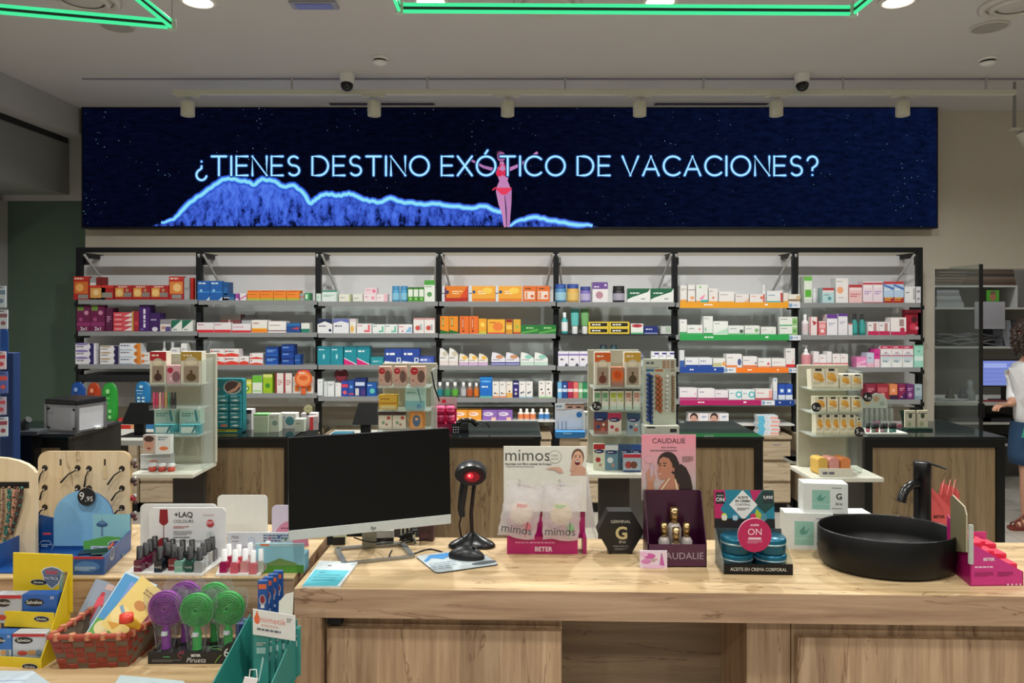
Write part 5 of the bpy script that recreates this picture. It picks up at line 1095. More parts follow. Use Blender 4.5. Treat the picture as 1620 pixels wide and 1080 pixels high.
# blue poster stand and hanging packs on the far left
t = thing('poster_stand', 'tall blue display stand cut by the left edge', 'display stand', (X(-1, 3.4), 3.4, 0))
MB().box((-.16, .0, 0), (.065, .05, Z(558, 3.4)), '0e2f62').build('stand_body', t, bevel=.004); MB().prism(frame((-.12, -.001, Z(572, 3.4))), rrect(.16, .16, .03), .004, '1a4c98').text(frame((-.12, -.001, Z(572, 3.4))), '5', .1, .03, .05, 'd8e0ec', 1).build('header_plate', t)
mb = MB(); [mb.box((-.1+.0*k, -.0015, Z(620+k*36, 3.4)), (.045, -.001, Z(598+k*36, 3.4)), c) for k, c in enumerate(('2c4474', '3c4c64', '1c5090'))]; mb.build('printed_panel', t)
for i, (y0, y1, c, c2) in enumerate(((452, 486, 'a8b4bc', '5c7488'), (490, 520, 'b0b8c0', '7c5058'), (556, 584, 'c8b8bc', 'b83c50'), (588, 622, '4c5c9c', 'c84c48'), (628, 656, 'a8a0b0', 'b04858'), (660, 690, 'b8c0c8', '88384c'))):
    tag(carton('hanging_pack', .032, (y1-y0)*3.3/F, .012, f'{c}|r 0 .6 1 .8 {c2}|c .5 .3 .3 {c2}|l .1 .9 .7 1 .05 223', None, (X(2+3*(i % 2), 3.3), 3.3, Z(y1, 3.3)), .3), f'small hanging blister pack, {ORD[i]} from top at left edge', 'pack', 'blister packs at the left edge')
tag(MB().cyl((X(-4, 3.33), 3.33, 0), (X(-4, 3.33), 3.33, Z(446, 3.33)), .01, ALU, 10).build('rack_pole'), 'metal rack pole holding blister packs at left edge', 'pole')
t = thing('barcode_scanner', 'dark scanner on a stand left of the silver case', 'scanner', (X(40, 3.62), 3.62, 0))
MB().box((-.035, -.03, 0), (.05, .05, Z(686, 3.62)), GLOSSK).build('stand_column', t, bevel=.006); MB().box((-.04, -.05, Z(686, 3.62)), (.09, .04, Z(679, 3.62)), M('3c4044', .3)).build('cradle', t, bevel=.004)
MB().tube([(.0, -.0, Z(679, 3.62)), (-.0, -.01, Z(668, 3.62)), (.03, -.02, Z(662, 3.62))], [.018, .022, .016], M('24282a', .4), 10).build('scanner_head', t)
# ================================================================= FRONT TABLE
TZP = .90
def Dt(y, z=TZP): return (EYE-z)*F/(y-HOR)
tx0 = X(465, 1.97); tx1 = 1.62; tw = tx1-tx0; DB = 2.41
t = thing('sink_table', 'large light oak table with sink, drawers and thick top', 'table', (tx0, 1.970, 0), math.radians(-1.7))
td = DB-1.965; th = .078
MB().box((0, .0, TZP-th), (tw, td, TZP-.0006), OAKH).build('table_apron', t, bevel=.0015)
MB().box((0.0005, .0005, TZP-.0005), (tw-.0005, td, TZP), OAKT).build('table_top', t)
MB().box((0, 0, 0), (.074, td, TZP-th), OAKV).build('leg', t, bevel=.0015); MB().box((tw-.075, 0, 0), (tw, td, TZP-th), OAKV).build('leg', t, bevel=.0015)
L1, L2 = .083, .712        # left drawer
B1, B2 = 1.335, 1.95
def drawer(xa, xb, z1):
    d = MB().box((xa, .02, .25), (xb, .04, z1), OAKV).build('drawer', t, bevel=.0012)
    MB().box((xa+.012, .08, .26), (xb-.012, td-.03, z1-.03), OAKV).build('drawer_box', d)
MB().box((L1-.009, .045, .2), (L2+.002, td-.02, TZP-th), OAKV).build('carcass', t)
drawer(L1, L2, TZP-th-.036)
MB().box((.083, .02, TZP-th-.026), (.122, .045, TZP-th-.006), BLACK).build('cable_outlet', t)
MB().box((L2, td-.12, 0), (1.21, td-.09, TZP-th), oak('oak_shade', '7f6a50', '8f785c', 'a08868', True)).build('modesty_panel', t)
MB().box((1.21, .05, 0), (1.325, td-.02, TZP-th), OAKV).build('upright_panel', t)
MB().box((B1-.008, .045, .2), (tw-.08, td-.02, TZP-th), OAKV).build('carcass', t)
drawer(B1, min(B2, tw-.082), TZP-th-.044)

# ---------------------------------------------------------------- monitor
D0 = 2.12
t = thing('monitor', 'large black desktop monitor with silver chin on oak table', 'monitor', (X(589, 2.13), 2.13, TZP), math.radians(20.5))
mw, mh0, mh1 = .462, .105, .385
tf = tilt(math.radians(-4), (0, 0, mh0))
MB().box((-mw/2, -.012, mh0+.026), (mw/2, .012, mh1), M('060808', .4, spec=.2), tf).box((-mw/2+.003, -.0125, mh0+.03), (mw/2-.003, -.012, mh1-.004), M('080a0b', .35, spec=.25), tf).build('screen', t)
MB().box((-mw/2, -.014, mh0), (mw/2, .014, mh0+.027), M('cfd6d4', .35, .3), tf).build('chin', t, bevel=.001)
MB().text(frame((0, -.0142, mh0+.007), (1, 0, 0), (0, 0, 1)), 'hp', .0, .0, .011, '1c1c20', 1, italic=.25).build('badge', t)
MB().box((-.16, .012, mh0+.03), (.16, .03, mh1-.06), M('2a2c2e', .5), tf).build('rear_housing', t)
MB().box((-.002, .165, .004), (.042, .175, mh0+.12), M('8f9088', .4, .5)).box((-.002, .03, mh0+.10), (.042, .175, mh0+.12), M('8f9088', .4, .5)).build('stand_neck', t, bevel=.002)
sb = [(-.073, .048), (.126, .038), (.123, .167), (-.077, .189)]
mb = MB()
for i in range(4):
    a, b = Vector(sb[i]+(0,)), Vector(sb[(i+1) % 4]+(0,)); d = (b-a).normalized(); n = Vector((-d.y, d.x, 0)); wd = .004 if i == 0 else .008
    mb.add([a-n*wd, b-n*wd, b+n*wd, a+n*wd, a-n*wd+Vector((0, 0, .008)), b-n*wd+Vector((0, 0, .008)), b+n*wd+Vector((0, 0, .008)), a+n*wd+Vector((0, 0, .008))], [(0, 3, 2, 1), (4, 5, 6, 7), (0, 1, 5, 4), (1, 2, 6, 5), (2, 3, 7, 6), (3, 0, 4, 7)], M('9ea1a2', .3, .8))
mb.build('stand_base', t)
def cable(pts, r, label, zoff=TZP):
    P = [Vector(p) for p in pts]; o = P[0].copy(); Q = []
    for i in range(len(P)-1):
        a = P[max(i-1, 0)]; b = P[i]; c = P[i+1]; d = P[min(i+2, len(P)-1)]
        for k in range(6):
            u = k/6; Q.append(.5*((2*b)+(c-a)*u+(2*a-5*b+4*c-d)*u*u+(3*b-a-3*c+d)*u**3))
    Q.append(P[-1]); Q = [q-o for q in Q]
    return tag(MB().tube(Q, r, BLACK, 8).build('cable', loc=o), label, 'cable')
def pt(px, py, z=TZP): D = (EYE-z)*F/(py-HOR); return (X(px, D), D, z)
r_ = .0022
cable([pt(560, 850, .955), pt(580, 856, .93), pt(598, 857, .925), pt(612, 852, .95)], .002, 'thin black cable with plug under the monitor, left side')
tag(MB().box((-.009, -.006, -.018), (.009, .006, .018), BLACK).build('cable_plug', loc=Vector(pt(522, 852, .95)), rz=.3, bevel=.003), 'black plug hanging below left end of monitor', 'plug')
cable([pt(620, 870, TZP+r_), pt(617, 881, TZP+r_), pt(640, 880, TZP+r_), pt(675, 869, TZP+r_), pt(690, 870, TZP+r_), pt(712, 877, TZP+r_)], r_, 'black mouse cable curving across the table top')
cable([pt(620, 863, TZP+r_), pt(640, 858, .905), pt(665, 854, .91), pt(680, 850, .925), pt(676, 838, .955), pt(655, 836, .97), pt(640, 845, .95)], .002, 'looped black cable behind the monitor base')
mb = MB()
for k in range(9): a = k*.7; mb.tube([(.025*math.cos(a), .02*math.sin(a), .004+.005*k), (.03*math.cos(a+1.2), .02*math.sin(a+1.2), .01+.005*k), (.025*math.cos(a+2.4), .02*math.sin(a+2.4), .006+.006*k)], .003, BLACK, 6)
tag(mb.build('cable_bundle', loc=Vector(pt(645, 862))+Vector((0, 0, .003))), 'tangle of black cables behind the monitor stand', 'cable')
tag(carton('striped_card_box', .045, .055, .03, 'cfd0b8|r .05 0 .2 .9 1a1a1a|r .34 .1 .5 1 1a1a1a|r .62 0 .8 .8 1a1a1a', None, Vector(pt(646, 856)), .2), 'small black and cream striped box behind the monitor', 'box')
tag(carton('cardholder', .04, .05, .03, 'c8ccb0|r 0 0 1 .5 121212|t .7 .62 .26 222 5', None, Vector(pt(536, 862)), .1), 'small cream and black price box under the monitor', 'box')
tag(carton('paper_box', .065, .045, .03, 'cfd0d2|r 0 .0 1 .25 d8d8d8|r 0 .25 1 .5 22181c', None, Vector(pt(606, 862)), .1), 'grey and black box beneath the monitor chin', 'box')
tag(carton('plum_box', .045, .06, .03, '4a2c30|r .1 .1 .9 .4 5c3c40', None, Vector(pt(674, 856)), -.1), 'dark plum box behind right end of monitor', 'box')
# ---------------------------------------------------------------- mouse mat, mouse
c4 = [Vector(pt(*p)) for p in ((690, 908), (790, 894), (772, 873), (657, 881))]; o = c4[0].copy(); u = (c4[1]-c4[0]); v = (c4[3]-c4[0])
t = thing('mouse_mat', 'pale blue printed mouse mat on the oak table', 'mouse mat', o+Vector((0, 0, .001)))
un = u.normalized(); vn = (v-un*v.dot(un)).normalized(); W2, H2 = u.length, v.dot(vn); fr = (Vector((0, 0, .003)), un, vn); sk = v.dot(un)
MB().prism(fr, [(x+sk*y/H2, y) for x, y in rrect(W2, H2, .015)], .003, 'b9c4c8', '30363a').build('mat', t)
mb = MB(); f2 = (Vector((sk*.5, 0, .0036)), un, vn)
mb.poly(f2, [(.0, H2*.62), (.03, H2*.9), (.10, H2*.9), (.15, H2*.5), (.14, H2*.44), (.085, H2*.74), (.06, H2*.6), (.03, H2*.74), (.01, H2*.58)], '2f86c8', 0)
mb.art((Vector((.0, 0, .0036)), un, vn), W2, H2, ['l .0 .44 .42 4 .05 9fb0bc', 'o .8 .16 .2 .08 5c6468'], 1); mb.build('printing', t)
t = thing('computer_mouse', 'black computer mouse on the pale mouse mat', 'mouse', Vector(pt(738, 884))+Vector((0, 0, .0045)), math.radians(-14))
rr = []
for u_ in (0, .08, .2, .4, .6, .8, .93, 1):
    wy = .031*math.sin(max(.12, u_*.97+.02)*PI)**.45*(1 if u_ > .0 else .2); hz = .036*math.sin((u_*.86+.07)*PI)**.8
    rr.append([Vector((u_*.11-.055, wy*math.cos(PI*q/14), hz*math.sin(PI*q/14))) for q in range(15)])
MB().rings(rr, M('15171a', .35)).build('mouse_body', t); MB().tube([(.018, 0, .035), (.03, 0, .032)], [.004, .004], M('333', .3), 8).build('scroll_wheel', t)
# ---------------------------------------------------------------- scanner on gooseneck
t = thing('barcode_scanner', 'black barcode scanner with red glow on gooseneck stand', 'scanner', Vector(pt(747, 862)))
rr = []; n_ = 36
for s_, z in ((1.0, 0), (1.03, .006), (.92, .014), (.6, .024), (.28, .034), (.14, .042)):
    rr.append([Vector((s_*(.066+.012*math.cos(3*2*PI*q/n_+PI/2))*math.cos(2*PI*q/n_), s_*(.05+.012*math.cos(3*2*PI*q/n_+PI/2))*math.sin(2*PI*q/n_), z)) for q in range(n_)])
MB().rings(rr, M('15171b', .28)).build('stand_base', t)
MB().tube([(0, 0, .035), (-.003, 0, .10), (.003, 0, .16), (.008, .004, .20)], [.0065, .006, .006, .007], M('1c1114', .4), 12).build('gooseneck', t)
hz = Z(747, 2.33)-TZP
mb = MB(); rr = []
for u_, wx, wz, dx in ((0, .012, .008, -.052), (.12, .022, .016, -.04), (.35, .036, .027, -.02), (.6, .042, .032, 0), (.85, .04, .03, .012), (1, .03, .022, .016)):
    rr.append(None)
def ell(c, rx, rz, y, tl=0): return [Vector((c[0]+rx*math.cos(2*PI*q/24), y, c[1]+rz*math.sin(2*PI*q/24))) for q in range(24)]
hd = MB().rings([ell((-.004, hz+.004), .022, .015, .075), ell((-.003, hz+.003), .040, .028, .05), ell((-.003, hz+.003), .049, .035, .01), ell((-.003, hz+.002), .05, .034, -.03), ell((0, hz), .046, .031, -.045)], M('14161a', .3)).build('scanner_head', t)
MB().lathe((0, 0, 0), [(.02, 0), (.022, .004), (.001, .006)], BLACK, 8).build('neck_clip', t) if False else None
MB().rings([ell((.004, hz-.002), .036, .023, -.0452), ell((.005, hz-.002), .032, .020, -.042)], M('3a0410', .1), caps=False).build('window_rim', t)
MB().disc(frame((.004, -.046, hz-.002)), 0, 0, .036, M('4a0612', .08, em=.25), 0, 24, .023).disc(frame((.004, -.0465, hz-.002)), -.002, -.001, .024, M('a80a20', .1, em=.55), 0, 20, .016).disc(frame((.004, -.047, hz-.002)), -.008, .002, .011, M('ff3040', .1, em=.9), 0, 18, .009).disc(frame((.004, -.0475, hz-.002)), -.01, .003, .004, M('ffc0c0', .1, em=1), 0, 12).build('red_window', t)
MB().tube([(-.022, -.01, hz-.02), (-.028, -.012, hz-.06), (-.034, -.012, hz-.11), (-.03, -.015, hz-.135)], [.013, .0135, .0115, .009], M('17191c', .4), 14).build('scanner_handle', t)
MB().tube([(-.032, -.014, hz-.13), (-.04, -.01, hz-.16), (-.036, -.005, hz-.19), (-.034, .01, .02), (-.03, .03, .003)], .0026, BLACK, 8).build('scanner_cord', t)

# ---------------------------------------------------------------- sponge display
D = Dt(876); k = D/F
t = thing('counter_display', 'magenta counter display with white header and bagged sponges', 'display stand', (X(858, D), D, TZP), math.radians(-1))
w = 112*k; MB().box((-w/2, 0, 0), (w/2, .07, .03), M('b81c6c', .3)).box((-w/2, .0, .03), (w/2, .003, .052), M('b81c6c', .3)).art(frame((-w/2, 0, 0)), w, .052, ['T .52 .16 .26 f6e6f0 BETER', 'l .12 .62 .8 1 .09 e890c0']).build('tray', t)
MB().box((-w/2, .06, .03), (70*k, .068, 117*k), M('a01860', .35)).box((64*k, .0, .0), (70*k, .06, .05), M('a01860', .35)).build('back_panel', t)
hw = 134*k; h0, h1 = 100*k, 165*k; x0 = -62*k
mb = MB(); mb.box((x0, .05, .0+60*k), (x0+hw, .056, h1), 'dcdcd2'); fr = frame((x0, .05, 60*k)); hh = h1-60*k
mb.art(fr, hw, hh, ['u .02 .78 .185 4c4c4c mimos', 'U .02 .715 .034 3c3c3c Esponjas con fibra vegetal de Konjac', 'l .03 .68 .48 1 .015 888', 'c .62 .84 .10 555', 'c .62 .84 .094 dcdcd2', 't .615 .845 .035 555 100%', 't .615 .80 .03 555 natural'])
# smiling woman on the header
mb.art(fr, hw, hh, ['p c89a84 .80 .56 .99 .56 .99 .66 .96 .70 .86 .70 .84 .66', 'o .895 .84 .075 .13 6a4a38', 'o .895 .81 .062 .125 d6a88e', 'o .89 .755 .032 .042 6c1c24', 'r .868 .765 .912 .782 f0ece8', 'o .868 .84 .011 .009 3a2a24', 'o .918 .84 .011 .009 3a2a24', 'p 4a3024 .852 .865 .884 .875 .884 .868 .852 .858', 'p 4a3024 .904 .875 .935 .865 .935 .858 .904 .868', 'p c08870 .89 .83 .9 .795 .882 .795', 'p d0a088 .80 .62 .82 .75 .83 .84 .85 .84 .845 .72 .86 .64', 'p d0a490 .50 .66 .56 .68 .66 .69 .70 .66 .72 .6 .66 .6 .62 .645'], 4)
mb.build('header_card', t)
def bag(cx, ztop, wt, wb, h, skew, txtc, spg, label):
    b_ = thing('sponge_bag', label, 'bag', Vector(t.location)+Vector((cx, -.03, ztop-h))); b_.rotation_euler = (0, .14 if cx < 0 else .02, 0)
    nx, nz = 12, 14; F_, B_ = [], []
    def pos(u, v, s): 
        w_ = wb+(wt-wb)*v; puff = .022*math.sin(PI*u)**.6*math.sin(PI*min(1, v*1.15))**.7 if 0 < v*1.15 < 1 else 0
        return Vector(((u-.5)*w_+skew*(1-v)+.0015*math.sin(v*31+u*9), s*puff-.002*math.sin(u*17+v*13)*math.sin(PI*u), v*h+.003*math.sin(u*7)))
    mb = MB()
    for s_ in (-1, 1):
        vs = [pos(i/nx, j/nz, s_) for j in range(nz+1) for i in range(nx+1)]
        mb.add(vs, [(j*(nx+1)+i, j*(nx+1)+i+1, (j+1)*(nx+1)+i+1, (j+1)*(nx+1)+i) for j in range(nz) for i in range(nx)], FROST, True)
    mb.build('film', b_)
    MB().ball((skew*.5, 0, h*.45), .034, M(spg, .9), 20, 1.0, .42, 1.0).build('sponge', b_)
    f_ = frame((skew*.8, -.029, h*.12)); m2 = MB(); m2.text(f_, 'mimos', -.004, .002, .024, '58585c', 0, bold=.01)
    for i in range(7): a = i*.5-1.5; m2.poly(f_, [(.024, .012), (.024+.012*math.sin(a), .024+.016*math.cos(a)), (.027+.012*math.sin(a), .022+.016*math.cos(a))], txtc, 0)
    m2.ribbon(f_, [(.024, -.006), (.025, .04)], .002, txtc, 0, False); m2.art(frame((-.02+skew*.3, -.027, h*.5)), .04, .04, [f'l .0 .6 .8 3 .05 {txtc}'], 0)
    m2.build('printing', b_)
    MB().prism(frame((-.012+0, .001, h*.93)), [(0, 0), (.024, 0), (.024, .008), (0, .008)], .001, 'e8e8ec').build('hang_hole', b_)
    return b_
FROST = clear('frosted_film', 'f6f4f6', .36, .3, .5)
bag(-36*k, 116*k, 62*k, 58*k, 86*k, -.012, 'c83c58', 'e6d4bc', 'frosted sponge bag with red plant print, left on display')
bag(28*k, 117*k, 64*k, 56*k, 90*k, .0, '5cb868', 'dcc89c', 'frosted sponge bag with green plant print, right on display')
for cx in (-36*k, 28*k): MB().tube([(cx, .05, 112*k), (cx, -.035, 112*k), (cx, -.04, 114*k)], .0016, CHROME, 6).build('hook', t)
tag(MB().poly(frame((-.018, .074, 30*k)), [(0, 0), (88*k, 0), (76*k, 84*k), (20*k, 84*k)], 'e2e2e0').build('white_leaflet', loc=(X(868, D), D, TZP), solid=.001), 'white paper leaflet peeking out behind the sponge display', 'leaflet')
# ---------------------------------------------------------------- black hexagon box
D = Dt(877); k = D/F
hx = [(-37, 36), (-19, 5), (19, 5), (37, 36), (18, 68), (-20, 68)]
t = thing('hexagonal_box', 'black hexagonal cosmetic box with gold letter G', 'box', (X(982, D), D, TZP))
mb = MB(); mb.prism(frame((0, 0, 0)), [(a*k, b*k) for a, b in hx], .05, M('121214', .4)); fr = frame((-37*k, 0, 0)); mb.text(frame((0, 0, 0)), 'GERMINAL', 0, 50*k, 4.6*k, 'c8c4b8', 1); mb.text(frame((0, 0, 0)), 'G', 1*k, 25*k, 19*k, 'c8b888', 1, bold=.03); mb.text(frame((0, 0, 0)), 'first', 2*k, 18*k, 5*k, 'c8c4b8', 1, italic=.4); mb.text(frame((0, 0, 0)), 'NOBLE EFECTO', 0, 12*k, 2.4*k, 'a8a49c', 1); mb.art(frame((-12*k, 0, 6*k)), 24*k, 6*k, ['l .1 .5 .8 2 .14 888'])
mb.build('box_body', t); MB().box((-19*k, .004, 0), (-14*k, .045, 5*k), M('121214', .4)).box((13*k, .004, 0), (19*k, .045, 5*k), M('121214', .4)).build('feet', t)
D = Dt(899); k = D/F
t = thing('card_stand', 'small glossy pink and white card on oak table', 'card', (X(1034, D), D, TZP))
w, h = 43*k, 28*k; MB().box((-w/2, 0, 0), (w/2, .006, h), 'e6d4e4').art(frame((-w/2, 0, 0)), w, h, ['o .35 .7 .22 .16 c860a8', 'o .22 .4 .18 .14 d080b8', 'o .15 .8 .14 .14 e8b8dc', 'p c060a8 .72 .2 .9 .16 .84 .66 .76 .66', 'p 904880 .77 .66 .83 .66 .81 .86 .78 .86', 'l .4 .5 .25 2 .05 a87', 'o .5 .12 .4 .1 e8c0e0']).build('card_block', t)
# ---------------------------------------------------------------- pink portrait display
D = Dt(897); k = D/F
t = thing('counter_display', 'plum counter display with tall pink portrait poster', 'display stand', (X(1072, D), D, TZP))
x0, x1 = -47*k, 46*k; PLUM = M('3a0e2c', .25)
mb = MB(); mb.box((x0, 0, 0), (x1, .003, 36*k), M('4c2440', .15)); mb.box((x0, .075, 0), (x1, .078, 112*k), PLUM); mb.box((x0, 0, 0), (x1, .078, .003), PLUM)
for xx in (x0, x1-.003): mb.prism((Vector((xx+.003, 0, 0)), Vector((0, 1, 0)), Vector((0, 0, 1))), [(0, 0), (.078, 0), (.078, 112*k), (.06, 112*k), (0, 38*k)], .003, PLUM)
mb.text(frame((0, -.0005, 0)), 'CAUDALIE', 6*k, 13*k, 10.5*k, 'a898a4', 1, wmax=78*k); mb.build('tray', t)
PW, PH = 89*k, 108*k; pz = 94*k; px_ = x0-2*k; mb = MB(); mb.box((px_, .082, pz), (px_+PW, .085, pz+PH), 'd89aa8'); fr = frame((px_, .082, pz))
for i in range(16):
    u = i/15; c = tuple(int(a*(1-u)+b_*u) for a, b_ in zip((166, 172, 166), (226, 142, 160))); mb.art(fr, PW, PH, ['r 0 %.4f 1 %.4f %02x%02x%02x' % (i/16, (i+1)/16, *c)], 1)
mb.art(fr, PW, PH, ['t .5 .87 .075 2c2430 CAUDALIE', 't .5 .795 .026 503848 Agua de Belleza', 'l .16 .75 .7 1 .016 685060', 'l .75 .66 .2 5 .01 866', 'c .13 .62 .075 c09098', 'c .13 .62 .068 d09aa6'], 3)
HR = '2a1c1c'; SKN = 'b07860'
mb.art(fr, PW, PH, [f'p {HR} .66 .50 .72 .56 .82 .50 .90 .36 .94 .2 .92 0 .66 0 .6 .2 .6 .4', f'o .48 .58 .19 .16 {HR}', f'o .60 .52 .10 .12 {HR}', f'p {SKN} .30 .0 .30 .16 .36 .24 .44 .31 .47 .38 .60 .40 .61 .30 .68 .25 .71 .0', f'p {SKN} .31 .56 .30 .50 .285 .44 .30 .42 .30 .38 .315 .345 .36 .315 .44 .33 .52 .38 .57 .46 .56 .56 .50 .64 .40 .665 .33 .63', 'p 8c3c3c .298 .405 .36 .39 .385 .405 .35 .415', 'p f0e8e4 .305 .405 .35 .398 .37 .407 .35 .41', 'o .34 .535 .022 .01 2a1a1a', 'o .42 .53 .022 .01 2a1a1a', 'p 3c2420 .31 .57 .36 .575 .36 .565 .31 .56', 'p 3c2420 .39 .575 .46 .57 .46 .56 .39 .565', 'p 9c6450 .35 .53 .335 .455 .31 .45 .33 .47', 'o .585 .47 .02 .035 a86c58', f'p {SKN} .06 0 .10 .24 .10 .32 .19 .32 .24 .16 .26 0', f'p b48470 .10 .30 .08 .42 .14 .48 .2 .44 .26 .36 .22 .28', 'p b89ca8 .16 .36 .2 .36 .22 .5 .2 .58 .18 .58 .15 .48', 'p d8c0a0 .50 .34 .53 .34 .36 .14 .32 .14', 'p d8c0a0 .60 .34 .63 .32 .68 .14 .64 .14'], 4)
mb.build('portrait_poster', t)
def bot(x, y, r, hg, hc, lab, z0=.003):
    b_ = thing('perfume_bottle', lab, 'bottle', Vector(t.location)+Vector((x, y, z0)), 0, 'frosted bottles with golden caps')
    MB().lathe((0, 0, 0), [(.001, 0), (r, .001), (r, hg*.85), (r*.6, hg), (r*.58, hg)], M('a8a09c', .2, 0, .05), 24).build('glass_body', b_)
    MB().lathe((0, 0, 0), [(r*.58, hg), (r*.6, hg), (r*.6, hg+hc), (.001, hg+hc)], M('b89a6c', .18, .9), 24).build('gold_cap', b_)
bot(.002, .055, .022, .11, .045, 'tallest frosted bottle with golden cap, back row')
bot(-.032, .035, .017, .075, .04, 'left frosted bottle with golden cap in plum display'); bot(.034, .035, .017, .075, .04, 'right frosted bottle with golden cap in plum display'); bot(.0, .022, .017, .06, .045, 'front frosted bottle with golden cap in plum display')
# ---------------------------------------------------------------- blue tins display
D = Dt(909); k = D/F
t = thing('counter_display', 'black tray display with colourful header and blue tins', 'display stand', (X(1200, D), D, TZP), math.radians(-2))
w = 108*k; MB().box((-w/2, 0, 0), (w/2, .1, .004), BLACK).box((-w/2, 0, 0), (w/2, .003, 17*k), BLACK).box((-w/2, .1, 0), (w/2, .103, .1), M('3c4648', .3)).text(frame((0, 0, 0)), 'ACEITE EN CREMA CORPORAL', 0, 6*k, 5.2*k, 'd8d8d0', 1, wmax=w*.82).build('tray', t)
MB().prism((Vector((-w/2, 0, 0)), Vector((0, 1, 0)), Vector((0, 0, 1))), [(0, 0), (.1, 0), (.1, .1), (0, .035)], .002, ACR).build('side_sheet', t)
MB().prism((Vector((w/2, 0, 0)), Vector((0, 1, 0)), Vector((0, 0, 1))), [(0, 0), (.1, 0), (.1, .1), (0, .035)], .002, ACR).build('side_sheet', t)
HW, HH = 99*k, 56*k; mb = MB(); f_ = frame((-HW/2-5*k, .104, .098), (1, 0, 0), (0, .12, 1)); mb.prism(f_, [(0, 0), (HW, 0), (HW, HH*1.12), (0, HH*1.12)], .004, '18181a')
mb.art(f_, HW, HH*1.12, ['p 1a7890 0 .2 0 1 1 1 1 .2', 'p b0205c 0 .2 0 1 .18 1 .2 .75 .1 .5 .22 .22', 'p b0205c .6 1 .8 1 .66 .68', 'p 18403c .66 .68 .82 1 1 1 1 .6 .84 .4', 'p a8b83c .64 .2 .9 .2 .7 .52', 'p d8dcd8 .48 1 .25 .62 .48 .22 .72 .62', 'r 0 0 1 .26 141416', 'r .03 .64 .17 .94 1c1c20', 'T .1 .7 .1 d8d8d8 ON', 't .1 .84 .05 d8d8d8 aceite', 'T .48 .78 .058 2c2c30 ACEITE', 'T .48 .69 .058 2c2c30 EN CREMA', 't .48 .60 .055 6c6c70 CORPORAL', 'l .38 .52 .2 2 .02 666', 'r .82 .68 .98 .94 1a2c30', 'T .9 .78 .075 e8e8e8 5,95€', 'o .16 .3 .05 .1 c8d050', 'o .34 .3 .05 .1 3888a8', 'o .64 .3 .05 .1 c03058', 'o .82 .3 .05 .1 4c8490', 'r .12 .22 .2 .34 d8d8d0', 'r .3 .22 .38 .34 a8c8d0'], 1)
mb.build('header_card', t)
def tin(x, y, z, lab):
    b_ = thing('cream_tin', lab, 'tin', Matrix.Rotation(math.radians(-2), 4, 'Z') @ Vector((x, y, z))+Vector(t.location), 0, 'round blue cream tins')
    MB().lathe((0, 0, 0), [(.001, 0), (.043, .001), (.044, .004), (.044, .026)], M('155a74', .3, .4), 36).build('tin_base', b_)
    MB().lathe((0, 0, 0), [(.0445, .026), (.0455, .027), (.0455, .031), (.0445, .031)], M('a8c0c8', .3, .5), 36).lathe((0, 0, 0), [(.0452, .031), (.0452, .040), (.043, .044), (.001, .044)], M('1c6c88', .28, .4), 36).build('tin_lid', b_)
tin(-.047, .052, .004, 'front left blue round cream tin in black tray'); tin(.048, .052, .004, 'front right blue round cream tin in black tray')
tin(-.047, .056, .0485, 'upper left blue tin stacked on the front left one'); tin(.048, .056, .0485, 'upper right blue tin stacked on the front right one')
t2 = thing('round_sign', 'round magenta ON sign leaning on the blue tins', 'sign', (X(1194, Dt(909)-.012), Dt(909)-.012, Z(846, 2.06)))
r = 26.5*k; mb = MB(); fr = frame((0, 0, 0)); mb.prism(fr, [(r*math.cos(2*PI*i/40), r*math.sin(2*PI*i/40)) for i in range(40)], .004, 'b41c54', 'e8c0cc'); mb.text(fr, 'ON', 0, .001, .018, 'e8d0d8', 1); mb.text(fr, 'aceite', 0, .026, .007, 'e8d0d8', 1, bold=.02); mb.poly(fr, [(-.018, -.012), (.018, -.012), (.018, -.006), (-.018, -.006)], 'e0c0cc', 1); mb.art(frame((-.026, 0, -.03)), .052, .02, ['l .1 .7 .8 3 .08 d890ac'], 2); mb.build('sign_disc', t2)
MB().box((-.004, .004, -.05), (.004, .006, .02), ACR).build('clear_holder', t2)
# ---------------------------------------------------------------- white and mint cube boxes
def gbox(px0, px1, yt, D, z0, label, rz=0):
    k = D/F; w = (px1-px0)*k; h = Z(yt, D)-z0
    o = carton('cream_box', w, h, .06, 'd6dad6|r .2 .12 .6 .78 8cbcac|p 5c9484 .3 .5 .4 .66 .42 .5 .52 .6 .44 .42 .34 .4|r .2 .3 .6 .31 d6dad6|T .8 .48 .2 282828 G|l .64 .85 .32 1 .03 888|t .8 .28 .1 333 first|l .64 .16 .34 1 .02 777', None, (X((px0+px1)/2, D), D, z0), rz, 0, None, 'e2e6e2')
    return tag(o, label, 'box', 'white and mint cream boxes')
D = Dt(869); gb = gbox(1243, 1317, 812, D, TZP, 'white and mint cream box, lower left of three', -.1)
gbox(1318, 1378, 812, D+.05, TZP, 'white and mint cream box half hidden by the sink')
gbox(1272, 1340, 765, D+.004, Z(812, D)+.0006, 'white and mint cream box stacked on top of two', -.12)
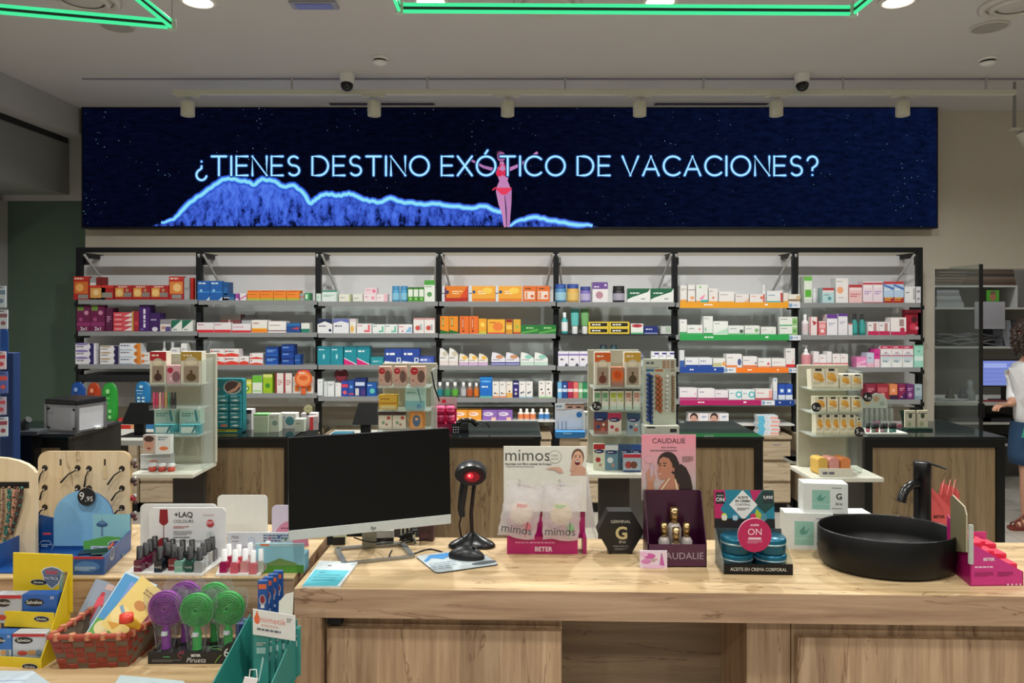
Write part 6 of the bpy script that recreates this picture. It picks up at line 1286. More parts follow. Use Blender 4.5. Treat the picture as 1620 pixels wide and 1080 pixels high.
# ---------------------------------------------------------------- sink and tap
t = thing('basin', 'matt black round vessel sink on the oak table', 'sink', (X(1406, 2.13), 2.145, TZP), math.radians(-3))
A_, B_ = .19, .142
MB().lathe((0, 0, 0), [(.001, 0), (.9, 0), (.965, .012), (1.0, .045), (1.0, .108), (.985, .111), (.972, .108), (.965, .06), (.9, .03), (.5, .018), (.001, .016)], M('090a0b', .42, spec=.35), 64, A_, B_, caps=False).build('bowl', t)
MB().lathe((0, 0, 0), [(.001, .02), (.022, .02), (.024, .0175)], M('35373a', .3, .6), 20).build('drain', t)
D = 2.345; t = thing('sink_tap', 'tall matt black tap behind the sink', 'tap', (X(1459, D), D, TZP)); zt = Z(730, D)-TZP
MB().lathe((0, 0, 0), [(.001, 0), (.03, 0), (.03, .006), (.0255, .008), (.0255, zt-.05), (.026, zt-.048), (.026, zt-.002), (.024, zt), (.001, zt)], M('08090a', .35, spec=.4), 32).build('tap_body', t)
MB().tube([(-.01, -.004, zt-.072), (-.045, -.02, zt-.068), (-.068, -.032, zt-.078), (-.082, -.038, zt-.096), (-.088, -.041, zt-.118)], [.013, .013, .013, .0135, .0135], M('111214', .25), 20).build('spout', t)
MB().tube([(.005, -.015, zt+.001), (.03, -.04, zt-.006), (.045, -.055, zt-.012)], [.004, .0035, .003], M('111214', .3), 10).build('lever', t)
# ---------------------------------------------------------------- pink things on the right
D = Dt(927); k = D/F; x0 = X(1537, D)
t = thing('display_box', 'pink shelf-ready display box beside the sink', 'display box', (x0, D, TZP), math.radians(2))
w = 84*k; dp = .15; SHR = Vector((.2, 1, 0)).normalized(); PK = M('cc3c84', .35)
mb = MB(); mb.prism(frame((0, 0, 0)), [(0, 0), (w, 0), (w, 22*k), (0, 68*k)], .003, 'c83484'); mb.prism((Vector((0, 0, 0)), SHR, Vector((0, 0, 1))), [(0, 0), (dp, 0), (dp, .15), (0, 68*k)], .003, M('a81868', .4)); mb.box((.03, dp-.003, 0), (w, dp, .10), PK); mb.prism((Vector((0, 0, .003)), Vector((1, 0, 0)), Vector((0, 1, 0))), [(0, 0), (w, 0), (w, dp), (.03, dp)], .003, PK); mb.box((w-.003, 0, 0), (w, dp, 22*k), 'c83484')
mb.text(frame((0, -.0003, 0)), 'BETER', .048, 40*k, 4.6*k, 'f0e0ec', 1, bold=.03); mb.art(frame((0, 0, 0)), w, 34*k, ['l .06 .85 .5 1 .07 ecc8e0', 'l .06 .62 .36 4 .03 8c2058', 'l .5 .62 .3 4 .03 8c2058', 'c .7 .06 .04 f0e0ec', 'c .78 .06 .04 f0e0ec', 'c .86 .06 .04 f0e0ec', 'c .94 .06 .04 f0e0ec'], 1); mb.build('box_shell', t, bevel=0)
MB().prism((Vector((-.008, .004, .0)), SHR, Vector((0, 0, 1))), [(0, .09), (.10, .06), (.10, .212), (.088, .222), (.012, .209), (0, .19)], .004, '6e664c', 'b0a88c').build('beige_back_board', t)
MB().box((-.007, -.004, .06), (.003, .004, .165), M('b8bcb4', .4)).build('edge_strip', t)
for j in range(3):
    for i in range(3):
        y = .03+j*.046; x = .030+i*.040+.2*y*(1-i*.4); zz = max(.055, .085-.022*i)+.012*j
        o = MB().box((-.017, -.02, 0), (.017, .02, zz-.03), M('1c1a1e', .4)).box((-.0185, -.0215, zz-.03), (.0185, .0215, zz), M('e02c50', .45)).build('red_topped_pack', bevel=.003, loc=Vector(t.location)+Vector((x, y, .0035)))
        tag(o, f'black pack with coral red top, {["front", "middle", "back"][j]} row {["left", "centre", "right"][i]} in pink box', 'pack', 'red topped packs in the pink display box')
D = 2.37
t = thing('coral_display', 'coral red folded display standing behind the tap', 'display stand', (X(1490, D), D, TZP)); k = D/F
MB().prism(frame((0, 0, 0)), [(-22*k, 0), (20*k, 0), (20*k, 44*k), (-16*k, 84*k), (-22*k, 84*k)], .004, M('d0585a', .5)).text(frame((0, -.0004, 0)), 'BETER', -4*k, 36*k, 4.5*k, '301818', 1, bold=.03, wmax=22*k).build('front_panel', t)
MB().prism(frame((0, .04, 0)), [(-22*k, 0), (40*k, 0), (40*k, 72*k), (30*k, 80*k), (12*k, 88*k), (4*k, 58*k), (-22*k, 58*k)], .003, M('c04c50', .5)).box((-22*k, .004, 0), (-20*k, .04, 56*k), 'c04c50').build('back_panel', t)
for i, a in enumerate((4, 14, 22)): MB().tube([(a*k, .02, 70*k), ((a+4)*k, .015, 95*k), ((a+9)*k, .02, 72*k)], .0016, M('e08078', .3), 6).build('wire_clip', t)
# ---------------------------------------------------------------- leaflets on the table corner
def sheet(cs, z, col, dsl, label, th=.003, cat='leaflet', name='leaflet', h=TZP):
    c4 = [Vector(pt(p[0], p[1], z)) for p in cs]; o = c4[0].copy(); u = c4[1]-c4[0]; v = c4[3]-c4[0]; un = u.normalized(); vn = (v-un*v.dot(un)).normalized()
    P_ = [((c-o).dot(un), (c-o).dot(vn)) for c in c4]; mb = MB(); fr = (Vector((0, 0, th)), un, vn); mb.prism(fr, P_, th, col)
    for d_ in dsl:
        q = d_.split(); n = [float(a) for a in q[1:]]; m_ = []
        for j in range(0, len(n), 2):
            a, b = n[j], n[j+1]; x = (P_[0][0]*(1-a)+P_[1][0]*a)*(1-b)+(P_[3][0]*(1-a)+P_[2][0]*a)*b; y = (P_[0][1]*(1-a)+P_[1][1]*a)*(1-b)+(P_[3][1]*(1-a)+P_[2][1]*a)*b; m_.append((x, y))
        mb.poly(fr, m_, q[0], 1)
        fr = (fr[0]+Vector((0, 0, .0002)), un, vn)
    return tag(mb.build(name, loc=o+Vector((0, 0, .0004))), label, cat)
ln_ = lambda c, y, a, b: f'{c} {a} {y} {b} {y} {b} {y+.03} {a} {y+.03}'
sheet(((478, 930), (538, 930), (566, 892), (506, 890)), TZP, 'd4dde0', ['50b4c4 0 .0 .92 .0 .96 .62 .04 .62', ln_('28788c', .5, .2, .35), ln_('3c98a8', .4, .2, .8), ln_('3c98a8', .3, .14, .75), ln_('3c98a8', .2, .14, .75), ln_('889', .78, .3, .4)], 'white and turquoise leaflets on the table corner', .006)
# ================================================================= STEPPED DISPLAY GONDOLA ON THE LEFT
LZ = .742
gx0, gx1 = -2.0, X(463, 2.0)-.012
t = thing('display_gondola', 'stepped light oak display table at lower left', 'table', (0, 2.05, 0))
MB().box((gx0, 0, LZ), (gx1, .5, .895), OAKH).build('upper_riser', t); MB().box((gx0, -.002, .895), (gx1, .5, TZP-.0005), OAKT).build('upper_top', t)
MB().box((gx0, -.62, LZ-.05), (gx1, .48, LZ), OAKT).build('lower_top', t, bevel=.001); MB().box((gx0+.02, -.58, 0), (gx1-.02, .46, LZ-.05), OAKV).build('base', t)
def pl(px, py): return pt(px, py, LZ)
# ---- nail lacquer display
def polish(x, y, z, col, cap, label, grp, s=1.0, txt=None, rz=0, rc=.0088):
    t = thing('nail_polish_bottle', label, 'nail polish', (x, y, z), rz, grp)
    b = .0112*s; MB().prism(frame((-b, -b, 0)), [(0, 0), (2*b, 0), (2*b, .030*s), (1.7*b, .033*s), (.3*b, .033*s), (0, .030*s)], 2*b, M(col, .1)).build('glass_bottle', t, bevel=.002)
    if txt: MB().text(frame((0, -b-.0002, .012*s)), txt, 0, 0, .0055*s, 'd8d0d0', 1).build('lettering', t)
    MB().lathe((0, 0, 0), [(rc*s*1.04, .0335*s), (rc*s*1.04, .036*s), (rc*s*.96, .0365*s), (rc*s*.9, .068*s), (.001, .069*s)], cap, 18).build('cap', t)
D = Dt(908); k = D/F
t = thing('counter_display', 'white nail lacquer display with plus LAQ colours header', 'display stand', (X(275, D), D, TZP), 0)
pts = [pt(201, 908), pt(320, 911), pt(352, 890), pt(352, 880), pt(228, 880)]
o = Vector(t.location); MB().prism((Vector((0, 0, .006)), Vector((1, 0, 0)), Vector((0, 1, 0))), [((Vector(p)-o).x, (Vector(p)-o).y) for p in pts], .006, M('dcdcda', .3)).build('tray', t, bevel=.002)
bd = Dt(884)-D
def board(x0p, x1p, ytop, Dp, col, name, art=None, rad=.014, skew=0, zb=0, parent=t, ref=None):
    k2 = Dp/F; w = (x1p-x0p)*k2; h = Z(ytop, Dp)-TZP-zb; ref = ref or Vector(parent.location)
    f_ = frame((X(x0p, Dp)-ref.x, Dp-ref.y, zb)); mb = MB(); mb.prism(f_, [(a+skew*b, b) for a, b in rrect(w, h, rad)], .004, M(col, .4))
    if art: mb.art(f_, w, h, art, 1)
    return mb.build(name, parent)
board(222, 343, 797, D+bd+.012, 'd8d8d6', 'rear_board')
board(236, 357, 803, D+bd, 'dededf', 'header_card', ['p 8c1c28 .14 .97 .24 .97 .25 .72 .21 .66 .17 .66 .13 .72', 'r .185 .4 .195 .68 7c1824', 'o .19 .3 .085 .12 8c1c28', 'r .17 .2 .21 .3 b04450', 'T .45 .82 .10 333 +LAQ', 't .45 .71 .06 444 COLOURS', 'l .32 .63 .2 2 .015 b06058', 'l .32 .54 .24 4 .012 888', 'l .32 .42 .3 1 .016 444', 'l .32 .36 .55 2 .012 999', 'c .80 .70 .075 b83438', 'l .75 .73 .1 3 .012 f0d0d0', 'c .80 .48 .075 c4ccc8', 't .80 .46 .05 556 7', 'l .7 .86 .22 1 .012 c08088'])
Z0 = TZP+.0062
LQ = [(221, 902, '5c1c38'), (231, 896, '6c1c3c'), (238, 890, '581c34'), (245, 885, '4c1430'), (253, 903, '16202c'), (265, 896, '1c1418'), (262, 888, '3a1c24'), (275, 900, '6c1828'), (273, 890, '4c1420'), (285, 903, '78a898'), (289, 891, '203028'), (301, 903, '1c4c44'), (304, 891, '1c2c2c'), (316, 904, '9aa0a0'), (322, 896, 'a8acac'), (329, 890, 'b4b4b0'), (336, 886, '5c5c60')]
for i, (px, py, c) in enumerate(LQ):
    x, y, z = pt(px, py, Z0); polish(x, y, Z0, c, M('141416', .35), f'black capped nail polish with {["plum", "plum", "plum", "plum", "navy", "black", "maroon", "wine red", "wine red", "pale green", "dark green", "green", "dark green", "silver", "silver", "silver", "grey"][i]} varnish, {["first", "second", "third", "fourth", "fifth", "sixth", "seventh", "eighth", "ninth", "tenth", "eleventh", "twelfth", "thirteenth", "fourteenth", "fifteenth", "sixteenth", "last"][i]} from left', 'black capped nail polishes on white display', 1.0, '+LAQ' if i in (0, 1, 2, 4, 7, 9, 11) else None)
# blank white stand and lilac card behind
t3 = thing('card_stand', 'blank white rounded card stand behind the polish displays', 'display stand', (X(384, 2.4), 2.4, TZP)); board(344, 423, 783, 2.4, 'cfd2cf', 'card', parent=t3); MB().box((-.07, .004, 0), (.07, .06, .004), 'cfd2cf').build('foot', t3)
t3 = thing('card_stand', 'lilac card with pink half circle beside the monitor', 'display stand', (X(450, 2.32), 2.32, TZP)); board(430, 478, 799, 2.32, 'c4bcd0', 'card', ['o .62 .0 .6 .62 c07c98', 'l .3 .42 .5 1 .03 6c3c58', 'l .3 .3 .6 2 .02 8c5870'], parent=t3); MB().box((-.03, .004, 0), (.03, .06, .004), 'c4bcd0').build('foot', t3)
# ---- second polish display
D = Dt(911); t = thing('counter_display', 'small white display of pink nail polishes headed MIA', 'display stand', (X(390, D), D, TZP))
o = Vector(t.location); pts = [pt(341, 911), pt(412, 911), pt(430, 884), pt(352, 886)]
MB().prism((Vector((0, 0, .005)), Vector((1, 0, 0)), Vector((0, 1, 0))), [((Vector(p)-o).x, (Vector(p)-o).y) for p in pts], .005, M('dcdcda', .3)).build('tray', t, bevel=.0015)
board(359, 462, 842, D+.12, 'cdd0d6', 'header_card', ['t .13 .78 .11 444 MIA', 'l .08 .68 .14 1 .025 666', 'c .38 .72 .12 9cb8d0', 'c .38 .72 .09 cdd0d6', 't .38 .68 .09 7c9cc0 1', 'l .2 .5 .4 2 .02 aab', 'l .56 .88 .4 3 .05 556080', 'c .66 .8 .05 b06080', 'c .8 .86 .05 506090', 'c .9 .76 .05 7c8c60'], .002, parent=t)
for i, (px, py, c, cn) in enumerate(((355, 904, '98204c', 'berry'), (362, 895, 'a02848', 'berry'), (372, 905, 'd0586c', 'coral'), (378, 896, 'c84c58', 'coral'), (388, 903, 'd08c90', 'pale pink'), (396, 893, 'c8b0ac', 'nude'), (401, 906, 'd86c78', 'rose'), (413, 903, 'b8bcb0', 'clear'), (419, 896, 'c0c4bc', 'clear'), (424, 890, 'c4c8c4', 'clear'))):
    x, y, z = pt(px, py, TZP+.0052); polish(x, y, TZP+.0052, c, M('dedede', .35), f'white capped {cn} nail polish, {ORD[i]} from left on small display', 'white capped nail polishes', .92, rc=.0085)
# ---- landscape picture box and toothbrush packs between the displays
D = Dt(908)+.03; k = D/F
t = thing('picture_box', 'picture box with green meadow and blue sky beside monitor', 'box', (X(471, D)-.045, D-.02, TZP+.0)) 
w = 76*k; h = 46*k; MB().box((-w/2, 0, 0), (w/2, .004, h), '8cc0d0').art(frame((-w/2, 0, 0)), w, h, ['p 4c8c30 0 0 1 0 1 .26 .5 .34 0 .2', 'r 0 .9 1 1 a8c8d0', 'r .1 .92 .28 .98 d86838', 'p 6c8c50 .2 .3 .5 .5 .8 .36 .9 .26 .1 .22', 'c .16 .2 .12 a8a8b0', 'c .16 .2 .08 b05058'], 1).build('front_card', t); MB().box((-w/2, .004, 0), (w/2, .05, h*.6), '5c98ac').build('box_body', t)
tag(carton('printed_carton', .14, .075, .04, '2c8c84|r 0 0 .3 1 c890a0|r .14 0 .18 1 e8e0e0|r 0 .6 .3 .64 e8e0e0|p c8d0b0 .42 0 .5 .7 .56 .9 .62 .5 .68 0|p 1c6c64 .3 .6 .6 1 .3 1|o .85 .8 .12 .2 c89080', None, (X(506, 2.42), 2.44, TZP)), 'teal and pink carton behind the left end of monitor', 'box')
tag(carton('printed_carton', .07, .07, .04, '70505c|p c8b8a8 0 0 1 0 .2 .9|r 0 .9 1 1 584048', None, (X(556, 2.46), 2.47, TZP)) , 'mauve carton with beige corner behind the monitor', 'box')
k_ = 0
for row in range(4):
    for i in range(4):
        px = 416+i*19+row*8; z0 = LZ; D = 1.9+row*.034; w = .024; h = .205-.004*row
        if X(px, D) > gx1-.02: continue
        o = carton('toothbrush_pack', w, h, .012, '1f5098|r .08 .9 .92 .96 e0683c|o .5 .76 .36 .07 a8a8b4|o .5 .77 .26 .05 8c2c3c|r .3 .66 .7 .7 e0e0e4|r .14 .56 .86 .6 9cb8e0|r .3 0 .7 .5 6c9cd0|r .4 0 .6 .46 9cc8ec', None, (X(px, D), D, LZ+.012*0), 0, .02)
        tag(o, f'slim blue toothbrush pack, {ORD[i]} from left in {["front", "second", "third", "back"][row]} row', 'toothbrush pack', 'blue toothbrush packs by the table leg')
# ---- teal display box at the bottom
D = 1.76; k = D/F
t = thing('display_box', 'teal display box with white water drop header card', 'display box', (X(425, D), D, LZ-.0))
TL = M('2b8078', .45)
xl, xr = X(352, D)-X(425, D), X(462, D)-X(425, D)-.004
mb = MB(); mb.prism((Vector((xl, -.10, 0)), Vector((.32, 1, 0)).normalized(), Vector((0, 0, 1))), [(0, 0), (.16, 0), (.16, .155), (0, .03)], .003, TL); mb.box((xl+.03, .055, 0), (xr, .058, .14), TL); mb.box((xl-.02, -.10, 0), (xr, .055, .003), TL); mb.prism((Vector((xr-.03, -.10, 0)), Vector((.2, 1, 0)).normalized(), Vector((0, 0, 1))), [(0, 0), (.15, 0), (.15, .12), (0, .02)], .003, TL); mb.build('box_shell', t)
f_ = frame((X(400, D)-X(425, D), .0, Z(1003, D)-LZ), (1, 0, -.16)); w = 68*k; h = 40*k
mb = MB(); mb.prism(f_, [(0, 0), (w, 0), (w, h), (0, h)], .002, 'dcdcd8'); mb.art(f_, w, h, ['o .1 .62 .07 .18 e0683c', 'p e0683c .04 .66 .16 .66 .1 .98', 't .46 .55 .24 e08c84 mimetik', 'l .2 .4 .6 1 .06 d8a8a0', 'l .1 .22 .8 1 .07 556', 'l .8 .8 .12 2 .05 888']); mb.build('header_card', t)
for i in range(6):
    o = carton('eyelash_pack', .036, .12, .006, '3c9088|r .2 .6 .8 .72 a8d0cc|l .2 .8 .6 2 .02 d8c8c4|p b8dcd8 .3 .05 .4 .05 .7 .5 .6 .55|r 0 .95 1 1 58a8a0', None, (X(413+i*10, D+.015+i*.007), D+.015+i*.0075, LZ+.004))
    tag(o, f'teal blister pack, {ORD[i]} from left inside the teal box', 'pack', 'teal blister packs in the teal box')
t = thing('swing_tag', 'white swing tag with pink oval at lower left of teal box', 'tag', Vector((X(386, 1.66), 1.655, LZ+.0035)))
MB().prism(frame((-.018, 0, 0), (1, 0, -.15), (.25, .1, 1)), [(0, 0), (.03, 0), (.03, .075), (0, .075)], .004, 'e0dcdc').disc(frame((-.018, 0, 0), (1, 0, -.15), (.25, .1, 1)), .015, .03, .011, 'd0286c', 1, 20, .019).build('card', t); MB().tube([(.01, .01, .07), (.012, .01, .088), (.026, .01, .088), (.028, .01, .066)], .0012, WHITE, 6).build('ring', t)
tag(carton('blue_carton', .05, .08, .04, '1c3c84|c .5 .7 .3 8c8c98|r 0 .4 1 .56 e0e0e8|c .75 .42 .12 d04080|r 0 0 1 .4 163070', None, (X(388, 1.93), 1.93, LZ)), 'dark blue carton between hairbrushes and teal box', 'box')
tag(MB().prism(frame((0, 0, 0), (1, .2, .1), (0, .1, 1)), [(0, -.15), (.03, -.15), (.035, .03), (.015, .028), (0, .012)], .002, M('d8d8cc', .6)).build('white_card', loc=(X(441, 1.83), 1.83, LZ+.165)), 'white curved card leaning over the toothbrush packs', 'card')
# ---- hairbrush display
D = 1.88; k = D/F
t = thing('counter_display', 'low black display of wrapped round hairbrushes', 'display stand', (X(310, D), D, LZ)); w = 152*k
mb = MB(); mb.box((-w/2, 0, 0), (w/2, .003, 19*k), M('1a1a1c', .4)); mb.box((-w/2, .003, 0), (w/2, .1, 14*k), M('1a1a1c', .4)); fr = frame((-w/2, 0, 0)); hh = 19*k
mb.text(fr, 'BETER', w*.50, hh*.62, hh*.2, 'd8d8d8', 1, bold=.04); mb.text(fr, 'Pirueta', w*.50, hh*.14, hh*.4, 'd0d0d0', 1, italic=.3); mb.art(fr, w, hh, ['l .04 .3 .3 2 .06 777', 'l .16 .55 .1 1 .1 4c9c6c'])
for pts, c in (([(.35, .5), (.31, .7), (.33, .95), (.38, 1.15), (.37, .85), (.34, .9)], 'b04058'), ([(.70, .12), (.73, .5), (.78, .9), (.76, 1.2), (.72, 1.3)], '88b848'), ([(.62, 1.3), (.68, 1.5), (.76, 1.55), (.72, 1.25), (.66, 1.3)], '589c68')): mb.ribbon(fr, [(a*w, b_*hh) for a, b_ in pts], .0016, c, 1.5)
mb.build('tray', t)
p = thing('price_disc', 'round black price disc reading 6,95 on hairbrush display', 'price tag', (X(367, D-.004), D-.004, LZ+18*k)); r = 17*k; mb = MB(); fr = frame((0, 0, 0)); mb.prism(fr, [(max(-r, r*math.cos(2*PI*i/30)), max(-17.9*k, r*math.sin(2*PI*i/30))) for i in range(30)], .003, '16181a'); mb.text(fr, '6', -r*.5, -r*.3, r*.8, 'e0e0e0', 2); mb.text(fr, ',95', r*.3, -r*.6, r*.5, 'e0e0e0', 2); mb.build('disc', p)
PUR = M('8a1c9a', .25); GRN = M('2fae48', .25)
for i, (px, py, m_, cn, yo, rr_) in enumerate(((262, 962, PUR, 'purple', .035, 27), (293, 945, PUR, 'purple', .075, 25), (311, 965, GRN, 'green', .03, 26), (339, 946, GRN, 'green', .078, 24), (360, 962, GRN, 'green', .04, 26))):
    Dp = D+yo; k2 = Dp/F; z0 = LZ+14*k; hz_ = Z(py, Dp)-z0; r = rr_*k2
    b = thing('hairbrush', f'{cn} round hairbrush in clear film, {ORD[i]} from left', 'hairbrush', (X(px, Dp), Dp, z0), 0, f'{cn} wrapped hairbrushes')
    mb = MB(); fr = frame((0, 0, hz_)); n_ = 40
    for q in range(7):
        ra = r*(1-q/7.2); mb.tube([(ra*math.cos(2*PI*a/28), -.001*q, hz_+ra*math.sin(2*PI*a/28)) for a in range(29)], r*.045, m_, 6)
    mb.prism(frame((0, .004, hz_)), [(r*.98*math.cos(2*PI*a/32), r*.98*math.sin(2*PI*a/32)) for a in range(32)], .008, m_)
    for q in range(3, 7):
        for a in range(6*q):
            ra = r*(q/7.2); an = 2*PI*a/(6*q); mb.cyl((ra*math.cos(an), 0, hz_+ra*math.sin(an)), (ra*math.cos(an), -.012, hz_+ra*math.sin(an)), .0012, m_, 4)
    mb.build('brush_head', b)
    MB().tube([(0, .004, hz_-r*.95), (0, .004, hz_-r*1.5), (0, .004, hz_-r*2.2), (0, .004, .002)], [.006, .012, .011, .013], m_, 12).build('handle', b)
    MB().tube([(0, -.006, hz_-r*1.3), (0, -.007, hz_-r*1.5)], [.008, .009], M('c8d0d0', .2), 12).build('collar', b)
    mb = MB(); rr = []
    for u, kx in ((0, .5), (.1, .55), (.35, .62), (.5, 1.0), (.75, 1.25), (.93, 1.2), (1.0, 1.05)):
        zz = .002+u*(hz_+r*1.25); rr.append([Vector((r*kx*math.cos(2*PI*a/28)*(1+.06*math.sin(a*5+u*9)), (.018+.006*math.sin(a*3+u*11))*math.sin(2*PI*a/28)*(1 if u < .95 else .2), zz+.003*math.sin(a*4))) for a in range(28)])
    mb.rings(rr, BAG, caps=False).build('clear_film', b)
# ---- wicker basket
D = 1.862; t = thing('woven_basket', 'red brown woven basket holding toy blister packs', 'basket', (X(163, D), D, LZ), math.radians(4))
RED = [M('9c3c28', .55), M('8a3222', .55), M('6a5a48', .6)]
b0 = [(-.105, 0), (.06, 0), (.085, .15), (-.085, .15)]; b1 = [(-.125, -.012), (.065, -.015), (.12, .168), (-.10, .168)]; H = .085
mb = MB()
def lerp(a, b, u): return (a[0]*(1-u)+b[0]*u, a[1]*(1-u)+b[1]*u)
nr = 6
for s_ in range(4):
    nx = 7 if s_ % 2 == 0 else 9
    for j in range(nr):
        for i in range(nx):
            P4 = []
            for (uu, vv) in ((i/nx, j/nr), ((i+1)/nx, j/nr), ((i+1)/nx, (j+1)/nr), (i/nx, (j+1)/nr)):
                a = lerp(b0[s_], b1[s_], vv); c = lerp(b0[(s_+1) % 4], b1[(s_+1) % 4], vv); q = lerp(a, c, uu); P4.append(Vector((q[0], q[1], vv*H)))
            n = (P4[1]-P4[0]).cross(P4[3]-P4[0]).normalized(); over = (i+j) % 2; off = n*(.0028 if over else .0008); mid = (P4[0]+P4[1]+P4[2]+P4[3])/4
            g = [p+(mid-p)*.05 for p in P4]; m1 = (g[0]+g[3])/2; m2_ = (g[1]+g[2])/2
            mb.add([g[0], g[1], g[2], g[3], mid+off+(g[0]-mid)*.75, mid+off+(g[1]-mid)*.75, mid+off+(g[2]-mid)*.75, mid+off+(g[3]-mid)*.75], [(4, 5, 6, 7), (0, 1, 5, 4), (1, 2, 6, 5), (2, 3, 7, 6), (3, 0, 4, 7)], RED[(i*3+j) % 2] if over else RED[2 if (i+j) % 4 else 1])
for s_ in range(4):
    mb.add([Vector((*b0[s_], .001)), Vector((*b0[(s_+1) % 4], .001)), Vector((*b1[(s_+1) % 4], H)), Vector((*b1[s_], H))], [(0, 1, 2, 3)], RED[2])
mb.build('woven_wall', t)
MB().add([Vector((*p, .002)) for p in b0], [(0, 1, 2, 3)], RED[2]).build('basket_bottom', t, solid=.002)
mb = MB()
for s_ in range(4):
    a = Vector((*b1[s_], H)); c = Vector((*b1[(s_+1) % 4], H)); mb.tube([a, c], .007, RED[0], 8, flat=1.0)
    for q in range(5): m_ = a.lerp(c, (q+.5)/5); mb.lathe(m_, [(.008, -.008), (.0085, 0), (.008, .008)], M('b87858', .6), 8)
mb.build('rim', t)
def cardp(px, py0, w, h, rz, lean, dsl, label, D_=1.95, z=LZ+.02, roll=0, cat='blister pack'):
    o = carton('blister_pack', w, h, .006, dsl, None, (X(px, D_), D_, z)); o.rotation_euler = (-lean, roll, rz); return tag(o, label, cat)
cardp(158, 0, .095, .18, 0, .55, '4c98d0|r 0 0 1 .3 5ca848|r .3 .3 .45 .9 7c9cdc|o .28 .2 .2 .1 e8d8a0|c .7 .8 .08 e8f0a0|c .4 .7 .04 d8ecf8|r 0 .97 1 1 c8e4f4|r 0 0 .03 1 c8e4f4|o .7 .86 .12 .06 2c5c98', 'blue and green toy card in basket', 1.94, LZ+.022, roll=.42)
cardp(178, 0, .08, .14, -.1, .5, 'e8cf7c|o .3 .3 .3 .16 f0dc98|o .6 .6 .2 .08 c88c50|p d8a040 .1 .1 .5 .2 .4 .05|l .4 .85 .4 2 .03 a07830|p 88a8c0 .1 .4 .4 .3 .42 .36 .14 .46', 'yellow toy card in front in basket', 1.885, LZ+.075, roll=.6)
cardp(128, 0, .07, .15, .1, .55, '8894a8|p b82838 .3 .1 .5 .1 .6 .8 .45 .8|p d84858 .4 .5 .7 .6 .6 .75 .4 .7|c .35 .2 .2 b82838|r .5 .85 .8 .95 c8a8a0', 'clear pack with red toy at left in basket', 1.97, LZ+.025, roll=.3)
cardp(214, 0, .08, .14, -.2, .7, '5888b8|o .6 .3 .3 .2 d86c98|p e890b0 .3 .5 .6 .6 .8 .4 .5 .3|c .3 .8 .1 e8d070|r 0 .96 1 1 a8d0ec', 'blue pack with pink toy at right in basket', 2.0, LZ+.03, roll=.75)
tag(MB().tube([(0, 0, 0), (.018, -.012, -.02), (.03, -.018, -.036)], [.013, .012, .012], M('e8b030', .3), 12).lathe((0, 0, .002), [(.001, .012), (.016, .01), (.017, -.008), (.001, -.01)], M('d83c2c', .3), 18).build('toy_stamp', loc=(X(200, 1.855), 1.855, LZ+.125), rz=1.9), 'red and yellow toy tube lying on the yellow card', 'toy')
# ---- yellow plaster display
D = 1.862; k = D/F
t = thing('counter_display', 'tall yellow tiered display of boxed plasters at left edge', 'display stand', (X(30, D), D, LZ), math.radians(-6))
YL = M('d8bc20', .45); xa, xb = -.10, .058
def tz(y): return Z(y, D+(.10 if y < 960 else .045 if y < 990 else 0))-LZ
mb = MB(); mb.box((xa, 0, tz(1065)*0), (xb, .003, tz(1040)), YL); mb.box((xa, .045, tz(985)-.012), (xb, .048, tz(968)), YL); mb.box((xa, .10, tz(968)-.02), (xb+.01, .104, tz(876)), YL)
mb.prism((Vector((xb+.003, 0, 0)), Vector((0, 1, 0)), Vector((0, 0, 1))), [(0, 0), (.104, 0), (.104, tz(900)), (.05, tz(975)), (.04, tz(1000)), (0, tz(1040))], .003, YL)
mb.box((xa, .003, 0), (xb, .1, .003), YL)
def oval(fr, x, y, rx, ry, mb, tx='Salvelox'): mb.disc(fr, x, y, rx, 'd8d8c8', 2, 24, ry); mb.disc(fr, x, y, rx*.95, '16181c', 3, 24, ry*.9); mb.text(fr, tx, x, y-ry*.35, ry*.75, 'e8e8e0', 4, wmax=rx*1.6)
oval(frame((0, 0, 0)), .03, tz(1053), .022, .008, mb); oval(frame((0, .045, 0)), .026, tz(978), .022, .008, mb); oval(frame((0, .10, 0)), -.026, tz(921), .024, .008, mb)
fr = frame((0, .10, 0))
# shield emblem
cx, cz_ = .012, tz(910); sh = lambda s: [(cx+a*s, cz_+b*s) for a, b in ((-.03, .012), (-.018, .02), (0, .024), (.018, .02), (.03, .012), (.024, -.006), (.018, -.02), (0, -.034), (-.018, -.02), (-.024, -.006))]
mb.poly(fr, sh(1.05), 'd8dce0', 2); mb.poly(fr, sh(.95), '5c6c84', 3); mb.text(fr, 'PAW', cx, cz_+.004, .010, 'c83040', 4, bold=.03); mb.poly(fr, [(cx-.022, cz_-.012), (cx+.022, cz_-.012), (cx+.022, cz_-.001), (cx-.022, cz_-.001)], '2c4468', 4); mb.text(fr, 'PATROL', cx, cz_-.0105, .008, 'e8e8ec', 5, wmax=.04)
mb.ribbon(fr, [(.035, tz(935)), (.042, tz(905))], .009, '7c9c8c', 2); mb.ribbon(fr, [(.045, tz(935)), (.052, tz(905))], .009, '8c7c5c', 2); mb.art(frame((-.02, .10, tz(940))), .06, .006, ['l 0 .3 .8 1 .6 b09028'])
mb.build('tiered_stand', t)
def pbox(px0, px1, yt, yb, Dp, dsl, label): 
    k2 = Dp/F; w = (px1-px0)*k2; h = (yb-yt)*k2; tag(carton('plaster_box', w, h, .03, dsl, None, (X((px0+px1)/2, Dp), Dp, Z(yb, Dp))), label, 'box', 'boxed plasters in the yellow display')
PB = '{0}|r 0 .0 1 .34 a8b0b4|o .34 .72 .28 .14 16181c|t .34 .67 .12 e8e8e0 Salvelox|o .3 .2 .16 .1 {1}|o .6 .22 .16 .1 b88850|o .8 .2 .1 .14 6c7c8c|t .86 .84 .1 e0e0e8 20'
